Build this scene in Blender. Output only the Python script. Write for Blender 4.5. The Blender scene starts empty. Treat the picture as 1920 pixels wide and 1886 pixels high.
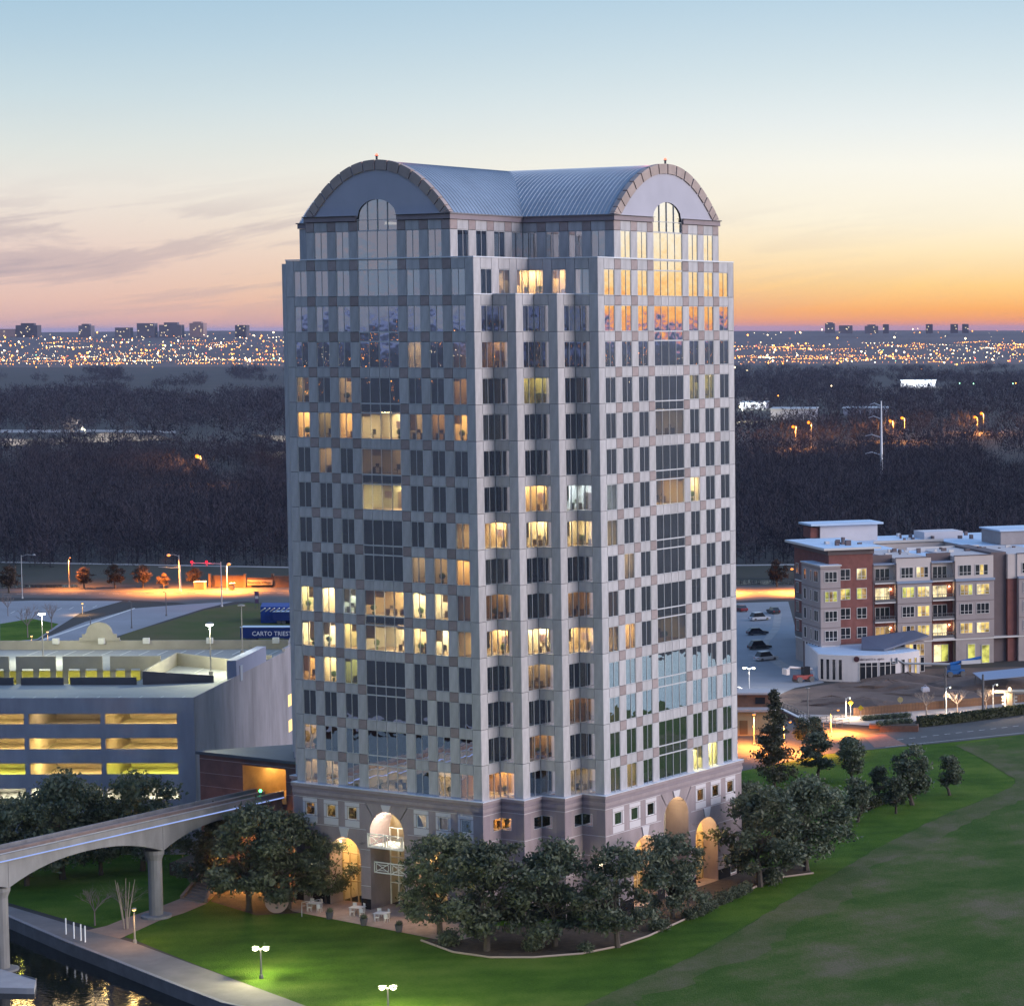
import bpy, bmesh, math, random
import numpy as np
from mathutils import Vector, Matrix, geometry, noise

sc = bpy.context.scene
R = math.radians
rnd = random.Random(7)

# ------------------------------------------------------------------ camera
FPX, PITCH, ROLL, YAW = 4811.0, R(4.54), R(-0.17), R(-29.1)
PPX, PPY = 1741.0, 998.0
CAM = Vector((180.3, -221.9, 66.1))
fwd = Vector((math.sin(YAW) * math.cos(PITCH), math.cos(YAW) * math.cos(PITCH), -math.sin(PITCH)))
rgt0 = Vector((math.cos(YAW), -math.sin(YAW), 0))
upv0 = rgt0.cross(fwd)
rgt = rgt0 * math.cos(ROLL) + upv0 * math.sin(ROLL)
upv = -rgt0 * math.sin(ROLL) + upv0 * math.cos(ROLL)
cam = bpy.data.cameras.new("camera")
cam.sensor_fit = 'HORIZONTAL'; cam.sensor_width = 36
cam.lens = 36 * FPX / 1920
cam.shift_x = (960 - PPX) / 1920
cam.shift_y = (PPY - 943) / 1920
cam.clip_start = 1; cam.clip_end = 90000
camo = bpy.data.objects.new("camera", cam)
m = Matrix((rgt, upv, -fwd)).transposed().to_4x4(); m.translation = CAM
camo.matrix_world = m
sc.collection.objects.link(camo); sc.camera = camo

def G(px, py, z=0.0):
    """the point at height z that shows at this place of the photograph"""
    d = fwd + rgt * ((px - PPX) / FPX) - upv * ((py - PPY) / FPX)
    p = CAM + d * ((z - CAM.z) / d.z)
    return Vector((p.x, p.y, z))
def G2(px, py, z=0.0):
    p = G(px, py, z); return (p.x, p.y)
EF = Vector((math.sin(YAW), math.cos(YAW), 0))     # level axes of the garage
ER = rgt0.copy()
def E(X, d, z=0.0):
    return Vector((CAM.x, CAM.y, 0)) + ER * X + EF * d + Vector((0, 0, z))

# ------------------------------------------------------------------ world
def nd(nt, t, **kw):
    n = nt.nodes.new(t)
    for k, v in kw.items():
        if k.startswith('i_'): n.inputs[int(k[2:])].default_value = v
        else: setattr(n, k, v)
    return n
def ramp(nt, pts, interp='EASE'):
    n = nt.nodes.new('ShaderNodeValToRGB'); cr = n.color_ramp; cr.interpolation = interp
    while len(cr.elements) > 1: cr.elements.remove(cr.elements[-1])
    cr.elements[0].position = pts[0][0]; cr.elements[0].color = (*pts[0][1], 1)
    for p, c in pts[1:]:
        e = cr.elements.new(p); e.color = (*c, 1)
    return n
SUNSET_AZ = R(18)
w = bpy.data.worlds.new("World"); sc.world = w; w.use_nodes = True
nt = w.node_tree; nt.nodes.clear()
L = nt.links.new
tc = nd(nt, 'ShaderNodeTexCoord')
sep = nd(nt, 'ShaderNodeSeparateXYZ'); L(tc.outputs['Generated'], sep.inputs[0])
# square root of the elevation spreads the bands near the horizon
zc = nd(nt, 'ShaderNodeMath', operation='MAXIMUM', i_1=0.0); L(sep.outputs[2], zc.inputs[0])
zs = nd(nt, 'ShaderNodeMath', operation='SQRT'); L(zc.outputs[0], zs.inputs[0])
# sunset side factor
flat = nd(nt, 'ShaderNodeCombineXYZ'); L(sep.outputs[0], flat.inputs[0]); L(sep.outputs[1], flat.inputs[1])
nrm = nd(nt, 'ShaderNodeVectorMath', operation='NORMALIZE'); L(flat.outputs[0], nrm.inputs[0])
dot = nd(nt, 'ShaderNodeVectorMath', operation='DOT_PRODUCT'); L(nrm.outputs[0], dot.inputs[0])
dot.inputs[1].default_value = (math.sin(SUNSET_AZ), math.cos(SUNSET_AZ), 0)
az = nd(nt, 'ShaderNodeMapRange', interpolation_type='SMOOTHSTEP', i_1=0.37, i_2=0.73)
L(dot.outputs['Value'], az.inputs[0])
back = nd(nt, 'ShaderNodeMapRange', interpolation_type='SMOOTHSTEP', i_1=0.3, i_2=-0.6)
L(dot.outputs['Value'], back.inputs[0])
# elevation x: sqrt(sin e): 0.5deg .093  1deg .132  2deg .187  3deg .229  4deg .264  5deg .295  7.3deg .356
side = ramp(nt, [(0.0, (.56, .33, .33)), (.038, (.62, .36, .35)), (.109, (.74, .49, .42)), (.165, (.74, .56, .51)), (.200, (.75, .64, .58)), (.228, (.75, .70, .65)),
                 (.257, (.66, .69, .67)), (.294, (.52, .63, .685)), (.328, (.40, .55, .665)), (.358, (.315, .485, .635)), (.50, (.22, .41, .68)),
                 (.72, (.23, .39, .70)), (1.0, (.25, .42, .76))], 'LINEAR')
glow = ramp(nt, [(0.0, (.74, .20, .08)), (.038, (.88, .26, .07)), (.085, (.97, .41, .085)), (.130, (.97, .62, .23)), (.170, (.95, .76, .46)), (.205, (.92, .84, .66)),
                 (.250, (.88, .86, .78)), (.280, (.76, .80, .80)), (.312, (.62, .715, .76)), (.358, (.44, .59, .71)), (.50, (.33, .52, .74)),
                 (.72, (.26, .42, .72)), (1.0, (.25, .42, .76))], 'LINEAR')
anti = ramp(nt, [(0.0, (.13, .16, .25)), (.10, (.22, .29, .41)), (.27, (.22, .30, .43)), (.42, (.18, .27, .43)),
                 (.72, (.22, .35, .62)), (1.0, (.25, .42, .76))], 'LINEAR')
for r_ in (side, glow, anti): L(zs.outputs[0], r_.inputs[0])
mx1 = nd(nt, 'ShaderNodeMix', data_type='RGBA'); L(az.outputs[0], mx1.inputs[0])
L(side.outputs[0], mx1.inputs[6]); L(glow.outputs[0], mx1.inputs[7])
mx2 = nd(nt, 'ShaderNodeMix', data_type='RGBA'); L(back.outputs[0], mx2.inputs[0])
bri = nd(nt, 'ShaderNodeMapRange', interpolation_type='SMOOTHSTEP', i_1=0.73, i_2=0.98, i_3=1.0, i_4=1.75); L(dot.outputs['Value'], bri.inputs[0])
mxb = nd(nt, 'ShaderNodeVectorMath', operation='SCALE'); L(mx1.outputs[2], mxb.inputs[0]); L(bri.outputs[0], mxb.inputs['Scale'])
L(mxb.outputs[0], mx2.inputs[6]); L(anti.outputs[0], mx2.inputs[7])
# thin streaked cloud: noise over (azimuth, elevation) stretched sideways
atan = nd(nt, 'ShaderNodeMath', operation='ARCTAN2'); L(sep.outputs[0], atan.inputs[0]); L(sep.outputs[1], atan.inputs[1])
cv = nd(nt, 'ShaderNodeCombineXYZ')
sa = nd(nt, 'ShaderNodeMath', operation='MULTIPLY', i_1=9.0); L(atan.outputs[0], sa.inputs[0])
se = nd(nt, 'ShaderNodeMath', operation='MULTIPLY', i_1=75.0); L(sep.outputs[2], se.inputs[0])
tl = nd(nt, 'ShaderNodeMath', operation='MULTIPLY_ADD', i_1=-1.1); L(sa.outputs[0], tl.inputs[0]); L(se.outputs[0], tl.inputs[2])
L(sa.outputs[0], cv.inputs[0]); L(tl.outputs[0], cv.inputs[1])
cn = nd(nt, 'ShaderNodeTexNoise'); cn.inputs['Scale'].default_value = 1.0; cn.inputs['Detail'].default_value = 6
cn.inputs['Roughness'].default_value = .58; cn.inputs['Distortion'].default_value = .5
L(cv.outputs[0], cn.inputs['Vector'])
cr_ = ramp(nt, [(.455, (0, 0, 0)), (.56, (.55, .55, .55)), (.68, (1, 1, 1))]); L(cn.outputs[0], cr_.inputs[0])
ce = ramp(nt, [(0.0, (.1, .1, .1)), (.10, (.6, .6, .6)), (.15, (1, 1, 1)), (.200, (1, 1, 1)), (.222, (.25, .25, .25)), (.245, (.03, .03, .03)), (.40, (.0, .0, .0)), (.8, (.0, .0, .0))], 'LINEAR'); L(zs.outputs[0], ce.inputs[0])
ck = nd(nt, 'ShaderNodeMath', operation='MULTIPLY'); L(cr_.outputs[0], ck.inputs[0]); L(ce.outputs[0], ck.inputs[1])
cs = nd(nt, 'ShaderNodeMapRange', i_1=0.0, i_2=1.0, i_3=.85, i_4=.04); L(az.outputs[0], cs.inputs[0])
ck2 = nd(nt, 'ShaderNodeMath', operation='MULTIPLY'); L(ck.outputs[0], ck2.inputs[0]); L(cs.outputs[0], ck2.inputs[1])
cm = nd(nt, 'ShaderNodeMix', data_type='RGBA'); L(ck2.outputs[0], cm.inputs[0]); L(mx2.outputs[2], cm.inputs[6])
cm.inputs[7].default_value = (.36, .30, .36, 1)
sky = nd(nt, 'ShaderNodeTexSky', sky_type='NISHITA')
sky.sun_disc = False; sky.sun_elevation = R(13); sky.sun_rotation = R(74)
sky.air_density = 1.2; sky.dust_density = 1.5
bg1 = nd(nt, 'ShaderNodeBackground'); L(cm.outputs[2], bg1.inputs[0]); bg1.inputs[1].default_value = .98
bg2 = nd(nt, 'ShaderNodeBackground'); L(sky.outputs[0], bg2.inputs[0]); bg2.inputs[1].default_value = .012
addw = nd(nt, 'ShaderNodeAddShader'); L(bg1.outputs[0], addw.inputs[0]); L(bg2.outputs[0], addw.inputs[1])
wo = nd(nt, 'ShaderNodeOutputWorld'); L(addw.outputs[0], wo.inputs[0])

sun = bpy.data.lights.new("sun", 'SUN'); sun.energy = 3.0; sun.angle = R(40); sun.color = (1.0, .90, .90)
suno = bpy.data.objects.new("sun", sun); sc.collection.objects.link(suno)
_sd = Vector((math.sin(R(74)) * math.cos(R(13)), math.cos(R(74)) * math.cos(R(13)), math.sin(R(13))))
suno.rotation_euler = _sd.to_track_quat('Z', 'Y').to_euler()

vs = sc.view_settings
vs.view_transform = 'Standard'; vs.look = 'None'; vs.exposure = 0.12; vs.gamma = 1; vs.use_curve_mapping = False
cy = sc.cycles
cy.use_denoising = True
try: cy.denoiser = 'OPENIMAGEDENOISE'
except Exception: pass
cy.max_bounces = 6; cy.diffuse_bounces = 3; cy.glossy_bounces = 3; cy.transmission_bounces = 2; cy.transparent_max_bounces = 8
cy.volume_bounces = 0
cy.caustics_reflective = False; cy.caustics_refractive = False
cy.sample_clamp_indirect = 3.0
cy.use_light_tree = True
cy.use_adaptive_sampling = True; cy.adaptive_threshold = .02

# ------------------------------------------------------------------ materials
MATS = {}
def mat(name, col, rough=.75, var=.0, scale=1.0, metal=0.0, bump=0.0, bscale=None, col2=None, spec=.4, coords='Object', detail=4, stretch=None, lo=.35, hi=.65, orand=0.0):
    if name in MATS: return MATS[name]
    m = bpy.data.materials.new(name); m.use_nodes = True; nt = m.node_tree
    b = nt.nodes['Principled BSDF']
    b.inputs['Roughness'].default_value = rough; b.inputs['Metallic'].default_value = metal
    b.inputs['Specular IOR Level'].default_value = spec
    c2 = col2 if col2 else tuple(max(0, c * (1 - var)) for c in col)
    if col2 or var:
        tc = nt.nodes.new('ShaderNodeTexCoord'); n = nt.nodes.new('ShaderNodeTexNoise')
        n.inputs['Scale'].default_value = scale; n.inputs['Detail'].default_value = detail; n.inputs['Roughness'].default_value = .6
        if stretch:
            mp = nt.nodes.new('ShaderNodeMapping'); mp.inputs['Scale'].default_value = stretch
            nt.links.new(tc.outputs[coords], mp.inputs[0]); nt.links.new(mp.outputs[0], n.inputs['Vector'])
        else: nt.links.new(tc.outputs[coords], n.inputs['Vector'])
        r = nt.nodes.new('ShaderNodeMapRange'); r.inputs[1].default_value = lo; r.inputs[2].default_value = hi
        nt.links.new(n.outputs[0], r.inputs[0])
        x = nt.nodes.new('ShaderNodeMix'); x.data_type = 'RGBA'
        x.inputs[6].default_value = (*col, 1); x.inputs[7].default_value = (*c2, 1)
        nt.links.new(r.outputs[0], x.inputs[0]); out_ = x.outputs[2]
        if orand:
            oi = nt.nodes.new('ShaderNodeObjectInfo'); mr = nt.nodes.new('ShaderNodeMapRange'); mr.inputs[3].default_value = 1 - orand; mr.inputs[4].default_value = 1 + orand * .6
            nt.links.new(oi.outputs['Random'], mr.inputs[0]); vm_ = nt.nodes.new('ShaderNodeVectorMath'); vm_.operation = 'SCALE'
            nt.links.new(out_, vm_.inputs[0]); nt.links.new(mr.outputs[0], vm_.inputs['Scale']); out_ = vm_.outputs[0]
        nt.links.new(out_, b.inputs['Base Color'])
        if bump:
            bp = nt.nodes.new('ShaderNodeBump'); bp.inputs['Strength'].default_value = bump; bp.inputs['Distance'].default_value = .1
            nn = nt.nodes.new('ShaderNodeTexNoise'); nn.inputs['Scale'].default_value = bscale or scale * 4; nn.inputs['Detail'].default_value = 3
            nt.links.new(tc.outputs[coords], nn.inputs['Vector']); nt.links.new(nn.outputs[0], bp.inputs['Height'])
            nt.links.new(bp.outputs[0], b.inputs['Normal'])
    else: b.inputs['Base Color'].default_value = (*col, 1)
    MATS[name] = m; return m
def emis(name, col, strength, mis=False):
    if name in MATS: return MATS[name]
    m = bpy.data.materials.new(name); m.use_nodes = True; nt = m.node_tree; nt.nodes.clear()
    e = nt.nodes.new('ShaderNodeEmission'); e.inputs[0].default_value = (*col, 1); e.inputs[1].default_value = strength
    o = nt.nodes.new('ShaderNodeOutputMaterial'); nt.links.new(e.outputs[0], o.inputs[0])
    if not mis:
        try: m.cycles.emission_sampling = 'NONE'
        except Exception: pass
    MATS[name] = m; return m
def glass(name, tint, fac, refl=(.92, .94, 1.0), wave=.05, wscale=.45):
    m = bpy.data.materials.new(name); m.use_nodes = True; nt = m.node_tree; nt.nodes.clear()
    t = nt.nodes.new('ShaderNodeBsdfTransparent'); t.inputs[0].default_value = (*tint, 1)
    g = nt.nodes.new('ShaderNodeBsdfGlossy'); g.inputs['Color'].default_value = (*refl, 1); g.inputs['Roughness'].default_value = .0
    f = nt.nodes.new('ShaderNodeFresnel'); f.inputs[0].default_value = 1.5
    a = nt.nodes.new('ShaderNodeMapRange'); a.inputs[3].default_value = fac; a.inputs[4].default_value = 1.0
    nt.links.new(f.outputs[0], a.inputs[0])
    if wave:
        geo = nt.nodes.new('ShaderNodeNewGeometry'); n = nt.nodes.new('ShaderNodeTexNoise')
        n.inputs['Scale'].default_value = wscale; n.inputs['Detail'].default_value = 2
        bp = nt.nodes.new('ShaderNodeBump'); bp.inputs['Strength'].default_value = 1.0; bp.inputs['Distance'].default_value = wave
        nt.links.new(geo.outputs['Position'], n.inputs['Vector']); nt.links.new(n.outputs[0], bp.inputs['Height'])
        nt.links.new(bp.outputs[0], g.inputs['Normal'])
    x = nt.nodes.new('ShaderNodeMixShader'); nt.links.new(a.outputs[0], x.inputs[0])
    nt.links.new(t.outputs[0], x.inputs[1]); nt.links.new(g.outputs[0], x.inputs[2])
    o = nt.nodes.new('ShaderNodeOutputMaterial'); nt.links.new(x.outputs[0], o.inputs[0])
    MATS[name] = m; return m

# ------------------------------------------------------------------ mesh builder
COL = sc.collection
class MB:
    def __init__(s): s.v = []; s.f = []; s.mi = []
    def add(s, vs, fs, mi=0):
        o = len(s.v); s.v += [tuple(v) for v in vs]
        for f in fs: s.f.append([o + i for i in f]); s.mi.append(mi)
        return s
    def box(s, x0, x1, y0, y1, z0, z1, mi=0):
        return s.add([(x0, y0, z0), (x1, y0, z0), (x1, y1, z0), (x0, y1, z0), (x0, y0, z1), (x1, y0, z1), (x1, y1, z1), (x0, y1, z1)],
                     [(0, 3, 2, 1), (4, 5, 6, 7), (0, 1, 5, 4), (1, 2, 6, 5), (2, 3, 7, 6), (3, 0, 4, 7)], mi)
    def obox(s, c, ax, ay, hx, hy, z0, z1, mi=0):
        """box about point c with level axes ax, ay and half sizes"""
        c = Vector((c[0], c[1], 0)); p = [c - ax * hx - ay * hy, c + ax * hx - ay * hy, c + ax * hx + ay * hy, c - ax * hx + ay * hy]
        return s.prism([(q.x, q.y) for q in p], z0, z1, mi)
    def prism(s, poly, z0, z1, mi=0, cap=True):
        n = len(poly); a = sum(poly[i][0] * poly[(i + 1) % n][1] - poly[(i + 1) % n][0] * poly[i][1] for i in range(n))
        if a < 0: poly = list(reversed(poly))
        vs = [(p[0], p[1], z0) for p in poly] + [(p[0], p[1], z1) for p in poly]
        fs = [(i, (i + 1) % n, n + (i + 1) % n, n + i) for i in range(n)]
        if cap:
            if n <= 4: fs += [tuple(range(n - 1, -1, -1)), tuple(range(n, 2 * n))]
            else:
                for t in geometry.tessellate_polygon([[Vector((p[0], p[1], 0)) for p in poly]]):
                    t = orient(t, poly); fs.append((t[2], t[1], t[0])); fs.append(tuple(n + i for i in t))
        return s.add(vs, fs, mi)
    def sheet(s, poly, z, mi=0):
        n = len(poly); fs = []
        for t in geometry.tessellate_polygon([[Vector((p[0], p[1], 0)) for p in poly]]):
            fs.append(orient(t, poly))
        return s.add([(p[0], p[1], z) for p in poly], fs, mi)
    def tube(s, pts, rad, n=6, mi=0, cap=True):
        pts = [Vector(p) for p in pts]; rr = rad if isinstance(rad, (list, tuple)) else [rad] * len(pts)
        o = len(s.v)
        for i, p in enumerate(pts):
            t = (pts[min(i + 1, len(pts) - 1)] - pts[max(i - 1, 0)])
            if t.length < 1e-9: t = Vector((0, 0, 1))
            t.normalize(); a = t.cross(Vector((0, 0, 1)))
            if a.length < .05: a = t.cross(Vector((1, 0, 0)))
            a.normalize(); b = t.cross(a)
            for k in range(n):
                c = 2 * math.pi * k / n; q = p + (a * math.cos(c) + b * math.sin(c)) * rr[i]; s.v.append(tuple(q))
        for i in range(len(pts) - 1):
            for k in range(n):
                s.f.append([o + i * n + k, o + i * n + (k + 1) % n, o + (i + 1) * n + (k + 1) % n, o + (i + 1) * n + k]); s.mi.append(mi)
        if cap:
            s.f.append([o + k for k in range(n)]); s.mi.append(mi)
            s.f.append([o + (len(pts) - 1) * n + k for k in range(n - 1, -1, -1)]); s.mi.append(mi)
        return s
    def lathe(s, c, prof, n=10, mi=0):
        """profile of (radius, z) turned about the upright through c"""
        o = len(s.v)
        for r_, z in prof:
            for k in range(n):
                a = 2 * math.pi * k / n; s.v.append((c[0] + r_ * math.cos(a), c[1] + r_ * math.sin(a), (c[2] if len(c) > 2 else 0) + z))
        for i in range(len(prof) - 1):
            for k in range(n):
                s.f.append([o + i * n + k, o + i * n + (k + 1) % n, o + (i + 1) * n + (k + 1) % n, o + (i + 1) * n + k]); s.mi.append(mi)
        s.f.append([o + k for k in range(n - 1, -1, -1)]); s.mi.append(mi)
        s.f.append([o + (len(prof) - 1) * n + k for k in range(n)]); s.mi.append(mi)
        return s
    def ball(s, c, r_, n=8, mi=0, sz=1.0):
        pr = [(r_ * math.sin(math.pi * (i + .01) / 6.02), -r_ * sz * math.cos(math.pi * (i + .01) / 6.02)) for i in range(7)]
        return s.lathe(c, pr, n, mi)
    def mesh(s, name, mats=()):
        me = bpy.data.meshes.new(name); me.from_pydata(s.v, [], s.f)
        for mm in (mats if isinstance(mats, (list, tuple)) else [mats]): me.materials.append(mm)
        if any(s.mi): me.polygons.foreach_set('material_index', s.mi)
        me.update(); return me
    def obj(s, name, mats, parent=None, **kw):
        return link(name, s.mesh(name, mats), parent, **kw)
def orient(t, poly):
    a, b, c = (poly[i] for i in t)
    if (b[0] - a[0]) * (c[1] - a[1]) - (b[1] - a[1]) * (c[0] - a[0]) < 0: return (t[0], t[2], t[1])
    return tuple(t)
def link(name, me, parent=None, loc=None, rz=None, label=None, cat=None, group=None, kind=None, smooth=False):
    o = bpy.data.objects.new(name, me); COL.objects.link(o)
    if parent is not None: o.parent = parent
    if loc is not None: o.location = loc
    if rz is not None: o.rotation_euler = (0, 0, rz)
    tag(o, label, cat, group, kind)
    if smooth and me is not None: me.polygons.foreach_set('use_smooth', [True] * len(me.polygons))
    return o
def tag(o, label=None, cat=None, group=None, kind=None):
    if label: o['label'] = label
    if cat: o['category'] = cat
    if group: o['group'] = group
    if kind: o['kind'] = kind
def empty(name, loc=(0, 0, 0), rz=0, label=None, cat=None, group=None):
    o = link(name, None, None, loc, rz, label, cat, group); o.empty_display_size = .5; return o
def copy_tree(o, parent=None, loc=None, rz=None, label=None, scale=None):
    c = o.copy(); COL.objects.link(c)
    if parent is not None: c.parent = parent
    if loc is not None: c.location = loc
    if rz is not None: c.rotation_euler = (0, 0, rz)
    if scale is not None: c.scale = scale if isinstance(scale, tuple) else (scale,) * 3
    if label: c['label'] = label
    for ch in list(o.children): copy_tree(ch, c)
    return c
def lamp(parent, loc, col, watts, rad=.15, spot=None):
    l = bpy.data.lights.new("lamp_light", 'SPOT' if spot else 'POINT'); l.energy = watts; l.color = col; l.shadow_soft_size = rad
    if spot: l.spot_size = spot; l.spot_blend = .6
    o = bpy.data.objects.new("lamp_light", l); COL.objects.link(o); o.parent = parent; o.location = loc; return o

def pxd(px, d): return (px - PPX) / FPX * d
# ------------------------------------------------------------------ ground, water, roads
ground_m = mat('earth', (.024, .024, .024), .95, col2=(.048, .043, .042), scale=.012, detail=8)
def grass_mat(name, cols, big, fine, stripe=0.0, sdir=(1, 0)):
    m = bpy.data.materials.new(name); m.use_nodes = True; nt = m.node_tree; bs = nt.nodes['Principled BSDF']; bs.inputs['Roughness'].default_value = .95; bs.inputs['Specular IOR Level'].default_value = .1
    tc = nt.nodes.new('ShaderNodeTexCoord'); fac = None
    def noise_(sc_, det, st=(1, 1, 1), ro=.62):
        mp = nt.nodes.new('ShaderNodeMapping'); mp.inputs['Scale'].default_value = st; mp.inputs['Rotation'].default_value = (0, 0, .5); nt.links.new(tc.outputs['Object'], mp.inputs[0])
        n = nt.nodes.new('ShaderNodeTexNoise'); n.inputs['Scale'].default_value = sc_; n.inputs['Detail'].default_value = det; n.inputs['Roughness'].default_value = ro; nt.links.new(mp.outputs[0], n.inputs['Vector']); return n.outputs[0]
    def mth(op, a_, b_):
        n = nt.nodes.new('ShaderNodeMath'); n.operation = op
        for i, v in enumerate((a_, b_)):
            if isinstance(v, (int, float)): n.inputs[i].default_value = v
            else: nt.links.new(v, n.inputs[i])
        return n.outputs[0]
    f = mth('ADD', mth('MULTIPLY', noise_(big, 7), .58), mth('MULTIPLY', noise_(fine, 6, (1, 2.2, 1), .8), .42))
    if stripe:
        wv = nt.nodes.new('ShaderNodeTexWave'); wv.inputs['Scale'].default_value = .085; wv.inputs['Distortion'].default_value = 2.5; wv.inputs['Detail'].default_value = 3
        mp = nt.nodes.new('ShaderNodeMapping'); mp.inputs['Rotation'].default_value = (0, 0, sdir[0]); nt.links.new(tc.outputs['Object'], mp.inputs[0]); nt.links.new(mp.outputs[0], wv.inputs['Vector'])
        f = mth('ADD', f, mth('MULTIPLY', mth('SUBTRACT', wv.outputs[1], .5), stripe))
    r_ = nt.nodes.new('ShaderNodeValToRGB'); cr = r_.color_ramp
    while len(cr.elements) > 1: cr.elements.remove(cr.elements[-1])
    cr.elements[0].position = cols[0][0]; cr.elements[0].color = (*cols[0][1], 1)
    for p_, c_ in cols[1:]: e = cr.elements.new(p_); e.color = (*c_, 1)
    nt.links.new(f, r_.inputs[0]); nt.links.new(r_.outputs[0], bs.inputs['Base Color'])
    bp = nt.nodes.new('ShaderNodeBump'); bp.inputs['Strength'].default_value = .9; bp.inputs['Distance'].default_value = .25; nt.links.new(noise_(fine * 2.5, 4), bp.inputs['Height']); nt.links.new(bp.outputs[0], bs.inputs['Normal'])
    MATS[name] = m; return m
lawn_m = grass_mat('lawn_grass', [(.40, (.034, .080, .008)), (.50, (.062, .125, .012)), (.60, (.105, .160, .024))], .08, 2.6, .03, (.9, 0))
field_m = grass_mat('dry_field', [(.42, (.040, .088, .013)), (.49, (.066, .112, .022)), (.535, (.105, .118, .045)), (.60, (.165, .138, .088))], .06, 2.2, .015, (.35, 0))
worn_m = grass_mat('worn_turf', [(.41, (.055, .094, .022)), (.49, (.092, .108, .040)), (.58, (.140, .125, .075))], .12, 2.4, .0, (.35, 0))
rough_m = mat('verge_grass', (.060, .085, .024), .95, col2=(.105, .090, .045), scale=.06, detail=8, spec=.1)
levee_m = mat('levee_grass', (.070, .068, .058), .95, col2=(.046, .050, .042), scale=.03, detail=7, spec=.1)
mulch_m = mat('bark_mulch', (.050, .034, .024), .95, col2=(.085, .060, .042), scale=1.2, detail=8, bump=.8, bscale=10)
paver_m = mat('pink_pavers', (.42, .31, .26), .8, var=.22, scale=.9)
conc_m = mat('concrete', (.33, .31, .31), .85, var=.22, scale=.25, detail=8)
wall_conc_m = mat('wet_concrete', (.16, .15, .16), .7, var=.3, scale=.5)
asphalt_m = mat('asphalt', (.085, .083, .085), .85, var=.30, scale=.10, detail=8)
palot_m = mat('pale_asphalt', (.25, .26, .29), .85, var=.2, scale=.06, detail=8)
paint_m = mat('road_paint', (.62, .62, .60), .7, var=.25, scale=2)
dirt_m = mat('bare_earth', (.165, .115, .095), .95, col2=(.085, .060, .052), scale=.12, detail=9, bump=1.0, bscale=1.5)
path_m = mat('clay_path', (.33, .22, .17), .85, var=.2, scale=.4)
def water_mat(name, col, bump, scale, rough=.02):
    m = bpy.data.materials.new(name); m.use_nodes = True; nt = m.node_tree; b = nt.nodes['Principled BSDF']
    b.inputs['Base Color'].default_value = (*col, 1); b.inputs['Roughness'].default_value = rough; b.inputs['IOR'].default_value = 1.33
    geo = nt.nodes.new('ShaderNodeNewGeometry'); n = nt.nodes.new('ShaderNodeTexNoise'); n.inputs['Scale'].default_value = scale; n.inputs['Detail'].default_value = 3
    bp = nt.nodes.new('ShaderNodeBump'); bp.inputs['Strength'].default_value = 1; bp.inputs['Distance'].default_value = bump
    nt.links.new(geo.outputs['Position'], n.inputs['Vector']); nt.links.new(n.outputs[0], bp.inputs['Height']); nt.links.new(bp.outputs[0], b.inputs['Normal'])
    return m
canal_m = water_mat('canal_water', (.006, .008, .008), .012, 1.6)
lake_m = water_mat('lake_water', (.02, .03, .035), .02, .6)
lake_m.node_tree.nodes['Principled BSDF'].inputs['IOR'].default_value = 2.3

EDGE = [G2(*q) for q in ((10, 1718), (123, 1767), (200, 1797), (333, 1850), (417, 1882))]
canal_poly = [(-120, 6), EDGE[0]] + EDGE[1:] + [(22, -41), (70, -62), (70, -110), (-120, -110)]
BIG = 45000
rings = [(-900, -400), (700, -400), (700, 1100), (-900, 1100)]
b = MB()
polys = [[Vector((x, y, 0)) for x, y in rings], [Vector((x, y, 0)) for x, y in canal_poly]]
allp = rings + canal_poly
b.add([(x, y, 0) for x, y in allp], [orient(t, allp) for t in geometry.tessellate_polygon(polys)])
prev = rings
for k in (3000, 9000, 22000, BIG):
    nxt = [(-k, -k), (k, -k), (k, k), (-k, k)]
    b.add([(x, y, 0) for x, y in prev] + [(x, y, 0) for x, y in nxt], [(i, 4 + i, 4 + (i + 1) % 4, (i + 1) % 4)[::1] for i in range(4)]); prev = nxt
b.obj('ground', ground_m, kind='structure')
MB().sheet([(-121, 7), (70, -40), (71, -111), (-121, -111)], -1.2).obj('canal', canal_m, kind='structure')
# canal wall with kerb
V = []; F = []
for x, y in canal_poly[:len(EDGE) + 2]: V += [(x, y, -2.5), (x, y, .02)]
for i in range(len(EDGE) + 1): F.append((2 * i, 2 * i + 2, 2 * i + 3, 2 * i + 1))
MB().add(V, F).obj('canal_wall', wall_conc_m, kind='structure')

def sheet(name, pts, z, m, world=False):
    poly = pts if world else [G2(*q) for q in pts]
    return MB().sheet(poly, z).obj(name, m, kind='structure')
sheet('lawn', [(-60, 1670), (180, 1740), (253, 1762), (367, 1808), (563, 1882), (760, 1960), (1250, 1990), (1500, 1890), (1720, 1660), (2060, 1450), (2060, 1352), (1920, 1376), (1800, 1390), (1650, 1403), (1550, 1413), (1386, 1446), (1350, 1500), (700, 1540), (-60, 1570)], .02, lawn_m)
FIELD = [(1040, 1925), (1100, 1882), (1195, 1838), (1300, 1792), (1430, 1716), (1560, 1640), (1660, 1582), (1760, 1532), (1860, 1492), (1900, 1474), (1906, 1461), (1880, 1448), (1845, 1424), (1790, 1397), (1920, 1378), (2300, 1340)]
fw = [G2(*q) for q in FIELD] + [(260, 160), (260, -120), (70, -60), (30, -40)]
MB().sheet(fw, .04).obj('field', field_m, kind='structure')
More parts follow.
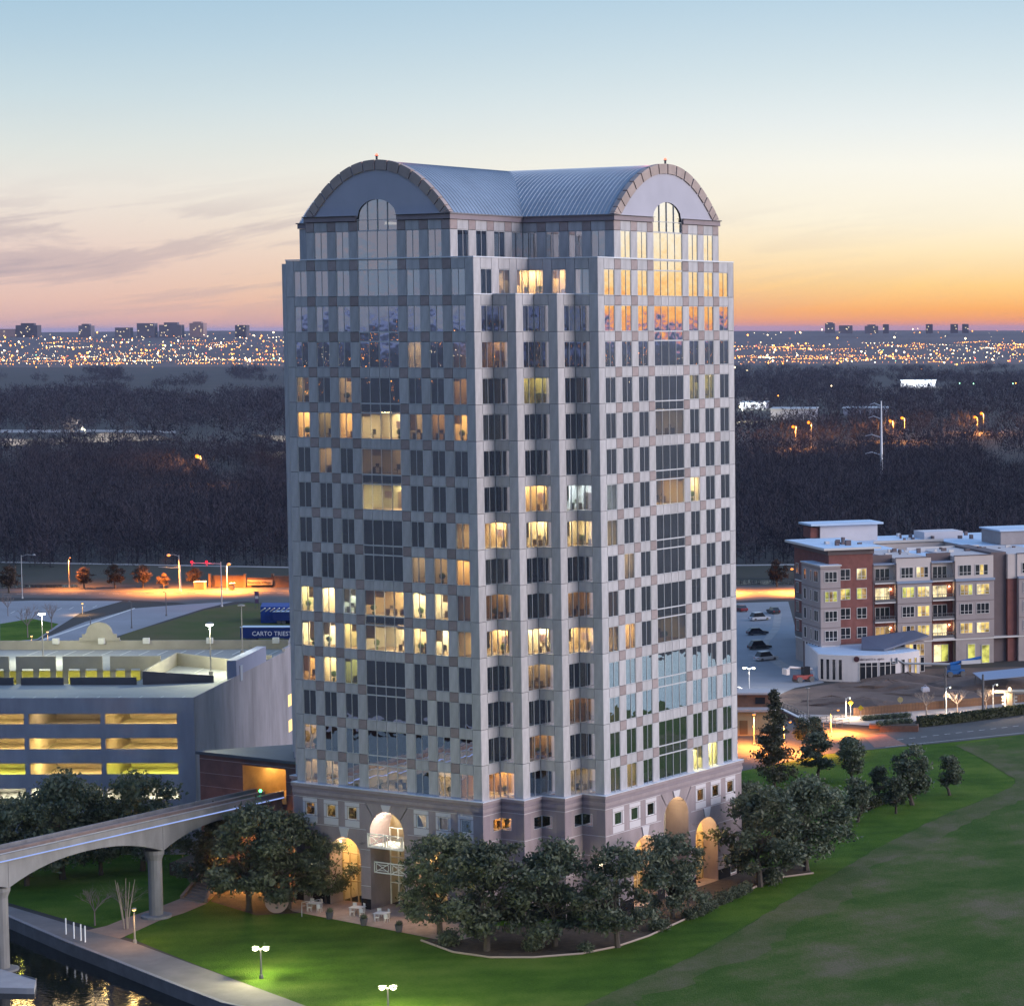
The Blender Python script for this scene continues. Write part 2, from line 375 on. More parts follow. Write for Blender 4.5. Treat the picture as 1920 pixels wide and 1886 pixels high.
def worn(name, pts, wd, seed):
    rw_ = random.Random(seed); line = []
    for A, B in zip(pts, pts[1:]):
        for q_ in range(8): line.append(Vector(A).lerp(Vector(B), q_ / 8))
    lo, hi = [], []
    for i, p_ in enumerate(line):
        d_ = (line[min(i + 1, len(line) - 1)] - line[max(i - 1, 0)]).normalized(); n_ = Vector((d_.y, -d_.x))
        lo.append(tuple(p_ + n_ * rw_.uniform(-.25, .5))); hi.append(tuple(p_ + n_ * (wd * (.75 + .5 * noise.noise(Vector((i * .13, seed, 0)))) + rw_.uniform(-.7, .7))))
    V = [(x, y, .055) for x, y in lo] + [(x, y, .055) for x, y in hi]; n = len(lo)
    MB().add(V, [(i, n + i, n + i + 1, i + 1) for i in range(n - 1)]).obj(name, worn_m, kind='structure')
worn('worn_strip', [G2(*q) for q in FIELD[0:10]], 7.0, 3)
worn('worn_strip', [G2(*q) for q in FIELD[9:14]], 9.0, 8)
PROM_IN = [(-30, 1683), (10, 1697), (180, 1748), (253, 1768), (367, 1810), (563, 1882), (690, 1930)]
prom = [G2(*q) for q in PROM_IN] + [(24, -41)] + EDGE[::-1] + [(-120, 6), (-120, 10)]
MB().sheet(prom, .05).obj('promenade', mat('promenade_concrete', (.19, .17, .17), .85, var=.25, scale=.35, detail=8), kind='structure')
ke = canal_poly[:len(EDGE) + 2]
kb = MB()
for i in range(len(ke) - 1):
    a, c = Vector((*ke[i], 0)), Vector((*ke[i + 1], 0)); n_ = (c - a).normalized().cross(Vector((0, 0, -1)))
    kb.add([tuple(a + Vector((0, 0, .06))), tuple(c + Vector((0, 0, .06))), tuple(c + n_ * .45 + Vector((0, 0, .06))), tuple(a + n_ * .45 + Vector((0, 0, .06))),
            tuple(a + Vector((0, 0, .16))), tuple(c + Vector((0, 0, .16))), tuple(c + n_ * .45 + Vector((0, 0, .16))), tuple(a + n_ * .45 + Vector((0, 0, .16)))], [(4, 5, 6, 7), (0, 1, 5, 4), (2, 3, 7, 6)])
kb.obj('kerb', mat('kerb_concrete', (.24, .23, .25), .85, var=.2, scale=.5), kind='structure')
sheet('path', [(160, 1745), (200, 1736), (240, 1720), (300, 1700), (338, 1685), (388, 1694), (345, 1712), (297, 1727), (225, 1760), (190, 1752)], .06, path_m)
BED = [(790, 1764), (850, 1786), (920, 1796), (1000, 1796), (1090, 1789), (1155, 1776), (1215, 1756), (1300, 1717), (1420, 1662), (1470, 1645), (1525, 1638)]
bedw = [G2(*q) for q in BED]
MB().sheet(bedw + [(14, 45), (9.7, 38), (9.7, 9), (5, 3), (0, -1), (-1, -6)], .06).obj('mulch_bed', mulch_m, kind='structure')
eb = MB().tube([(x, y, .1) for x, y in bedw], .14, 5); eb.obj('bed_edging', mat('edging_stone', (.33, .26, .22), .85), kind='structure')
MB().sheet([(-23.5, -5.2), (-15, -6.2), (-6.7, -7.1), (2, -8.2), (3, -4), (0.2, -.3), (-27, -.3), (-27, -3)], .08).obj('patio', paver_m, kind='structure')
MB().sheet([G2(*q) for q in ((395, 1690), (480, 1716), (560, 1712), (640, 1700), (640, 1660), (420, 1650))], .045).obj('planting_bed', mulch_m, kind='structure')
# right-hand streets
sheet('road', [(1340, 1338), (1540, 1360), (1625, 1377), (1920, 1342), (2300, 1300), (2300, 1338), (1920, 1377), (1800, 1390), (1650, 1404), (1550, 1414), (1380, 1448), (1300, 1470)], .06, asphalt_m)
sheet('crosswalk', [(1618, 1380), (1660, 1377), (1700, 1397), (1640, 1402)], .08, mat('brick_crossing', (.26, .13, .10), .85, var=.25, scale=1.5))
sheet('sidewalk', [(1500, 1340), (1600, 1342), (1700, 1334), (1920, 1317), (2300, 1288), (2300, 1302), (1920, 1334), (1720, 1352), (1640, 1362), (1580, 1358), (1480, 1352)], .10, conc_m)
sheet('building_site', [(1466, 1296), (1560, 1282), (1700, 1255), (1920, 1250), (2300, 1240), (2300, 1288), (1920, 1317), (1700, 1334), (1590, 1342), (1500, 1340), (1450, 1318)], .04, dirt_m)
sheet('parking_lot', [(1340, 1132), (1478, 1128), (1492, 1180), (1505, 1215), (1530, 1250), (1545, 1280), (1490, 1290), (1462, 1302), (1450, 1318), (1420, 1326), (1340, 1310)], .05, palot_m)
sheet('footway', [(1452, 1150), (1466, 1150), (1462, 1180), (1442, 1205), (1440, 1216), (1452, 1230), (1500, 1262), (1490, 1268), (1436, 1236), (1425, 1218), (1428, 1204), (1448, 1178)], .075, conc_m)
# left-hand streets beyond the garage
sheet('avenue', [(-200, 1108), (0, 1106), (300, 1104), (545, 1101), (1000, 1099), (1383, 1099), (1482, 1098), (1700, 1096), (1700, 1118), (1482, 1122), (1383, 1128), (1000, 1134), (545, 1136), (460, 1128), (350, 1132), (200, 1123), (0, 1121), (-200, 1124)], .06, asphalt_m)
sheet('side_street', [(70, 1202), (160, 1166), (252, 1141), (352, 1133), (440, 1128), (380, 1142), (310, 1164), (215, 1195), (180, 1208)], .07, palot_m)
sheet('kerb_line', [(76, 1200), (252, 1140), (254, 1141.3), (82, 1201)], .09, paint_m)
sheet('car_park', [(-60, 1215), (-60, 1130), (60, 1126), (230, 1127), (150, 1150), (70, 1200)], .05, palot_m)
sheet('verge', [(200, 1206), (240, 1186), (320, 1164), (385, 1143), (462, 1130), (560, 1137), (640, 1150), (640, 1215)], .03, rough_m)
sheet('green_strip', [(0, 1170), (60, 1160), (110, 1170), (70, 1198), (0, 1205)], .07, lawn_m)
# levee with a pale track on its crest
crest = [G2(-300, 1052, 2), G2(0, 1056, 2), G2(545, 1066, 2), G2(1383, 1062, 2), G2(1482, 1061, 2), G2(2100, 1056, 2)]
foot = [G2(-300, 1096), G2(0, 1097), G2(545, 1094), G2(1383, 1083), G2(1482, 1083), G2(2100, 1080)]
lv = MB(); V = []
for (cx_, cy_), (fx_, fy_) in zip(crest, foot):
    d = Vector((cx_ - fx_, cy_ - fy_)).normalized()
    V += [(fx_, fy_, .03), (cx_, cy_, 2), (cx_ + d.x * 7, cy_ + d.y * 7, 2), (cx_ + d.x * 26, cy_ + d.y * 26, .03)]
lv.add(V, [(4 * i + j, 4 * i + 4 + j, 4 * i + 5 + j, 4 * i + 1 + j) for i in range(5) for j in range(3)])
lv.obj('levee', levee_m, kind='structure')
V = []
for (cx_, cy_), (fx_, fy_) in zip(crest, foot):
    d = Vector((cx_ - fx_, cy_ - fy_)).normalized(); V += [(cx_ + d.x * 1.5, cy_ + d.y * 1.5, 2.05), (cx_ + d.x * 5, cy_ + d.y * 5, 2.05)]
MB().add(V, [(2 * i, 2 * i + 2, 2 * i + 3, 2 * i + 1) for i in range(5)]).obj('levee_track', conc_m, kind='structure')
# water beyond the avenue, ponds in the wood and the lake that the right facade mirrors
sheet('channel', [(1300, 1084), (1500, 1084), (1500, 1096), (1300, 1096)], .05, lake_m)
sheet('ditch', [(-100, 1096), (140, 1095), (150, 1101), (-100, 1104)], .05, lake_m)
lk = []
d0 = Vector((.572, .82)); n0 = Vector((.82, -.572)); o0 = Vector((9.6, 23))
for a, c in ((150, -60), (140, 170), (215, 240), (222, -40), (196, -75)): p = o0 + d0 * a + n0 * c; lk.append((p.x, p.y))
MB().sheet(lk, .05).obj('lake', lake_m, kind='structure')
for i, pts in enumerate(([(-40, 822), (60, 826), (130, 822), (200, 812), (300, 818), (330, 826), (150, 832), (60, 838), (-40, 836)], [(470, 850), (540, 848), (560, 858), (520, 862)], [(560, 838), (470, 816), (560, 820)])):
    sheet('pond', pts, .5, lake_m)
# ------------------------------------------------------------------ office tower
granite = mat('pale_granite', (.515, .495, .515), .55, var=.22, scale=1.1, coords='Object', spec=.35, stretch=(1.6, 1.6, .35), detail=6, orand=.13)
accent_m = mat('rose_granite', (.36, .285, .285), .5, var=.2, scale=1.2, orand=.16)
joint_m = mat('joint_grey', (.07, .07, .085), .8)
pink_m = mat('pink_granite', (.36, .29, .30), .6, var=.22, scale=.6, stretch=(1, 1, .4), detail=7)
pinkdark_m = mat('mauve_granite', (.29, .235, .26), .6, var=.14, scale=.4)
line_m = mat('light_stone_line', (.60, .56, .58), .6)
plinth_m = mat('black_plinth', (.015, .015, .018), .25)
frame_m = mat('window_metal', (.50, .50, .52), .45)
wframe_m = mat('white_metal', (.78, .78, .76), .4)
roof_m = mat('zinc_roof', (.34, .38, .44), .42, var=.14, scale=.25, metal=.5)
tymp_m = mat('tympanum_plaster', (.44, .43, .50), .7, var=.08, scale=.3)
ring_m = mat('arch_stone', (.42, .33, .30), .6, var=.22, scale=.5)
dark_m = mat('dark_interior', (.012, .012, .014), .8)
slab_m = mat('floor_slab', (.022, .022, .022), .8)
coping_m = mat('coping', (.66, .68, .74), .5)
roomwall_m = mat('room_wall', (.78, .72, .60), .85, var=.10, scale=.5, coords='Object')
roomfloor_m = mat('room_floor', (.25, .19, .14), .8)
desk_m = mat('furniture', (.10, .07, .055), .6)
blind_m = mat('roller_blind', (.55, .50, .42), .9)
_bt = blind_m.node_tree; _t = _bt.nodes.new('ShaderNodeBsdfTranslucent'); _t.inputs[0].default_value = (.6, .5, .38, 1); _x = _bt.nodes.new('ShaderNodeMixShader'); _x.inputs[0].default_value = .55
_o = _bt.nodes['Material Output']; _bt.links.new(_bt.nodes['Principled BSDF'].outputs[0], _x.inputs[1]); _bt.links.new(_t.outputs[0], _x.inputs[2]); _bt.links.new(_x.outputs[0], _o.inputs[0])
gl = glass('tower_glass', (.62, .66, .66), .58, wave=.010, wscale=.5)
glc = glass('clear_glass', (.80, .82, .80), .10, wave=.02)
roomwalls = [roomwall_m, mat('room_wall_white', (.80, .79, .76), .85, var=.08, scale=.5), mat('room_wall_tan', (.62, .46, .28), .85, var=.10, scale=.5), mat('room_wall_olive', (.55, .53, .36), .85, var=.1, scale=.5)]
leafroom_m = mat('room_plant', (.05, .13, .03), .8); picture_m = mat('wall_picture', (.22, .10, .08), .7, col2=(.08, .10, .2), scale=3); screen_m = mat('monitor', (.02, .02, .025), .3)
def furnish_room(r_, x0, x1, y0, y1, h):
    kinds_ = rnd.sample(['desk', 'cabinet', 'plant', 'chair', 'desk', 'board'], 3)
    for q, kd in enumerate(kinds_):
        fx = x0 + (x1 - x0) * (q + rnd.uniform(.15, .7)) / 3; fy = rnd.uniform(y0 + .4, y1 - 1.0)
        if kd == 'desk': MB().box(fx - .6, fx + .6, fy, fy + .6, .70, .75).box(fx - .58, fx - .52, fy, fy + .6, 0, .7).box(fx + .52, fx + .58, fy, fy + .6, 0, .7).box(fx - .25, fx + .25, fy + .3, fy + .34, .8, 1.15).obj('desk', desk_m, r_)
        elif kd == 'cabinet': MB().box(fx - .4, fx + .4, y1 - .5, y1 - .05, .01, rnd.choice((1.1, 1.9))).obj('cabinet', rnd.choice((desk_m, roomwalls[2])), r_)
        elif kd == 'plant': MB().lathe((fx, y0 + .5), [(.14, .01), (.18, .4)], 7).ball((fx, y0 + .5, .85), .36, 7).obj('plant', leafroom_m, r_)
        elif kd == 'chair': MB().box(fx - .24, fx + .24, fy, fy + .48, .42, .5).box(fx - .24, fx + .24, fy + .42, fy + .5, .5, 1.05).box(fx - .04, fx + .04, fy + .2, fy + .28, 0, .42).obj('chair', screen_m, r_)
        else: MB().box(fx - .5, fx + .5, y1 - .05, y1 - .02, 1.1, 1.9).obj('picture', picture_m, r_)
def room_light(kind):
    return emis('room_light_' + kind, {'l': (1, .72, .34), 'b': (1, .76, .40), 'd': (1, .62, .30), 'o': (1, .52, .16), 'y': (1, .78, .25), 'w': (.86, .95, 1.0), 'g': (.92, .95, .36)}[kind],
                {'l': 62.0, 'b': 95.0, 'd': 9.0, 'o': 36.0, 'y': 80.0, 'w': 62.0, 'g': 12.0}[kind], mis=True)

W, S = 27.2, 3.21
PW, W2, W4 = 1.216, 1.961, 5.785
EP = (W - 6 * W2 - W4 - 6 * PW) / 2
HW, SB = 2.93, 1.07
ZT = {k: 16.8 + 4 * (16 - k) for k in range(2, 17)}; ZT[1] = 77.15
ZB = {k: ZT[k] - HW for k in range(2, 17)}; ZB[1] = 73.93
BAY = []; u = EP
for i in range(7):
    ww = W4 if i == 3 else W2; BAY.append((u, u + ww)); u += ww + PW
tower = empty('office_tower', (0, 0, 0), 0, 'tall grey granite office tower with two barrel-vault roofs and stepped corner', 'office tower')
FL = (Vector((-W, 0, 0)), 0.0); FR = (Vector((3 * S, 3 * S, 0)), math.pi / 2)
def fp(face, u, y, z):
    o, r_ = face; c, s_ = math.cos(r_), math.sin(r_)
    return Vector((o.x + c * u - s_ * y, o.y + s_ * u + c * y, z))
_pm = {}
def panel_mesh(du, dz, m, t=.10, name='panel', gap=.03):
    k = (round(du, 3), round(dz, 3), m.name, t)
    if k not in _pm: _pm[k] = MB().box(gap, du - gap, 0, t, gap, dz - gap).mesh(name, m)
    return _pm[k]
def panel(name, face, u0, u1, z0, z1, m, parent, y=0.0, t=.10):
    return link(name, panel_mesh(u1 - u0, z1 - z0, m, t, name), parent, fp(face, u0, y, z0), face[1])
_wm = {}
def window_mesh(w_, h_, n, m, fr=.07, mu=.055, ytop=.03, nz=()):
    k = (round(w_, 3), round(h_, 3), n, m.name, tuple(nz))
    if k in _wm: return _wm[k]
    b = MB(); y0, y1 = ytop, .24
    b.box(0, fr, y0, y1, 0, h_); b.box(w_ - fr, w_, y0, y1, 0, h_); b.box(fr, w_ - fr, y0, y1, 0, fr); b.box(fr, w_ - fr, y0, y1, h_ - fr, h_)
    for i in range(1, n): b.box(w_ * i / n - mu / 2, w_ * i / n + mu / 2, y0, .16, fr, h_ - fr)
    for z in nz: b.box(fr, w_ - fr, y0 + .01, .16, z - mu / 2, z + mu / 2)
    _wm[k] = b.mesh('window', m); return _wm[k]
_gm = {}
def pane_mesh(w_, h_, m):
    k = (round(w_, 3), round(h_, 3), m.name)
    if k not in _gm:
        _gm[k] = MB().add([(0, 0, 0), (w_, 0, 0), (w_, 0, h_), (0, 0, h_)], [(0, 1, 2, 3)]).mesh('pane', m)
    return _gm[k]
def panes(win, w_, h_, n, m, y=.075, x0=0.0, rz=0.0, jig=.0022):
    for i in range(n):
        o = link('pane', pane_mesh(w_ / n, h_, m), win, (x0 + w_ * i / n, y, 0))
        o.rotation_euler = (rnd.gauss(0, jig), 0, rnd.gauss(0, jig))
def room(parent, face, u0, u1, z0, z1, kind, depth=3.6, ext=.5, furnish=True):
    b = MB(); a0, a1 = -ext, (u1 - u0) + ext; y0, y1 = .36, .36 + depth; h = z1 - z0 + .1
    b.add([(a0, y0, 0), (a1, y0, 0), (a1, y1, 0), (a0, y1, 0)], [(0, 1, 2, 3)], 1)
    b.add([(a0, y1, 0), (a1, y1, 0), (a1, y1, h), (a0, y1, h)], [(0, 1, 2, 3)])
    b.add([(a0, y0, 0), (a0, y1, 0), (a0, y1, h), (a0, y0, h)], [(0, 1, 2, 3)])
    b.add([(a1, y0, 0), (a1, y0, h), (a1, y1, h), (a1, y1, 0)], [(0, 1, 2, 3)])
    b.add([(a0, y0, h), (a0, y1, h), (a1, y1, h), (a1, y0, h)], [(0, 1, 2, 3)])
    r_ = b.obj('room', [rnd.choice((roomwalls[0], roomwalls[0], roomwalls[1], roomwalls[2], roomwalls[3])), roomfloor_m], parent, loc=fp(face, u0, 0, z0), rz=face[1])
    cx = (u1 - u0) * rnd.uniform(.35, .65); lw = min(.8, (u1 - u0) / 2 - .1)
    MB().add([(cx - lw, y0 + .6, h - .04), (cx - lw, y1 - .5, h - .04), (cx + lw, y1 - .5, h - .04), (cx + lw, y0 + .6, h - .04)], [(0, 1, 2, 3)]).obj('ceiling_light', room_light(kind), r_)
    if furnish:
        furnish_room(r_, .1, (u1 - u0) - .1, y0, y1, h)
        nb_ = 4 if u1 - u0 > 4 else 2
        for q_ in range(nb_):
            if rnd.random() < .38:
                q = rnd.choice((rnd.uniform(.08, .2), rnd.uniform(.3, .75))) * h; bw = (u1 - u0) / nb_
                MB().box(bw * q_ + .03, bw * (q_ + 1) - .03, .27, .29, h - q, h - .06).obj('blind', blind_m, r_)
    return r_
def window(parent, face, u0, u1, z0, z1, n, lit=None, m=None, fm=None, name='window', nz=(), depth=3.6, ext=.5, jig=.0022):
    o = link(name, window_mesh(u1 - u0, z1 - z0, n, fm or frame_m, nz=nz), parent, fp(face, u0, 0, z0), face[1])
    panes(o, u1 - u0, z1 - z0, n, m or gl, jig=jig)
    if lit and lit in 'lbdoywg': room(parent, face, u0, u1, z0, z1, lit, depth, ext)
    return o
def wall_sheet(name, face, us, zs, solid, m, parent, y=.12, t=.2):
    vs = {}; V = []; F = []
    def vid(i, j):
        if (i, j) not in vs: vs[(i, j)] = len(V); p = fp(face, us[i], y, zs[j]); V.append(tuple(p))
        return vs[(i, j)]
    for i in range(len(us) - 1):
        for j in range(len(zs) - 1):
            if solid(i, j): F.append([vid(i, j), vid(i + 1, j), vid(i + 1, j + 1), vid(i, j + 1)])
    return MB().add(V, F).obj(name, m, parent)

LITL = {5: 'd.d...d', 6: 'odolddo', 7: '.d.d...', 8: '...b...', 10: '....ddo', 11: 'bbwbblb', 12: 'bblblbb', 13: 'olg....', 15: 'd......', 16: 'dd.d.do', 4: '....d..'}  # some rooms in the upper lit rows stand in for mirrored town lights
LITR = {5: '....gg.', 6: '...d...', 8: '...ll..', 9: 'l......', 12: '.o.d...', 16: 'dd..yy.', 10: '.d.....'}
for face, lit in ((FL, LITL), (FR, LITR)):
    for k in range(1, 17):
        bays = range(1, 6) if k == 1 else range(7)
        row = lit.get(k, '.......')
        for b in bays:
            u0, u1 = BAY[b]
            lt = row[b] if row[b] != '.' else None
            if face is FL and b == 6 and k in (11, 12, 16): lt = None
            if face is FR and b == 0 and k in (12, 16, 9): lt = None
            window(tower, face, u0, u1, ZB[k], ZT[k], 4 if b == 3 else 2, lt)
            # spandrel above this window
            zt = 78.22 if k == 1 else (ZB[k - 1] if k > 2 or 1 <= b <= 5 else 74.0)
            if b == 3:
                if k % 2 == 0 or k == 1:
                    if k > 1: window(tower, face, u0, u1, ZT[k], zt, 4, name='spandrel_window')
                else:
                    for q in range(4): panel('spandrel_panel', face, u0 + W4 * q / 4, u0 + W4 * (q + 1) / 4, ZT[k], zt, granite, tower)
            else: panel('spandrel_panel', face, u0, u1, ZT[k], zt, granite, tower)
        for q in (range(1, 5) if k == 1 else range(6)):
            u0, u1 = BAY[q][1], BAY[q + 1][0]
            panel('pier_panel', face, u0, u1, ZB[k], ZT[k], granite, tower)
            zt = 78.22 if k == 1 else ZB[k - 1]
            panel('accent_panel', face, u0, u1, ZT[k], zt, accent_m, tower, y=-.012)
        if k == 1:
            for u0, u1 in ((BAY[0][1], BAY[1][0]), (BAY[5][1], BAY[6][0])):
                panel('pier_panel', face, u0, u1, ZB[1], ZT[1], granite, tower)
                panel('accent_panel', face, u0, u1, ZT[1], 78.22, accent_m, tower, y=-.012)
        else:
            top = ZB[k - 1] if k > 2 else 74.0
            for u0, u1 in ((0, EP), (W - EP, W)):
                panel('pier_panel', face, u0, u1, ZB[k], top, granite, tower)
    us = sorted({0, W} | {x for b in BAY for x in b}); zs = sorted(set(list(ZB.values()) + list(ZT.values()) + [78.22]))
    def solid(i, j):
        uc = (us[i] + us[i + 1]) / 2; z_ = (zs[j] + zs[j + 1]) / 2
        if z_ > ZB[1] and not (BAY[0][1] < uc < BAY[6][0]): return False
        for k in ZB:
            if ZB[k] < z_ < ZT[k]: return not any(a < uc < b for a, b in BAY)
        c = BAY[3][0] < uc < BAY[3][1]
        if c:
            if z_ > ZT[1]: return False
            for k in ZT:
                if k % 2 == 0 and ZT[k] < z_ < ZB[k - 1]: return False
        return True
    wall_sheet('wall', face, us, zs, solid, joint_m, tower)

# stepped corner: rows 3..16 (staircase), row 2 (re-entrant), row 1 (re-entrant of the vaulted arms)
QW = S - PW                                       # glazed length on each side of an inner corner
_cw = {}
def corner_window(loc, z0, z1, qa=QW, n=2, lit=None, big=None, glassm=None, nw='corner_window'):
    h = z1 - z0; key = (round(h, 3), round(qa, 3), n)
    if key not in _cw:
        b = MB(); f = .07
        for z_ in (0, h - f):
            b.box(-.24, -.03, -qa, .24, z_, z_ + f); b.box(-.03, qa, .03, .24, z_, z_ + f)
        b.box(-.24, -.03, -qa, -qa + f, f, h - f); b.box(qa - f, qa, .03, .24, f, h - f); b.box(-.12, -.02, .02, .12, f, h - f)
        for i in range(1, n):
            b.box(-.16, -.03, -qa * i / n - .028, -qa * i / n + .028, f, h - f); b.box(qa * i / n - .028, qa * i / n + .028, .03, .16, f, h - f)
        _cw[key] = b.mesh('corner_window', frame_m)
    o = link(nw, _cw[key], tower, (loc[0], loc[1], z0))
    for i in range(n):
        pw = qa / n
        q = link('pane', pane_mesh(pw, h, gl), o, (-.075, -qa + pw * i, 0)); q.rotation_euler = (rnd.gauss(0, .002), 0, math.pi / 2 + rnd.gauss(0, .002))
        q = link('pane', pane_mesh(pw, h, gl), o, (pw * i, .075, 0)); q.rotation_euler = (rnd.gauss(0, .002), 0, rnd.gauss(0, .002))
    if lit and lit in 'lbdoywg':
        xl = -3.75 if big == 'left' else -2.55; yb = 3.75 if big == 'right' else 2.55
        yl = -2.75 if big == 'left' else -qa - .3; xr = 2.75 if big == 'right' else qa + .3
        poly = [(-.36, yl), (-.36, .36), (xr, .36), (xr, yb), (xl, yb), (xl, yl)]
        b = MB(); b.sheet(poly, .0, 1); b.sheet(poly, h + .1)
        hh = h + .1
        for (x0, y0), (x1, y1) in (((xr, yb), (xl, yb)), ((xl, yb), (xl, yl))) + ((((xr, .36), (xr, yb)),) if big != 'right' else ()) + ((((xl, yl), (-.36, yl)),) if big != 'left' else ()):
            b.add([(x0, y0, 0), (x1, y1, 0), (x1, y1, hh), (x0, y0, hh)], [(0, 1, 2, 3)])
        r_ = b.obj('room', [rnd.choice(roomwalls[:3]), roomfloor_m], tower, loc=(loc[0], loc[1], z0))
        MB().add([(-2.2, .7, h), (-.5, .7, h), (-.5, 2.3, h), (-2.2, 2.3, h)], [(0, 3, 2, 1)]).obj('ceiling_light', room_light(lit), r_)
        furnish_room(r_, -1.6, 1.6, .5, 2.5, h)
        if rnd.random() < .45: MB().box(-.36, -.34, -qa + .05, -qa / 2 - .03, h * rnd.uniform(.1, .5), h - .05).obj('blind', blind_m, r_)
    return o
LITC = {4: 'd..', 5: '.g.', 8: '.lw', 9: 'bll', 11: 'd.d', 12: 'bbb', 13: '.d.', 14: '..d', 15: '.d.', 16: 'o.d'}
for q in range(3):
    ix, iy = q * S, (q + 1) * S                    # inner corner
    fx = (Vector((q * S, q * S, 0)), math.pi / 2)  # wall facing +x, starts at the outer corner
    fy = (Vector((q * S, (q + 1) * S, 0)), 0.0)    # wall facing -y, ends at the next outer corner
    for k in range(3, 17):
        lt = LITC.get(k, '...')[q]
        corner_window((ix, iy), ZB[k], ZT[k], lit=lt if lt != '.' else None, big='left' if q == 0 else ('right' if q == 2 else None))
        top = ZB[k - 1] if k > 3 else 69.95
        panel('corner_panel', fx, 0, PW, ZB[k], top, granite, tower)
        panel('corner_panel', fy, QW, S, ZB[k], top, granite, tower)
        panel('corner_panel', fx, PW, S - .001, ZT[k], top, granite, tower)
        panel('corner_panel', fy, .001, QW, ZT[k], top, granite, tower)
    zs = sorted([ZB[k] for k in range(3, 17)] + [ZT[k] for k in range(3, 17)] + [69.95])
    for face, us, gl_i in ((fx, [0, PW, S + .119], 1), (fy, [-.119, QW, S], 0)):
        wall_sheet('corner_wall', face, us, zs, lambda i, j: not (i == gl_i and j % 2 == 0), joint_m, tower)
# row 2 re-entrant walls
f2x = (Vector((0, 0, 0)), math.pi / 2); f2y = (Vector((0, 3 * S, 0)), 0.0)
Q2 = 3 * S - PW - 2 * (W2 + PW)
for face, mir in ((f2x, False), (f2y, True)):
    def U(a, b): return (3 * S - b, 3 * S - a) if mir else (a, b)
    u = 0
    for q in range(3):
        a, b = U(u, u + PW); panel('upper_panel', face, a, b, ZB[2], 74.0, granite, tower); u += PW
        if q < 2:
            a, b = U(u, u + W2); window(tower, face, a, b, ZB[2], ZT[2], 2, ('d' if (q == 1 and not mir) else 'o' if (q == 1 and mir) else None))
            panel('upper_panel', face, a, b, ZT[2], 74.0, granite, tower); u += W2
        else:
            a, b = U(u, 3 * S); panel('upper_panel', face, a, b, ZT[2], 74.0, granite, tower)
    us = [0, PW, PW + W2, 2 * PW + W2, 2 * PW + 2 * W2, 3 * PW + 2 * W2, 3 * S + .119]
    if mir: us = [3 * S - x for x in reversed(us)]
    ok = (0, 2, 4) if not mir else (1, 3, 5)
    wall_sheet('upper_wall', face, us, [ZB[2], ZT[2], 74.0], lambda i, j: j == 1 or i in ok, joint_m, tower)
corner_window((0, 3 * S), ZB[2], ZT[2], qa=Q2, lit='b')
# row 1: walls of the two vaulted arms
A1 = BAY[0][1]                                     # the arms start here along each facade
LEN1 = 3 * S + A1
f1x = (Vector((-A1, 0, 0)), math.pi / 2); f1y = (Vector((-A1, 3 * S + A1, 0)), 0.0)
Q1 = LEN1 - PW - 3 * (W2 + PW)
for face, mir in ((f1x, False), (f1y, True)):
    def U(a, b): return (LEN1 - b, LEN1 - a) if mir else (a, b)
    u = 0
    for q in range(4):
        a, b = U(u, u + PW); panel('upper_panel', face, a, b, ZB[1], ZT[1], granite, tower); panel('accent_panel', face, a, b, ZT[1], 78.22, accent_m, tower, y=-.012); u += PW
        if q < 3:
            a, b = U(u, u + W2); window(tower, face, a, b, ZB[1], ZT[1], 2); panel('upper_panel', face, a, b, ZT[1], 78.22, granite, tower); u += W2
        else:
            a, b = U(u, LEN1); panel('upper_panel', face, a, b, ZT[1], 78.22, granite, tower)
    us = [0]
    for q in range(3): us += [us[-1] + PW, us[-1] + PW + W2]
    us += [us[-1] + PW, LEN1 + .119]
    if mir: us = [LEN1 - x for x in reversed(us)]
    ok = (0, 2, 4, 6) if not mir else (1, 3, 5, 7)
    wall_sheet('upper_wall', face, us, [ZB[1], ZT[1], 78.22], lambda i, j: j == 1 or i in ok, joint_m, tower)
corner_window((-A1, 3 * S + A1), ZB[1], ZT[1], qa=Q1)

# plan outlines
CX, CY = -W / 2, 3 * S + W / 2
def plan(kind):
    q = []                                          # quarter from (0,0)-side, given relative to the centre (x>0, y<0 corner)
    a = W / 2; T = W / 2 + 3 * S
    if kind == 'stair': q = [(a, -T), (a, -T + S), (a + S, -T + S), (a + S, -T + 2 * S), (a + 2 * S, -T + 2 * S), (a + 2 * S, -T + 3 * S), (T, -a)]
    elif kind == 'cross2': q = [(a, -T), (a, -a), (T, -a)]
    else:
        b = a - A1; q = [(b, -T), (b, -b), (T, -b)]
    out = []
    for r_ in range(4):
        c, s_ = [(1, 0), (0, 1), (-1, 0), (0, -1)][r_]
        out += [(CX + c * x - s_ * y, CY + s_ * x + c * y) for x, y in q]
    return out
def offset(poly, d):
    n = len(poly); out = []
    for i in range(n):
        p0, p1, p2 = Vector(poly[i - 1]), Vector(poly[i]), Vector(poly[(i + 1) % n])
        e1 = (p1 - p0).normalized(); e2 = (p2 - p1).normalized()
        n1 = Vector((e1.y, -e1.x)); n2 = Vector((e2.y, -e2.x))
        out.append(tuple(p1 + (n1 + n2) * d if abs(e1.dot(e2)) < .5 else p1 + n1 * d))
    return out
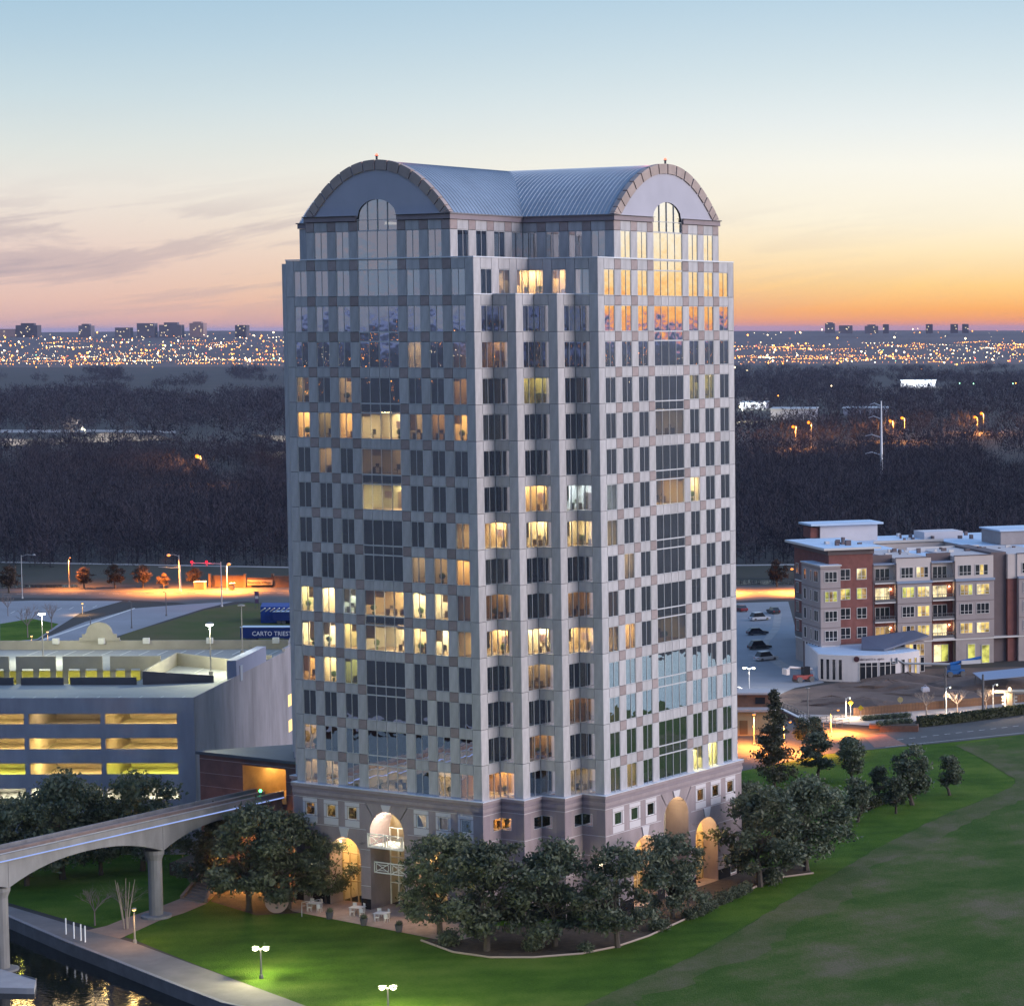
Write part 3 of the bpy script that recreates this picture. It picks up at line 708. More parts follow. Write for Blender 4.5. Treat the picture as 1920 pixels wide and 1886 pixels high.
# walls of the two far sides, seen only as slivers
def rear(kind, z0, z1):
    P = plan(kind); m_ = len(P) // 4
    pts = P[m_:] + [P[0]]                           # from the far end of the right facade round to the left facade
    pts = pts[:-1] if False else pts
    V = []; F = []
    for i, p in enumerate(pts): V += [(p[0], p[1], z0), (p[0], p[1], z1)]
    for i in range(len(pts) - 2): F.append((2 * i, 2 * i + 2, 2 * i + 3, 2 * i + 1))
    return MB().add(V, F)
def rear_wall(kind, z0, z1):
    P = plan(kind); n4 = len(P) // 4
    # the right facade runs from P[n4-1] (D) to P[n4]; the left facade from P[-1] (L) to P[0] (A)
    pts = P[n4:]
    V = []; F = []
    for p in pts: V += [(p[0], p[1], z0), (p[0], p[1], z1)]
    for i in range(len(pts) - 1): F.append((2 * i, 2 * i + 2, 2 * i + 3, 2 * i + 1))
    MB().add(V, F).obj('rear_wall', granite, tower)
rear_wall('stair', ZB[16], 69.95); rear_wall('cross2', 69.95, 74.0); rear_wall('cross1', 73.9, 78.22)
# floors and core keep daylight from passing through
for k in range(2, 17):
    pl = offset(plan('stair' if k > 3 else 'cross2' if k == 3 else 'cross1'), -.33)
    z_ = ZT[k] + .28
    MB().prism(pl, z_, z_ + .5).obj('floor_slab', slab_m, tower)
h_ = W / 2 - 4.6
MB().box(CX - h_, CX + h_, CY - h_, CY + h_, ZB[16] + .1, 78).obj('core', dark_m, tower)
for sx in (-1, 1):
    MB().box(CX - h_ + .2, CX + h_ - .2, *( (CY + h_, CY + W/2 + 3*S - 4.2) if sx > 0 else (CY - W/2 - 3*S + 4.4, CY - h_)), ZB[16] + .1, 78).obj('core', dark_m, tower)
    MB().box(*((CX + h_, CX + W/2 + 3*S - 4.4) if sx > 0 else (CX - W/2 - 3*S + 4.2, CX - h_)), CY - h_ + .2, CY + h_ - .2, ZB[16] + .1, 78).obj('core', dark_m, tower)
# roofs of the set-backs with copings
def ledge(kind, z0, z1, m_, nm):
    MB().prism(offset(plan(kind), -.12), z0, z1).obj(nm, m_, tower)
ledge('stair', 69.72, 69.86, slab_m, 'terrace'); ledge('cross2', 73.70, 73.84, slab_m, 'terrace')
def coping(kind, z, seg):
    P = plan(kind); Q = offset(P, .05); I = offset(P, -.42)
    for i in seg:
        j = (i + 1) % len(P)
        MB().prism([Q[i], Q[j], I[j], I[i]], z, z + .13).obj('coping', coping_m, tower)
coping('stair', 69.955, range(0, 6)); coping('cross2', 74.005, range(0, 2))
coping('cross2', 74.005, [2, 11])

# vaulted roofs
AV, BV, ZS = W / 2 - A1, 6.0, 78.85
def vault(t): return BV * (1 - abs(t) ** 2.15)
NP = 28
def vault_mesh():
    b = MB(); T = W / 2 + 3 * S; ys = []; y = -T + .35
    while y < T - .35: ys += [(y, 0.), (y + .50, 0.), (y + .52, .055), (y + .57, .055)]; y += .60
    ts = [-1 + 2 * i / NP for i in range(NP + 1)]
    V = [(AV * t * (1 + dz / 20), yy, vault(t) + dz) for yy, dz in ys for t in ts]; n = NP + 1
    F = [(r_ * n + i, r_ * n + i + 1, (r_ + 1) * n + i + 1, (r_ + 1) * n + i) for r_ in range(len(ys) - 1) for i in range(NP)]
    return b.add(V, F).mesh('vaulted_roof', roof_m)
vm = vault_mesh()
for r_ in (0, math.pi / 2): link('vaulted_roof', vm, tower, (CX, CY, ZS), r_)
gutter_m = mat('gutter', (.20, .18, .19), .6)
# cornices under the vaults (front pieces leave the arched glass free)
P1 = plan('cross1'); Q = offset(P1, .16); I1 = offset(P1, -.3); n4 = 3
segs = [(0, 1), (1, 2), (3, 4), (4, 5), (6, 7), (7, 8), (9, 10), (10, 11)]
for i, j in segs:
    MB().prism([Q[i], Q[j], I1[j], I1[i]], 78.24, 78.80).obj('cornice', pinkdark_m, tower)
    Q3 = offset(P1, .30)
    MB().prism([Q3[i], Q3[j], I1[j], I1[i]], 78.80, 78.93).obj('gutter', gutter_m, tower)
c0, c1 = BAY[3]
for face in (FL, FR):
    for u0, u1 in ((A1 - .16, c0 - .05), (c1 + .05, W - A1 + .16)):
        panel('cornice', face, u0, u1, 78.24, 78.80, pinkdark_m, tower, y=-.16, t=.5)
        panel('gutter', face, u0 - .1, u1 + .1, 78.80, 78.90, gutter_m, tower, y=-.34, t=.6)
    # tympanum with the arched head of the centre window cut out
    mid = W / 2; gw = W4 / 2; zg = 78.24; NA = 20
    def gz(t): return zg + .25 + 2.15 * math.sqrt(max(0, 1 - t * t))
    out = [(mid + AV * t, ZS + vault(t) * .985) for t in [1 - 2 * i / 40 for i in range(41)]]
    poly = [(A1, 78.7), (mid - gw, 78.7)] + [(mid + gw * t, gz(t)) for t in [-1 + 2 * i / NA for i in range(NA + 1)]] + [(mid + gw, 78.7), (W - A1, 78.7)] + out
    V = [tuple(fp(face, x, .06, z_)) for x, z_ in poly]; F = [orient(t, poly) for t in geometry.tessellate_polygon([[Vector((x, z_, 0)) for x, z_ in poly]])]
    MB().add(V, F).obj('tympanum', tymp_m, tower)
    # reveal of the arch
    V = []; F = []
    for i in range(NA + 1):
        t = -1 + 2 * i / NA; V += [tuple(fp(face, mid + gw * t, .06, gz(t))), tuple(fp(face, mid + gw * t, .4, gz(t)))]
    for i in range(NA): F.append((2 * i, 2 * i + 2, 2 * i + 3, 2 * i + 1))
    MB().add(V, F).obj('arch_reveal', joint_m, tower)
    # arched head glazing: four panes and mullions, in one window with the strip below it
    hw_ = MB()
    for i in range(5):
        t = -1 + i / 2; x = mid + gw * t; zt_ = gz(t) if 0 < i < 4 else gz(t)
        for dx in (.03,):
            p = [fp(face, x - dx, .1, ZT[1]), fp(face, x + dx, .1, ZT[1]), fp(face, x + dx, .22, ZT[1]), fp(face, x - dx, .22, ZT[1])]
            hw_.add([tuple(q_) for q_ in p] + [(q_.x, q_.y, zt_) for q_ in p], [(0, 1, 5, 4), (1, 2, 6, 5), (2, 3, 7, 6), (3, 0, 4, 7)])
    for zz in (ZT[1] + .03, zg + .1):
        p = [fp(face, mid - gw, .1, zz), fp(face, mid + gw, .1, zz), fp(face, mid + gw, .22, zz), fp(face, mid - gw, .22, zz)]
        hw_.add([tuple(q_) for q_ in p] + [(q_.x, q_.y, zz + .06) for q_ in p], [(0, 3, 2, 1), (4, 5, 6, 7), (0, 1, 5, 4), (2, 3, 7, 6)])
    hwo = hw_.obj('arched_window', frame_m, tower)
    for i in range(4):
        ts = [-1 + i / 2 + q_ / 12 for q_ in range(7)]
        poly = [(mid + gw * ts[0], ZT[1]), (mid + gw * ts[-1], ZT[1])] + [(mid + gw * t, gz(t) + .02) for t in reversed(ts)]
        V = [tuple(fp(face, x, .2, z_)) for x, z_ in poly]; F = [orient(t, poly) for t in geometry.tessellate_polygon([[Vector((x, z_, 0)) for x, z_ in poly]])]
        MB().add(V, F).obj('pane', gl, hwo)
    # ring of stone blocks round the vault end
    NB = 18
    for i in range(NB):
        t0, t1 = -math.cos(math.pi * (i + .06) / NB), -math.cos(math.pi * (i + .94) / NB)
        ts = [t0 + (t1 - t0) * q_ / 4 for q_ in range(5)]
        ou = [(mid + AV * 1.006 * t, ZS + vault(t) * 1.0 + .16) for t in ts]
        inn = []
        for t in ts:
            sl = -BV * 2.15 * abs(t) ** 1.15 * (1 if t > 0 else -1) / AV; nl = math.hypot(1, sl)
            inn.append((mid + AV * t + .95 * sl / nl * 1.0, ZS + vault(t) - .95 / nl))
        inn = [(min(max(x, A1 + .2), W - A1 - .2), max(z_, 78.92)) for x, z_ in inn]
        poly = ou + inn[::-1]; n_ = len(poly)
        V = [tuple(fp(face, x, -.10, z_)) for x, z_ in poly] + [tuple(fp(face, x, .55, z_)) for x, z_ in poly]
        F = [(q_, q_ + 1, n_ - 2 - q_, n_ - 1 - q_) for q_ in range(4)] + [(n_ + q_ + 1, n_ + q_, 2 * n_ - 1 - q_, 2 * n_ - 2 - q_) for q_ in range(4)]
        F += [(q_, n_ + q_, n_ + (q_ + 1) % n_, (q_ + 1) % n_) for q_ in range(n_)]
        o = MB().add(V, F).obj('arch_block', ring_m, tower)
    bp = fp(face, mid, .25, ZS + BV + .2)
    be = MB().lathe((bp.x, bp.y, bp.z), [(.12, 0), (.12, .35), (.2, .36), (.2, .42)], 8).obj('beacon', joint_m, tower)
    MB().ball((bp.x, bp.y, bp.z + .50), .16, 8).obj('bulb', emis('beacon_red', (1, .16, .10), 3.0), be)
    lamp(be, (bp.x, bp.y, bp.z + .8), (1, .15, .08), 90, .2)

# ------------------------------------------------------------------ base of the tower
ZC = ZB[16]                                         # 13.87
OB = .3
PB = plan('stair')
for z0, z1, d, mm in ((ZC - .32, ZC - .004, OB + .22, pink_m), (ZC - .75, ZC - .33, OB + .08, pinkdark_m), (ZC - 1.15, ZC - .76, OB + .14, pink_m), (ZC - 1.5, ZC - 1.16, OB + .05, pinkdark_m)):
    MB().prism(offset(PB, d), z0, z1).obj('cornice', mm, tower)
MB().prism(offset(PB, OB + .24), ZC - .003, ZC + .06).obj('coping', coping_m, tower)
ZW = ZC - 1.5
BL = W + 2 * OB
BFL = (Vector((-W - OB, -OB, 0)), 0.0); BFR = (Vector((3 * S + OB, 3 * S - OB, 0)), math.pi / 2)
WZ0, WZ1 = 10.25, 11.7
def arch_pts(c, hw, spring, n=16):
    return [(c - hw, 0.)] + [(c - hw * math.cos(math.pi * i / n), spring + hw * math.sin(math.pi * i / n)) for i in range(n + 1)] + [(c + hw, 0.)]
archlamp = emis('arch_lamp', (1, .86, .55), 40)
balcony_m = mat('balcony_white', (.82, .82, .78), .5)
doorfr_m = mat('door_frame', (.45, .36, .22), .4)
lunette_l = {}
for face, side in ((BFL, 'left'), (BFR, 'right')):
    mid = BL / 2
    arches = [(mid - 6.3, 2.35, 5.75, 2.2), (mid, 2.5, 9.05, 3.4), (mid + 6.3, 2.35, 5.75, 2.2)]
    outl = [(0, 0)]
    for c, hw, sp, dp in arches: outl += arch_pts(c, hw, sp)
    outl += [(BL, 0), (BL, ZW), (0, ZW)]
    holes = []
    for b in (0, 1, 2, 4, 5, 6):
        cu = OB + (BAY[b][0] + BAY[b][1]) / 2; holes.append([(cu - .68, WZ0), (cu + .68, WZ0), (cu + .68, WZ1), (cu - .68, WZ1)])
    for cu in (1.9, BL - 1.9): holes.append([(cu - .65, 1.35 if side == 'left' else .3), (cu + .65, 1.35 if side == 'left' else .3), (cu + .65, 5.2), (cu - .65, 5.2)])
    polys = [[Vector((x, z_, 0)) for x, z_ in outl]] + [[Vector((x, z_, 0)) for x, z_ in h] for h in holes]
    allp = outl + [q for h in holes for q in h]
    V = [tuple(fp(face, x, 0, z_)) for x, z_ in allp]; F = [orient(t, allp) for t in geometry.tessellate_polygon(polys)]
    MB().add(V, F).obj('base_wall', pink_m, tower)
    for hi, h in enumerate(holes):
        (x0, z0), (x1, z1) = h[0], h[2]
        V = [tuple(fp(face, x, y, z_)) for y in (0, .35) for x, z_ in h]
        MB().add(V, [(i, (i + 1) % 4, 4 + (i + 1) % 4, 4 + i) for i in range(4)]).obj('window_reveal', line_m, tower)
        lt = None
        if hi < 6: lt = {'left': 'ddd...', 'right': '...ddd'}[side][hi]
        else: lt = 'o' if (side == 'left' and hi == 6) else 'd' if side == 'left' else None
        window(tower, face, x0, x1, z0, z1, 1, lt if lt != '.' else None, fm=wframe_m, name='base_window', ext=.2, depth=2.5)
        # pale surround panels
        for a, b_, c_, d_ in (((x0 - .42, x1 + .42, z1 + .06, 12.25), (x0 - .42, x0 - .06, z0, z1 + .06), (x1 + .06, x1 + .42, z0, z1 + .06), (x0 - .42, x1 + .42, 9.35, z0 - .06)) if hi < 6 else ()):
            panel('window_surround', face, a, b_, c_, d_, line_m, tower, y=-.03, t=.06)
    for c, hw, sp, dp in arches:
        ap = arch_pts(c, hw, sp); n = len(ap)
        V = [tuple(fp(face, x, y, z_)) for y in (0, dp) for x, z_ in ap]
        MB().add(V, [(i, i + 1, n + i + 1, n + i) for i in range(n - 1)]).obj('arch_soffit', pink_m, tower)
        # glazed back of the recess
        big = hw > 2.4
        wn = MB(); y0 = dp - .12
        def bar(x0, x1, z0, z1, b=wn, y0=y0, y1=dp + .06):
            p = [fp(face, x0, y0, z0), fp(face, x1, y0, z0), fp(face, x1, y1, z0), fp(face, x0, y1, z0)]
            b.add([tuple(q) for q in p] + [(q.x, q.y, z1) for q in p], [(0, 3, 2, 1), (4, 5, 6, 7), (0, 1, 5, 4), (1, 2, 6, 5), (2, 3, 7, 6), (3, 0, 4, 7)])
        top = sp + hw
        bar(c - .05, c + .05, 0, top - .02)
        for z_ in ((2.45, 4.5, sp - .05) if not big else (2.6, 5.6, sp - .05)): bar(c - hw + .01, c + hw - .01, z_, z_ + .1)
        for x in (c - hw + .02, c + hw - .12, c - hw / 2 - .04, c + hw / 2): bar(x, x + .1, 0, sp)
        wo_ = wn.obj('arch_window', wframe_m if big else doorfr_m, tower)
        poly = [(x, z_) for x, z_ in ap]
        V = [tuple(fp(face, x, dp, z_)) for x, z_ in poly]; F = [orient(t, poly) for t in geometry.tessellate_polygon([[Vector((x, z_, 0)) for x, z_ in poly]])]
        MB().add(V, F).obj('pane', glc if side == 'left' or not big else gl, wo_)
        # lit hall behind
        bx = MB(); yb = dp + 3.0
        def q4(a, b, c_, d_, mi=0): bx.add([tuple(fp(face, *q)) for q in (a, b, c_, d_)], [(0, 1, 2, 3)], mi)
        x0, x1 = c - hw - .3, c + hw + .3; zt_ = top + .1
        q4((x0, dp + .1, .02), (x1, dp + .1, .02), (x1, yb, .02), (x0, yb, .02), 1); q4((x0, yb, 0), (x1, yb, 0), (x1, yb, zt_), (x0, yb, zt_))
        q4((x0, dp + .1, 0), (x0, yb, 0), (x0, yb, zt_), (x0, dp + .1, zt_)); q4((x1, dp + .1, 0), (x1, dp + .1, zt_), (x1, yb, zt_), (x1, yb, 0))
        q4((x0, dp + .1, zt_), (x0, yb, zt_), (x1, yb, zt_), (x1, dp + .1, zt_))
        ho = bx.obj('hall', [roomwall_m, roomfloor_m], tower)
        kind = 'o' if not big else 'd'
        MB().add([tuple(fp(face, x, y, zt_ - .06)) for x, y in ((c - 1.2, dp + .4), (c - 1.2, yb - .4), (c + 1.2, yb - .4), (c + 1.2, dp + .4))], [(0, 1, 2, 3)]).obj('ceiling_light', room_light(kind), ho)
        # lamp under the crown of the arch
        lp = fp(face, c - hw * .45, .5, sp + hw * .72); lb = MB().ball((lp.x, lp.y, lp.z), .09, 8).obj('arch_lamp', archlamp, tower)
        lamp(lb, fp(face, c - .1, 1.1, sp + hw - .75), (1, .74, .38) if not (big and side == 'left') else (1, .88, .66), 1100 if big and side == 'left' else 420 if big else 380, .15)
        MB().add([tuple(fp(face, x, y, .09)) for x, y in ((c - hw, -.2), (c + hw, -.2), (c + hw, dp), (c - hw, dp))], [(0, 1, 2, 3)]).obj('recess_floor', paver_m, tower)
        # keystone
        kz0, kz1 = top + .02, (ZW - .02 if big else 9.2)
        kp = [(c - .42, kz0), (c + .42, kz0), (c + .72, kz1), (c - .72, kz1)]
        V = [tuple(fp(face, x, y, z_)) for y in (-.14, .1) for x, z_ in kp]
        MB().add(V, [(0, 1, 2, 3), (0, 4, 5, 1), (1, 5, 6, 2), (2, 6, 7, 3), (3, 7, 4, 0)]).obj('keystone', line_m, tower)
        # pale line that steps round the arch
        for sg in (-1, 1):
            zl = 12.28 if big else 7.75
            a_, b_ = (c + sg * (hw * .80), top - hw * .35), (c + sg * (hw + .55), zl)
            nx, nz = (b_[1] - a_[1]), -(b_[0] - a_[0]); ln = math.hypot(nx, nz); nx, nz = nx / ln * .05, nz / ln * .05
            if big or True:
                kp = [(a_[0] - nx, a_[1] - nz), (a_[0] + nx, a_[1] + nz), (b_[0] + nx, b_[1] + nz), (b_[0] - nx, b_[1] - nz)]
                kp = [(x, max(z_, top - hw * .3)) for x, z_ in kp]
                V = [tuple(fp(face, x, y, z_)) for y in (-.025, .0) for x, z_ in kp]
                MB().add(V, [(0, 1, 2, 3), (3, 2, 1, 0), (0, 4, 5, 1), (1, 5, 6, 2), (2, 6, 7, 3), (3, 7, 4, 0)]).obj('stone_line', line_m, tower)
        if big and side == 'left':
            for z0, z1, y0 in ((7.35, 9.0, -.35), (4.3, 5.6, .5)):
                lb_ = MB(); dx = hw - .05 if y0 > 0 else hw + .12
                def bb(x0, x1, z0, z1, y_=y0, t=.09):
                    p = [fp(face, x0, y_, z0), fp(face, x1, y_, z0), fp(face, x1, y_ + t, z0), fp(face, x0, y_ + t, z0)]
                    lb_.add([tuple(q) for q in p] + [(q.x, q.y, z1) for q in p], [(0, 3, 2, 1), (4, 5, 6, 7), (0, 1, 5, 4), (1, 2, 6, 5), (2, 3, 7, 6), (3, 0, 4, 7)])
                bb(c - dx, c + dx, z0, z0 + .12); bb(c - dx, c + dx, z1 - .12, z1)
                for x in (c - dx, c - .06, c + dx - .12): bb(x, x + .12, z0, z1)
                for h0, h1 in ((c - dx, c), (c, c + dx)):
                    for (xa, za, xb, zb) in ((h0, z0, h1, z1), (h0, z1, h1, z0)):
                        a = fp(face, xa, y0 + .045, za); b2 = fp(face, xb, y0 + .045, zb); lb_.tube([a, b2], .05, 4)
                    ins = .3
                    bb(h0 + ins, h1 - ins, z0 + ins, z0 + ins + .06); bb(h0 + ins, h1 - ins, z1 - ins - .06, z1 - ins)
                    bb(h0 + ins, h0 + ins + .06, z0 + ins, z1 - ins); bb(h1 - ins - .06, h1 - ins, z0 + ins, z1 - ins)
                if y0 < 0:
                    p = [fp(face, c - dx, y0 + .09, z0), fp(face, c + dx, y0 + .09, z0), fp(face, c + dx, dp - .1, z0), fp(face, c - dx, dp - .1, z0)]
                    p = [fp(face, c - hw + .02, .02, z0), fp(face, c + hw - .02, .02, z0), fp(face, c + hw - .02, dp - .1, z0), fp(face, c - hw + .02, dp - .1, z0)]
                    lb_.add([tuple(q) for q in p] + [(q.x, q.y, z0 + .15) for q in p], [(0, 3, 2, 1), (4, 5, 6, 7), (0, 1, 5, 4), (1, 2, 6, 5), (2, 3, 7, 6), (3, 0, 4, 7)])
                lb_.obj('balcony', balcony_m, tower)
    # black plinth and pale string lines between the openings
    gaps = [(0, arches[0][0] - 2.35), (arches[0][0] + 2.35, mid - 2.5), (mid + 2.5, arches[2][0] - 2.35), (arches[2][0] + 2.35, BL)]
    for gi, (a, b) in enumerate(gaps):
        cuts = [(a, b)] if gi in (1, 2) else ([(a, 1.9 - .7), (1.9 + .7, b)] if gi == 0 else [(a, BL - 1.9 - .7), (BL - 1.9 + .7, b)])
        for a_, b_ in cuts:
            panel('plinth', face, a_, b_, 0, 1.3, plinth_m, tower, y=-.06, t=.1)
            for z_ in (2.7, 4.9):
                panel('stone_line', face, a_, b_, z_, z_ + .12, line_m, tower, y=-.025, t=.05)
        panel('stone_line', face, a, b, 6.9, 7.02, line_m, tower, y=-.025, t=.05)
    for a, b in ((0, mid - 3.05), (mid + 3.05, BL)):
        panel('stone_line', face, a, b, 12.26, 12.38, line_m, tower, y=-.025, t=.05)
        panel('stone_line', face, a, b if a == 0 else b, 9.2, 9.32, line_m, tower, y=-.025, t=.05)
# stepped corner of the base
for q in range(3):
    fx = (Vector((q * S + OB, q * S - OB, 0)), math.pi / 2); fy = (Vector((q * S + OB, (q + 1) * S - OB, 0)), 0.0)
    qw = 1.45
    for face, u0, u1 in ((fx, S - qw, S), (fy, 0, qw)):
        us = [0, u0, u1, S] if u0 > 0 else [0, u1, S]
        us = sorted(set(us))
        gi = us.index(u0)
        wall_sheet('base_corner_wall', face, us, [0, 1.3, 9.2, WZ0, WZ1, ZW], lambda i, j, gi=gi: not (i == gi and j == 3), pink_m, tower, y=0)
        panel('plinth', face, 0.07 if face is fx else .0, S - (.07 if face is fx else 0), 0, 1.3, plinth_m, tower, y=-.06, t=.05)
        for z_ in (2.7, 4.9, 6.9, 9.2, 12.26): panel('stone_line', face, .0, S, z_, z_ + .12, line_m, tower, y=-.025, t=.02)
        a, b = (0.05, S - qw - .55) if face is fx else (qw + .55, S - .05)
        panel('dark_panel', face, a, b, 9.4, 12.2, pinkdark_m, tower, y=-.02, t=.015)
    corner_window((q * S + OB, (q + 1) * S - OB), WZ0, WZ1, qa=qw, n=1, lit='o' if q == 0 else None)
# far sides of the base
PBO = offset(PB, OB); n4 = len(PB) // 4
pts = PBO[n4:]; V = []; F = []
for p in pts: V += [(p[0], p[1], 0), (p[0], p[1], ZW)]
for i in range(len(pts) - 1): F.append((2 * i, 2 * i + 2, 2 * i + 3, 2 * i + 1))
MB().add(V, F).obj('rear_wall', pink_m, tower)
MB().box(CX - 10, CX + 10, CY - 10, CY + 10, .1, ZW - .1).obj('core', dark_m, tower)
# flood lamp on the stepped corner
lp = fp((Vector((2 * S + OB, 3 * S - OB, 0)), 0.0), S - .7, -.18, 6.2)
lb = MB().ball((lp.x, lp.y, lp.z), .2, 8).obj('wall_lamp', emis('wall_lamp', (1, .95, .6), 18), tower)
lamp(lb, (lp.x, lp.y - .3, lp.z), (1, .85, .5), 40, .15)
# ------------------------------------------------------------------ parking garage
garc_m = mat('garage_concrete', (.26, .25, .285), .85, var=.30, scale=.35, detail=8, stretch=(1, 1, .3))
gardeck_m = mat('garage_deck', (.30, .31, .31), .8, var=.28, scale=.08, detail=8)
garwall_m = mat('garage_upstand', (.30, .28, .24), .85, var=.2, scale=.3)
garshade_joint_m = mat('garage_shade_and_joint', (.11, .10, .11), .85, var=.2, scale=.3)  # shade of the roof parapets put into the colour; joints share the tone
garbay_m = mat('garage_bay_concrete', (.55, .53, .48), .85, var=.2, scale=.3)
garlight = {'o': emis('garage_light_amber', (1, .66, .22), 95, True), 'y': emis('garage_light_yellow', (.95, .90, .12), 110, True), 'w': emis('garage_light_white', (1, .97, .74), 120, True), 'd': emis('garage_light_dim', (1, .7, .35), 24, True)}
RG = R(29.1); GX, GD = -92.7, 320.8
garage = empty('parking_garage', E(GX, GD), 0, 'pale concrete multi-storey parking garage with lit openings, left of the tower', 'garage')
garage.location = (0, 0, 0)
GF = (E(-150, GD), RG); GS = (E(GX, GD), RG + math.pi / 2)
GL = 57.3; LV = 19.0
cols = [(-114.4 - 9.65 * i, -105.4 - 9.65 * i) for i in range(-1, 4)]
OPN = []
for a in (-103.95, -113.6, -123.25, -132.9, -142.55): OPN.append((a + 150, a + 150 + 9.05))
ROWS = [(16.7, 18.0), (13.5, 14.9), (10.3, 11.7), (7.1, 8.5), (3.9, 5.3), (.7, 2.1)]
us = sorted({0, GL} | {x for o_ in OPN for x in o_}); zs = sorted({0, 20.0} | {z for r_ in ROWS for z in r_})
garfront_m = mat('shade_lifted_front', (.40, .39, .46), .85, var=.25, scale=.35, detail=8, stretch=(1, 1, .3))  # garage concrete painted paler here to lift the front out of its shade
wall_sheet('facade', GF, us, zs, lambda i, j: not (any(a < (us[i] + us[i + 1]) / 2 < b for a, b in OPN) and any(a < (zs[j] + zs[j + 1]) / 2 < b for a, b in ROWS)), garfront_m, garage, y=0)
glit = [('do', 'oo'), ('oo', 'oo'), ('oy', 'yo'), ('ww', 'ww')]
for ri, (z0, z1) in enumerate(ROWS[:4]):
    for oi, (a, b) in enumerate(OPN[:3]):
        kind = [['o', 'd', 'o'], ['o', 'o', 'o'], ['y', 'o', 'y'], ['w', 'w', 'w']][ri][oi]
        bx = MB(); x0, x1, y1, f0, c1 = -.3, b - a + .3, 11.0, -1.0, z1 - z0 + .5
        def q(p, mi=0): bx.add(p, [(0, 1, 2, 3)], mi)
        q([(x0, .02, f0), (x1, .02, f0), (x1, y1, f0), (x0, y1, f0)]); q([(x0, y1, f0), (x1, y1, f0), (x1, y1, c1), (x0, y1, c1)])
        q([(x0, .02, f0), (x0, y1, f0), (x0, y1, c1), (x0, .02, c1)]); q([(x1, .02, f0), (x1, .02, c1), (x1, y1, c1), (x1, y1, f0)]); q([(x0, .02, c1), (x0, y1, c1), (x1, y1, c1), (x1, .02, c1)])
        o = bx.obj('parking_bay', garbay_m, garage, loc=fp(GF, a, 0, z0), rz=GF[1])
        for q_ in range(2):
            MB().box(.9 + q_ * 4.4, 3.7 + q_ * 4.4, 3.5, 4.1, c1 - .12, c1 - .06).obj('ceiling_light', garlight[kind], o)
        # reveal of the opening
        V = [(u_, y_, z_) for y_ in (.0, .35) for u_, z_ in ((0, 0), (b - a, 0), (b - a, z1 - z0), (0, z1 - z0))]
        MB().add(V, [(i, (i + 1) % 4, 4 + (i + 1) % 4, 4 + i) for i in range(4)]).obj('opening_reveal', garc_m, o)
for z_ in (3.0, 6.2, 9.4, 12.6, 15.8, 18.9):                       # shadow grooves between the precast panels
    panel('groove', GF, 0, GL - .3, z_, z_ + .06, garshade_joint_m, garage, y=-.006, t=.004)
# side wall
us = [0, 18, 36, 57.6]
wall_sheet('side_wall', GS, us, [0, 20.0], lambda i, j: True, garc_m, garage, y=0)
for u_ in (9, 19, 28, 36.5, 46): panel('groove', GS, u_, u_ + .09, 0, 20, garshade_joint_m, garage, y=-.006, t=.004)
for z_ in (9.4, 12.6, 15.8): panel('groove', GS, 0, 36, z_, z_ + .06, garshade_joint_m, garage, y=-.006, t=.004)
# rounded gable on the far end of the side wall with its four lit windows
gb = [(41, 19.5), (57.6, 19.5), (57.6, 20.4)] + [(53.5 - 4.1 * math.cos(math.pi - i / 10 * math.pi) , 20.4 + 1.55 * math.sin(math.pi * i / 10)) for i in range(0, 11)] + [(49.4, 20.4), (46, 20.4), (46, 20.0), (41, 20.0)]
gb = [(41, 19.5), (57.6, 19.5)] + [(53.5 + 4.1 * math.cos(math.pi * i / 10), 20.5 + 1.5 * math.sin(math.pi * i / 10)) for i in range(11)] + [(46, 20.5), (46, 20.02), (41, 20.02)]
V = [tuple(fp(GS, u_, y_, z_)) for y_ in (-.02, .4) for u_, z_ in gb]; n = len(gb)
F = [orient(t, gb) for t in geometry.tessellate_polygon([[Vector((x, z_, 0)) for x, z_ in gb]])]
F += [tuple(n + i for i in reversed(f)) for f in F] + [(i, n + i, n + (i + 1) % n, (i + 1) % n) for i in range(n)]
MB().add(V, F).obj('gable', garc_m, garage)
for u_ in (47.2, 51.6):
    for z_ in (8.1, 11.8):
        panel('stair_window', GS, u_, u_ + 2.0, z_, z_ + 1.75, emis('stair_window_glow', (1, .70, .30), 1.5), garage, y=-.03, t=.05)
# roof deck with the ramp well cut out
def gq(X, d): p = E(X, d); return (p.x, p.y)
hole = [gq(-134, 341), gq(-106.8, 341), gq(-106.8, 354.5), gq(-134, 354.5)]
outer = [gq(-150, GD), gq(GX, GD), gq(GX, 378.4), gq(-150, 378.4)]
allp = outer + hole
MB().add([(x, y, LV) for x, y in allp], [orient(t, allp) for t in geometry.tessellate_polygon([[Vector((x, y, 0)) for x, y in outer], [Vector((x, y, 0)) for x, y in hole]])]).obj('roof_deck', gardeck_m, garage)
MB().sheet([gq(-135, 340), gq(-106, 340), gq(-106, 368), gq(-135, 368)], 15.9).obj('lower_deck', garbay_m, garage)
wb = MB(); wb.add([tuple(E(-135, 368, 15.9)), tuple(E(-106, 368, 15.9)), tuple(E(-106, 368, LV)), tuple(E(-135, 368, LV))], [(0, 1, 2, 3)])
wb.obj('well_back_wall', garbay_m, garage)
for X in (-131, -127, -123, -119, -115, -111, -108):
    MB().add([tuple(E(X - 1.2, 357, 18.85)), tuple(E(X - 1.2, 358.0, 18.85)), tuple(E(X + 1.2, 358.0, 18.85)), tuple(E(X + 1.2, 357, 18.85))], [(0, 1, 2, 3)]).obj('well_light', garlight['y'], garage)
ax, ay = ER, EF
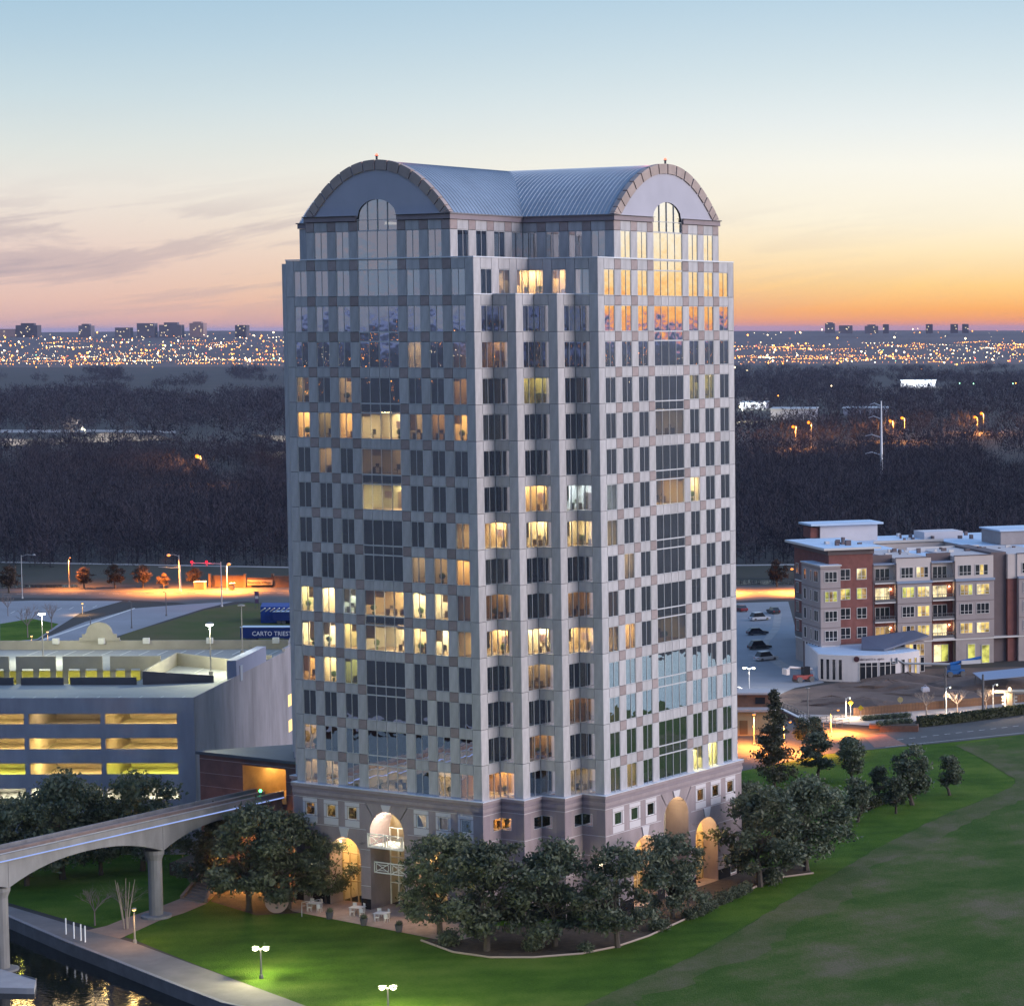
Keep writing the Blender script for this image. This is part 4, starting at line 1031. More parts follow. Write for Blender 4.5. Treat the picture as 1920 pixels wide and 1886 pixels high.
# upstands with feet along the far side of the well
for a, b in ((-133.5, -128.1), (-127.1, -121.6), (-120.6, -115.1), (-114.0, -107.0)):
    o = MB().obox(E((a + b) / 2, 354.8), ax, ay, (b - a) / 2, .15, 19.25, 21.0).obj('upstand', garwall_m, garage)
    k = 3 if b - a < 7 else 4
    for i in range(k):
        X = a + .35 + (b - a - .7) * i / (k - 1)
        MB().obox(E(X, 354.8), ax, ay, .4, .14, 15.9, 19.24).obj('foot', garwall_m, o)
for a, b in ((-130, -122.3), (-121.3, -115.6), (-114.7, -105.9)):
    MB().obox(E((a + b) / 2, 340.2), ax, ay, (b - a) / 2, .12, LV, 20.0).obj('shade_toned_parapet', garshade_joint_m, garage)  # shade on the camera-facing side is put into the dark colour
# ramp enclosure on the right of the deck
MB().obox(E(-93.9 - 5.2, 335), ax, ay, 0.1, .1, LV, LV + .2)
def wall_seg(name, A, B, h0, h1, m, t=.25, z0=LV):
    A = Vector(A); B = Vector(B); n = (B - A).normalized().cross(Vector((0, 0, 1))) * t / 2
    vs = []
    for q_, h in ((A - n, h0), (A + n, h0), (B + n, h1), (B - n, h1)): vs.append((q_.x, q_.y, z0))
    for q_, h in ((A - n, h0), (A + n, h0), (B + n, h1), (B - n, h1)): vs.append((q_.x, q_.y, z0 + h))
    return MB().add(vs, [(0, 3, 2, 1), (4, 5, 6, 7), (0, 1, 5, 4), (1, 2, 6, 5), (2, 3, 7, 6), (3, 0, 4, 7)]).obj(name, m, garage)
r1, r2, r3, r4 = E(-102.6, 332.8), E(-93.6, 334.0), E(-109.5, 369), E(-99.0, 362)
wall_seg('ramp_wall', E(-105, 340.2), E(-96.2, 342.5), 1.8, .9, garshade_joint_m)
wall_seg('ramp_wall', E(-105.0, 340.4), E(-106.3, 360), 1.8, 1.8, garwall_m)
wall_seg('ramp_wall', E(-106.3, 360), E(-94.6, 352), 1.8, 1.6, garwall_m)
wall_seg('ramp_wall', E(-97.2, 361.5), E(-93.3, 361.8), 1.0, 1.2, garwall_m)
# parapets
wall_seg('parapet', E(-150, 378.3), E(GX, 378.3), 1.35, 1.35, garwall_m)
wall_seg('parapet', E(-150, GD + .2), E(GX, GD + .2), 1.0, 1.0, garc_m, .2)
wall_seg('parapet', E(GX - .12, GD + .4), E(GX - .12, 378), 1.0, 1.0, garc_m, .2)
cx_, pd = -123.0, 378.15
prof = [(-5.4, 0), (-5.4, .6), (-4.6, .6), (-4.6, 1.2), (-3.8, 1.2)] + [(-3.4 * math.cos(math.pi * i / 12), 1.6 + 1.7 * math.sin(math.pi * i / 12)) for i in range(13)] + [(3.8, 1.2), (4.6, 1.2), (4.6, .6), (5.4, .6), (5.4, 0)]
prof = prof[::-1]
V = [tuple(E(cx_ + x * .55, pd + dd, LV + 1.3 + z_ * .85)) for dd in (-.15, .2) for x, z_ in prof]; n = len(prof)
F = [orient(t, prof)[::-1] if False else orient(t, prof) for t in geometry.tessellate_polygon([[Vector((x, z_, 0)) for x, z_ in prof]])]
F += [tuple(n + i for i in reversed(f)) for f in F] + [(i, (i + 1) % n, n + (i + 1) % n, n + i) for i in range(n)]
MB().add(V, F).obj('scalloped_gable', garwall_m, garage)
for X in (-129.4, -122.6, -116.0, -106.6, -96.8):
    MB().obox(E(X, 377.9), ax, ay, .45, .28, LV + .9, LV + 1.75).obj('parapet_box', mat('lamp_box', (.5, .5, .48), .6), garage)
# stair penthouse with door
ph = MB(); c = [gq(GX - .02, 341), gq(GX - .02, 356.5), gq(GX - 1.3, 356.5), gq(GX - 1.3, 341)]
ph.prism(c, LV, 22.1).obj('penthouse', mat('penthouse_paint', (.20, .22, .32), .7, var=.1, scale=.4), garage)
ph2 = MB().obox(E(GX + .03, 343.2), ay, ax, .6, .05, LV + .1, LV + 2.2).obj('penthouse_door', mat('door_paint', (.30, .33, .40), .6), garage)
# painted stall lines
lm = MB().box(-.07, .07, 0, 5.2, 0, .012).mesh('stall_line', paint_m)
for i in range(15): link('stall_line', lm, garage, E(-131.5 + 2.72 * i, 371.5, LV + .005), RG)
for i in range(10): link('stall_line', lm, garage, E(-121 + 2.75 * i, 324.0, LV + .005), RG)
for i, (X, d) in enumerate(((-100.5, 346), (-97.8, 347.5), (-95.6, 342), (-101.5, 352))): link('stall_line', lm, garage, E(X, d, LV + .005), RG)

# lamps on the garage roof
pole_m = mat('pole_grey', (.22, .21, .20), .5); bulbw_m = emis('bulb_white', (1, .97, .84), 60)
def roof_lamp(X, d, lit, label):
    p = E(X, d, LV)
    o = empty('roof_lamp', p, 0, label, 'lamp post', 'lamp posts on the garage roof')
    MB().lathe((0, 0, 0), [(.28, 0), (.28, .6), (.09, .65), (.06, 7.0)], 8).obj('pole', pole_m, o)
    MB().lathe((0, 0, 7.0), [(.08, 0), (.55, .12), (.55, .22), (.2, .34)], 10).obj('lamp_head', pole_m, o)
    if lit:
        MB().lathe((0, 0, 6.86), [(.25, 0), (.48, .1), (.48, .13)], 10).obj('bulb', bulbw_m, o)
        lamp(o, (0, 0, 6.6), (.96, .95, .62), 9000, .3)
    return o
roof_lamp(-126.2, 363, True, 'lit lamp post at the far left of the garage roof')
roof_lamp(-98.4, 349, True, 'lit lamp post beside the ramp on the garage roof')
roof_lamp(-100.2, 372, False, 'unlit brown lamp post by the far parapet of the garage roof')

# ------------------------------------------------------------------ brick link building with the tram portal
brick_m = mat('dark_brick', (.15, .085, .085), .85, var=.25, scale=.6)
slate_m = mat('slate_roof', (.085, .095, .12), .6, var=.15, scale=.2)
annex = empty('link_building', (0, 0, 0), 0, 'dark brick link building with amber-lit tram portal between garage and tower', 'building')
AF = (Vector((-47.2, 4.6, 0)), 0.0); ALN = 17.5; AH = 14.9
PU0, PU1, PZ0, PZ1 = 7.0, 13.9, 9.9, 14.1
us = [0, PU0, PU1, ALN]; zs = [0, PZ0, PZ1, AH]
wall_sheet('wall', AF, us, zs, lambda i, j: not (i == 1 and j == 1), brick_m, annex, y=0)
pb = MB()
for y0, y1 in ((0, 9),):
    a, b = PU0, PU1
    for p in (((a, 0, PZ0), (a, 9, PZ0), (a, 9, PZ1), (a, 0, PZ1)), ((b, 0, PZ0), (b, 0, PZ1), (b, 9, PZ1), (b, 9, PZ0)), ((a, 0, PZ1), (a, 9, PZ1), (b, 9, PZ1), (b, 0, PZ1)), ((a, 0, PZ0), (b, 0, PZ0), (b, 9, PZ0), (a, 9, PZ0)), ((a, 9, PZ0), (b, 9, PZ0), (b, 9, PZ1), (a, 9, PZ1))):
        pb.add([tuple(fp(AF, *q_)) for q_ in p], [(0, 1, 2, 3)])
pb.obj('portal', mat('portal_wall', (.40, .28, .16), .8, var=.3, scale=.7), annex)
for u_, y_ in ((PU0 + 1.3, 5), (PU0 + 2.6, 7)):
    q_ = fp(AF, u_, y_, PZ1 - .5); lb = MB().ball(tuple(q_), .14, 8).obj('portal_lamp', emis('portal_bulb', (1, .70, .28), 30), annex); lamp(lb, fp(AF, u_, y_, PZ1 - .8), (1, .58, .16), 380, .2)
for z_ in (2.6, 5.4, 8.2, 9.6, 14.3): panel('stone_line', AF, 0, ALN, z_, z_ + .12, mat('annex_line', (.33, .26, .27), .8), annex, y=-.02, t=.03) if z_ != 9.6 else None
for z_ in (11.0, 12.6):
    panel('stone_line', AF, 0, PU0, z_, z_ + .1, MATS['annex_line'], annex, y=-.02, t=.03); panel('stone_line', AF, PU1, ALN, z_, z_ + .1, MATS['annex_line'], annex, y=-.02, t=.03)
MB().prism([(-47.6, 4.3), (-29.3, 4.3), (-29.3, 21), (-36.2, 19.6)], AH, AH + .35).obj('roof', slate_m, annex)
_a, _b = Vector((-36.4, 19.2, 0)), Vector((-47.2, 4.6, 0)); _d = (_b - _a)
wall_sheet('wall', (_a, math.atan2(_d.y, _d.x)), [0, _d.length], [0, AH], lambda i, j: True, brick_m, annex, y=0)

# ------------------------------------------------------------------ tram guideway
guide_m = mat('guideway_concrete', (.22, .22, .24), .75, var=.32, scale=.5, detail=8, stretch=(1, 1, .35))
rail_m = mat('running_rail', (.40, .42, .48), .35, metal=.6)
guide = empty('tram_guideway', (0, 0, 0), 0, 'pale arched concrete tram bridge on columns at the left over canal bank', 'bridge')
gx0, gx1 = -38.2, -33.6
piers = [-62.0, -36.4, -14.6, 6.5]
def girder(y0, y1, x0, x1, ends=(True, True)):
    n = 16; top = 10.55; pts = [(y0, top), (y1, top)]
    sof = []
    for i in range(n + 1):
        t = -1 + 2 * i / n; y_ = y0 + (y1 - y0) * (t + 1) / 2
        sof.append((y_, 7.75 + 2.0 * (1 - abs(t) ** 2.2)))
    V = []; F = []
    for i, (y_, z_) in enumerate(sof): V += [(x0, y_, z_), (x1, y_, z_), (x1, y_, top), (x0, y_, top)]
    for i in range(n):
        a = 4 * i
        for j in range(4): F.append((a + j, a + 4 + j, a + 4 + (j + 1) % 4, a + (j + 1) % 4))
    F += [(0, 1, 2, 3), tuple(4 * n + j for j in (3, 2, 1, 0))]
    return MB().add(V, F)
for i in range(3):
    y1 = piers[i + 1] if i < 2 else 4.5
    girder(piers[i] + .02, y1 - .02, gx0 + .35, gx1 - .25).obj('girder', guide_m, guide)
for i, y_ in enumerate(piers[1:3]):
    zb = -1.3 if i == 0 else 0
    MB().lathe((-35.2, y_, 0), [(.78, zb), (.78, 6.6), (1.05, 7.3), (1.05, 7.74)], 14).obj('column', guide_m, guide, smooth=False)
    MB().lathe((-35.2, y_, 0), [(1.7, zb - .1), (1.7, zb + .3), (1.2, zb + .34)], 14).obj('footing', guide_m, guide)
MB().box(gx0, gx1, -62, 4.5, 10.56, 10.85).obj('deck', guide_m, guide)
for x in (gx0 + .1, gx1 - .1): MB().box(x - .1, x + .1, -62, 4.55, 10.86, 11.45).obj('parapet', guide_m, guide)
for x in (gx0 + 1.3, gx1 - 1.3): MB().box(x - .28, x + .28, -62, 4.55, 10.86, 11.2).obj('running_beam', mat('running_beam', (.33, .24, .21), .7, var=.3, scale=.5), guide)
MB().tube([(gx1 + .02, -62, 11.56), (gx1 + .02, 4.5, 11.56)], .07, 6).obj('hand_rail', rail_m, guide)
MB().tube([(gx1 + .02, -62, 10.75), (gx1 + .02, 4.5, 10.75)], .07, 6).obj('glow_line', emis('glow_line_blue', (.36, .50, 1.0), .9), guide)  # blue line along the deck edge, drawn as a glowing tube
sg = MB().lathe((gx1 - .5, 1.2, 10.86), [(.05, 0), (.05, 1.1)], 6).obj('signal_post', pole_m, guide)
MB().ball((gx1 - .45, 1.1, 12.05), .17, 8).obj('signal_lamp', emis('signal_green', (.05, 1, .25), 12), sg)
# landing stage at the foot of the left column
dock = empty('landing_stage', (0, 0, 0), 0, 'small grey concrete landing stage in the canal at the bridge column', 'landing stage')
dp_ = [G2(-30, 1806, -.6), G2(40, 1828, -.6), G2(68, 1836, -.6), G2(64, 1852, -.6), G2(50, 1852, -.6), G2(-30, 1850, -.6)]
MB().prism(dp_, -1.6, -.6).obj('platform', mat('stage_concrete', (.36, .36, .40), .8, var=.15, scale=.5), dock)
e0 = Vector((*dp_[1], -.55)); e1 = Vector((*dp_[2], -.55))
MB().tube([e0, e1], .09, 5).obj('fender', wall_conc_m, dock)
# mooring poles
for i, (x, y) in enumerate(((123, 1768), (138, 1776), (151, 1780), (159, 1783))):
    p = G(x + 1.5, y + 4, -1.2)
    o = MB().lathe((0, 0, 0), [(.075, -.8), (.075, 3.0), (.05, 3.06)], 8).obj('mooring_pole', mat('white_pole', (.80, .82, .88), .4), loc=p)
    tag(o, ['thin white mooring pole, leftmost of four on the canal edge', 'thin white mooring pole, second from the left on the canal edge', 'thin white mooring pole, third from the left on the canal edge', 'thin white mooring pole, rightmost of four on the canal edge'][i], 'pole', 'white mooring poles along the canal')
# stairs up from the path
st = empty('garden_stairs', (0, 0, 0), 0, 'wide stone garden steps climbing from the clay path beside the bridge', 'stairs')
s0, s1, t0, t1 = G(341, 1686), G(386, 1692), G(386, 1654), G(414, 1664)
NSt = 9
for i in range(NSt):
    f0, f1 = i / NSt, (i + 1) / NSt; z1 = .08 + .16 * (i + 1)
    a, b, c, d = s0.lerp(t0, f0), s1.lerp(t1, f0), s1.lerp(t1, f1), s0.lerp(t0, f1)
    MB().prism([(q_.x, q_.y) for q_ in (a, b, c, d)], 0, z1).obj('step', mat('step_stone', (.24, .17, .14), .85, var=.15, scale=.6), st)
for A, B in ((s0, t0), (s1, t1)):
    n = (B - A).normalized().cross(Vector((0, 0, 1))) * .2
    MB().add([tuple(A - n), tuple(A + n), tuple(B + n), tuple(B - n), tuple(A - n + Vector((0, 0, .45))), tuple(A + n + Vector((0, 0, .45))), tuple(B + n + Vector((0, 0, 1.9))), tuple(B - n + Vector((0, 0, 1.9)))],
             [(0, 3, 2, 1), (4, 5, 6, 7), (0, 1, 5, 4), (1, 2, 6, 5), (2, 3, 7, 6), (3, 0, 4, 7)]).obj('side_wall', MATS['step_stone'], st)
tp = [t0, t1, t1 + Vector((1, 6, 0)), t0 + Vector((-9, 8, 0)), t0 + Vector((-7, 1, 0))]
MB().prism([(q_.x, q_.y) for q_ in tp], 0, 1.5).obj('terrace', mulch_m, kind='structure')
# ------------------------------------------------------------------ trees
bark_m = mat('bark', (.085, .070, .060), .95, var=.3, scale=2)
palebark_m = mat('pale_bark', (.38, .31, .27), .9, var=.25, scale=2)
def leaf_mat(name, c1, c2, c3, trans=.25):
    m = bpy.data.materials.new(name); m.use_nodes = True; nt = m.node_tree; nt.nodes.clear()
    geo = nt.nodes.new('ShaderNodeNewGeometry'); n = nt.nodes.new('ShaderNodeTexNoise'); n.inputs['Scale'].default_value = .55; n.inputs['Detail'].default_value = 5
    tcn = nt.nodes.new('ShaderNodeTexCoord'); nt.links.new(tcn.outputs['Object'], n.inputs['Vector'])
    r_ = nt.nodes.new('ShaderNodeValToRGB'); r_.color_ramp.elements[0].position = .34; r_.color_ramp.elements[0].color = (*c1, 1); r_.color_ramp.elements[1].position = .68; r_.color_ramp.elements[1].color = (*c3, 1)
    e = r_.color_ramp.elements.new(.5); e.color = (*c2, 1); nt.links.new(n.outputs[0], r_.inputs[0])
    d = nt.nodes.new('ShaderNodeBsdfPrincipled'); d.inputs['Roughness'].default_value = .55; d.inputs['Specular IOR Level'].default_value = .35; nt.links.new(r_.outputs[0], d.inputs['Base Color'])
    t = nt.nodes.new('ShaderNodeBsdfTranslucent'); nt.links.new(r_.outputs[0], t.inputs[0])
    oi = nt.nodes.new('ShaderNodeObjectInfo'); mr = nt.nodes.new('ShaderNodeMapRange'); mr.inputs[3].default_value = .80; mr.inputs[4].default_value = 1.35; nt.links.new(oi.outputs['Random'], mr.inputs[0])
    sv = nt.nodes.new('ShaderNodeVectorMath'); sv.operation = 'SCALE'; nt.links.new(r_.outputs[0], sv.inputs[0]); nt.links.new(mr.outputs[0], sv.inputs['Scale']); nt.links.new(sv.outputs[0], d.inputs['Base Color']); nt.links.new(sv.outputs[0], t.inputs[0])
    x = nt.nodes.new('ShaderNodeMixShader'); x.inputs[0].default_value = trans; nt.links.new(d.outputs[0], x.inputs[1]); nt.links.new(t.outputs[0], x.inputs[2])
    o = nt.nodes.new('ShaderNodeOutputMaterial'); nt.links.new(x.outputs[0], o.inputs[0]); MATS[name] = m; return m
oak_leaf = leaf_mat('oak_leaf', (.055, .070, .044), (.095, .115, .072), (.150, .165, .110))
brown_leaf = leaf_mat('brown_leaf', (.035, .022, .016), (.055, .034, .022), (.085, .052, .034))
conif_leaf = leaf_mat('conifer_leaf', (.030, .034, .022), (.055, .058, .035), (.085, .075, .05))
hedge_leaf = leaf_mat('hedge_leaf', (.018, .026, .010), (.032, .044, .018), (.050, .060, .026))
def np_mesh(name, V, nq, m, k=4):
    me = bpy.data.meshes.new(name); V = np.asarray(V, dtype=np.float32).reshape(-1, 3); n = len(V) // k
    me.vertices.add(len(V)); me.vertices.foreach_set('co', V.ravel())
    me.loops.add(n * k); me.loops.foreach_set('vertex_index', np.arange(n * k, dtype=np.int32))
    me.polygons.add(n); me.polygons.foreach_set('loop_start', np.arange(0, n * k, k, dtype=np.int32)); me.polygons.foreach_set('loop_total', np.full(n, k, dtype=np.int32))
    me.materials.append(m); me.update(calc_edges=True); return me
def leaf_cloud(rg, clumps, per, size, flat=.35):
    """quads scattered over clump surfaces: (cx,cy,cz,rx,ry,rz)"""
    out = []
    for c in clumps:
        n = int(per * (c[3] * c[4] + c[3] * c[5]) / 2)
        d = rg.normal(size=(n, 3)); d /= np.linalg.norm(d, axis=1)[:, None]
        rr = np.clip(rg.normal(.78, .34, n), .05, 1.8)
        p = np.array(c[:3]) + d * rr[:, None] * np.array(c[3:6])
        nrm_ = d * (1 - flat) + rg.normal(size=(n, 3)) * .8; nrm_ /= np.linalg.norm(nrm_, axis=1)[:, None]
        a = np.cross(nrm_, rg.normal(size=(n, 3))); a /= np.linalg.norm(a, axis=1)[:, None]; b = np.cross(nrm_, a)
        s_ = size * rg.uniform(.6, 1.35, n)[:, None]
        a = a * s_; b = b * s_ * .55
        out.append(np.stack([p - a, p - b * .9, p + a, p + b * .9], axis=1).reshape(-1, 3))
    return np.concatenate(out)
def limbs(rg, h, spread, n=9, r0=.28, fork=.30):
    b = MB(); top = Vector((rg.normal() * .3, rg.normal() * .3, h * fork))
    b.tube([(0, 0, -.1), (top.x * .3, top.y * .3, h * fork * .5), tuple(top)], [r0 * 1.25, r0, r0 * .85], 7)
    for i in range(n):
        a = 2 * math.pi * (i + rg.uniform(-.3, .3)) / n; el = rg.uniform(.25, 1.2); L_ = spread * rg.uniform(.7, 1.05)
        e = top + Vector((math.cos(a) * L_ * math.cos(el), math.sin(a) * L_ * math.cos(el), L_ * math.sin(el) * 1.0))
        mid_ = top.lerp(e, .5) + Vector((rg.normal() * .3, rg.normal() * .3, rg.uniform(-.2, .6)))
        b.tube([tuple(top - Vector((0, 0, .1))), tuple(mid_), tuple(e)], [r0 * .5, r0 * .28, r0 * .07], 5, cap=False)
        for q_ in range(3):
            s_ = mid_.lerp(e, rg.uniform(0, .6)); f = s_ + Vector((rg.normal(), rg.normal(), abs(rg.normal()) * .7)) * spread * .28
            b.tube([tuple(s_), tuple(f)], [r0 * .15, r0 * .04], 4, cap=False)
    return b
def oak_variant(seed, h=11.0, w=4.6, per=165, size=.25, lo=.18, ncl=50):
    rg = np.random.default_rng(seed); cl = []; k = w / 4.6
    lobes = [(rg.uniform(0, 6.28), rg.uniform(.75, 1.2)) for _ in range(5)]
    for i in range(ncl):
        a = rg.uniform(0, 2 * math.pi); t = rg.uniform(0, 1) ** .55; zz = rg.uniform(lo, .95)
        wr = w * math.sqrt(max(.04, 1 - abs((zz - .50) / .52) ** 2.2))
        wr *= 1 + .16 * sum(math.cos(a - q[0]) ** 3 * q[1] for q in lobes) / 2
        r_ = rg.uniform(.55, 1.35) * k ** .55
        cl.append((math.cos(a) * t * (wr - r_ * .5), math.sin(a) * t * (wr - r_ * .5), zz * h, r_ * rg.uniform(.9, 1.3), r_ * rg.uniform(.9, 1.3), r_ * rg.uniform(.55, .85)))
    return (limbs(rg, h, w * .9, r0=.28 * (.5 + .5 * k)).mesh('trunk', bark_m), np_mesh('crown', leaf_cloud(rg, cl, per / (k * k) ** .8, size), 0, oak_leaf))
OAKS = [oak_variant(s_) for s_ in (3, 11, 27, 45)]
def tree(name, px, py, label, var, sc_=1.0, rz=None, group=None, cat='tree', wide=1.0, meshes=None, z=0.0):
    p = G(px, py, 0) if not isinstance(px, Vector) else px
    o = empty(name, (p.x, p.y, z), rnd.uniform(0, 6.28) if rz is None else rz, label, cat, group)
    t, c = (meshes or OAKS)[var % len(meshes or OAKS)]
    link('trunk', t, o); link('crown', c, o);  o.scale = (sc_ * wide, sc_ * wide, sc_)
    return o
GR1 = 'live oaks round the tower'
tree('oak_tree', 825, 1752, 'dark live oak before the amber-lit right arch of the tower patio', 0, 1.03, group=GR1)
tree('oak_tree', 913, 1783, 'live oak second from the patio in the front row, below stepped corner', 1, 1.10, group=GR1)
tree('oak_tree', 1040, 1774, 'live oak in the middle of the front row before stepped corner', 2, 1.04, group=GR1)
tree('oak_tree', 1158, 1776, 'live oak with bare straight trunk nearest the lawn edge', 3, 1.0, group=GR1)
tree('oak_tree', 1262, 1722, 'live oak before the tall arch of the right facade', 0, .88, group=GR1, rz=2.0)
tree('oak_tree', 1425, 1662, 'broad live oak covering the right edge of the tower base', 1, 1.12, group=GR1, rz=4.0, wide=1.1)
tree('oak_tree', 1512, 1632, 'broad live oak at the lawn, rightmost beside the tower', 2, 1.05, group=GR1, rz=1.0, wide=1.1)
tree('oak_tree', 1395, 1600, 'live oak behind the right corner of the tower', 3, .85, group=GR1, rz=.4)
tree('oak_tree', 467, 1707, 'live oak with amber light shining through beside garden steps', 3, 1.12, group=GR1, rz=2.2)
tree('oak_tree', 398, 1672, 'live oak overhanging the garden steps under the bridge', 0, .98, group=GR1, rz=5.0)
tree('oak_tree', 541, 1704, 'live oak left of the patio with pale trunk', 2, 1.0, group=GR1, rz=3.0)
tree('oak_tree', 612, 1694, 'small dark oak shading the left arch of the patio', 1, .78, group=GR1, rz=1.2)
GR2 = 'dark trees before the garage'
for i, (x, y, s_, l) in enumerate(((50, 1660, 1.0, 'dark tree leftmost before the garage, behind the bridge'), (118, 1648, 1.18, 'tallest dark tree before the garage, left of its openings'), (190, 1640, .88, 'dark tree in a gap between two garage openings'), (268, 1632, 1.12, 'dark tree before the lowest right garage opening'), (-20, 1650, .95, 'dark tree cut by the left picture edge before the garage'))):
    tree('garden_tree', x, y, l, i + 1, s_, group=GR2, rz=i * 1.3)
# young trees on the right-hand lawn
SM = [oak_variant(s_, 6.0, 1.75, 62, .19, .26, 40) for s_ in (61, 73)]
def slim_variant(seed, h, w, mt, per=120, size=.2):
    rg = np.random.default_rng(seed); cl = []
    for i in range(130):
        zz = rg.uniform(.04, 1) ** .85 * .96 + .03; wr = w * (1 - zz) ** .8 + .12; a = rg.uniform(0, 6.28); t = rg.uniform(.1, 1)
        r_ = .38 + .62 * (1 - zz)
        cl.append((math.cos(a) * wr * t, math.sin(a) * wr * t, zz * h, r_ * 1.2, r_ * 1.2, r_ * .7))
    return (limbs(rg, h * .5, w * .6, 5, .2).mesh('trunk', bark_m), np_mesh('crown', leaf_cloud(rg, cl, per, size), 0, mt))
CON = [slim_variant(5, 13.5, 3.0, conif_leaf)]
GR3 = 'young trees on the right lawn'
tree('lawn_tree', 1608, 1541, 'young tree on the lawn by the hedge, nearest the big oaks', 0, 1.0, group=GR3, meshes=SM, wide=1.1)
tree('lawn_tree', 1680, 1525, 'slim young tree on the lawn between two taller ones', 1, .85, group=GR3, meshes=SM)
tree('lawn_tree', 1711, 1509, 'tallest bushy tree on the right lawn', 0, 1.35, group=GR3, meshes=SM, wide=1.15)
tree('lawn_tree', 1781, 1491, 'lone round young tree standing apart on the right lawn', 1, .95, group=GR3, meshes=SM, wide=1.1)
tree('lawn_tree', 1600, 1468, 'small tree on the amber-lit lawn by the road', 0, 1.1, group=GR3, meshes=SM)
tree('lawn_tree', 1648, 1500, 'thin young tree behind the lawn hedge', 1, .8, group=GR3, meshes=SM)
tree('lawn_tree', 1532, 1462, 'bushy small tree on the lawn beside the tall conifer', 1, 1.15, group=GR3, meshes=SM, wide=1.2)
tree('lawn_tree', 1505, 1398, 'small round tree against the amber road beside the conifer', 0, .75, group=GR3, meshes=SM, wide=1.15)
tree('lawn_tree', 1528, 1394, 'small round tree against the amber road with slanted pole behind', 1, .72, group=GR3, meshes=SM, wide=1.1)
tree('lawn_tree', 1590, 1432, 'low green tree at the road edge beside the crossing', 1, .7, group=GR3, meshes=SM, wide=1.2)
tree('conifer', 1452, 1475, 'tall dark conifer rising beside the right edge of the tower', 0, 1.05, meshes=CON, wide=1.1)
# shrubs
def shrub_variant(seed, r_, mt, size=.13, per=900):
    rg = np.random.default_rng(seed); cl = [(rg.normal() * r_ * .25, rg.normal() * r_ * .25, r_ * .62, r_ * .75, r_ * .75, r_ * .6) for i in range(4)]
    return np_mesh('shrub', leaf_cloud(rg, cl, per, size), 0, mt)
SH = [shrub_variant(i, .85, oak_leaf) for i in (1, 2)]
a, b = G(1295, 1722), G(1405, 1672)
names = ['first', 'second', 'third', 'fourth', 'fifth', 'sixth', 'seventh', 'eighth', 'ninth']
for i in range(9):
    p = a.lerp(b, i / 8) + Vector((rnd.uniform(-.4, .2), rnd.uniform(-.3, .3), 0))
    o = link('shrub', SH[i % 2], None, p, rnd.uniform(0, 6), f'clipped round shrub, {names[i]} from the left in the row by the right facade', 'shrub', 'round shrubs along the right facade'); o.scale = (rnd.uniform(.85, 1.15),) * 3
for i, (x, y, s_, l) in enumerate(((840, 1772, 1.5, 'spreading shrub at the foot of the patio oak'), (1445, 1655, 1.6, 'greyish shrub under the broad oaks at the lawn'), (1000, 1782, 1.2, 'low shrub between two front oaks left of the middle'), (1235, 1745, 1.2, 'low shrub at the bed edge below the tall right arch'), (1100, 1785, 1.0, 'low shrub under the front oaks right of the middle'), (700, 1710, .7, 'potted-size shrub by the patio pier'))):
    if i == 5: continue
    o = link('shrub', SH[i % 2], None, G(x, y), i, l, 'shrub', 'loose shrubs in the mulch bed'); o.scale = (s_,) * 3
# hedges are long clipped boxes of leaves
def hedge(name, pts, h, wd, label, mt=hedge_leaf, per=60, group=None):
    rg = np.random.default_rng(len(label)); out = []
    core = MB()
    for A, B in zip(pts, pts[1:]):
        d = (B - A); L_ = d.length; d.normalize(); n_ = Vector((-d.y, d.x, 0)); k = int(L_ * per)
        for face in range(4):
            u_ = rg.uniform(0, L_, k); v_ = rg.uniform(-wd / 2, wd / 2, k); w_ = rg.uniform(0, h, k)
            if face == 0: off, zz = v_, np.full(k, h)
            elif face == 1: off, zz = np.full(k, -wd / 2), w_
            elif face == 2: off, zz = np.full(k, wd / 2), w_
            else: off, zz = v_, np.full(k, h * .9)
            p = np.array(A)[None] + np.outer(u_, np.array(d)) + np.outer(off, np.array(n_)); p[:, 2] += zz; p += rg.normal(size=p.shape) * .09
            a = rg.normal(size=(k, 3)); a /= np.linalg.norm(a, axis=1)[:, None]; c = np.cross(a, rg.normal(size=(k, 3))); c /= np.linalg.norm(c, axis=1)[:, None]
            out.append(np.stack([p - a * .17, p - c * .11, p + a * .17, p + c * .11], 1).reshape(-1, 3))
        core.obox((A + B) / 2, d, n_, L_ / 2, wd / 2 * .9, 0.02, h * .95)
    o = empty(name, (0, 0, 0), 0, label, 'hedge', group)
    core.obj('inner_growth', mt, o); link('foliage', np_mesh('foliage', np.concatenate(out), 0, mt), o)
    return o
hedge('hedge', [G(1580, 1536), G(1640, 1512), G(1716, 1487)], 1.3, 1.0, 'clipped dark hedge on the right lawn beside young trees')
hedge('hedge', [G(1722, 1362), G(1800, 1354), G(1920, 1338), G(2000, 1326)], 1.5, 1.4, 'long low hedge between lit sidewalk and road at the right')
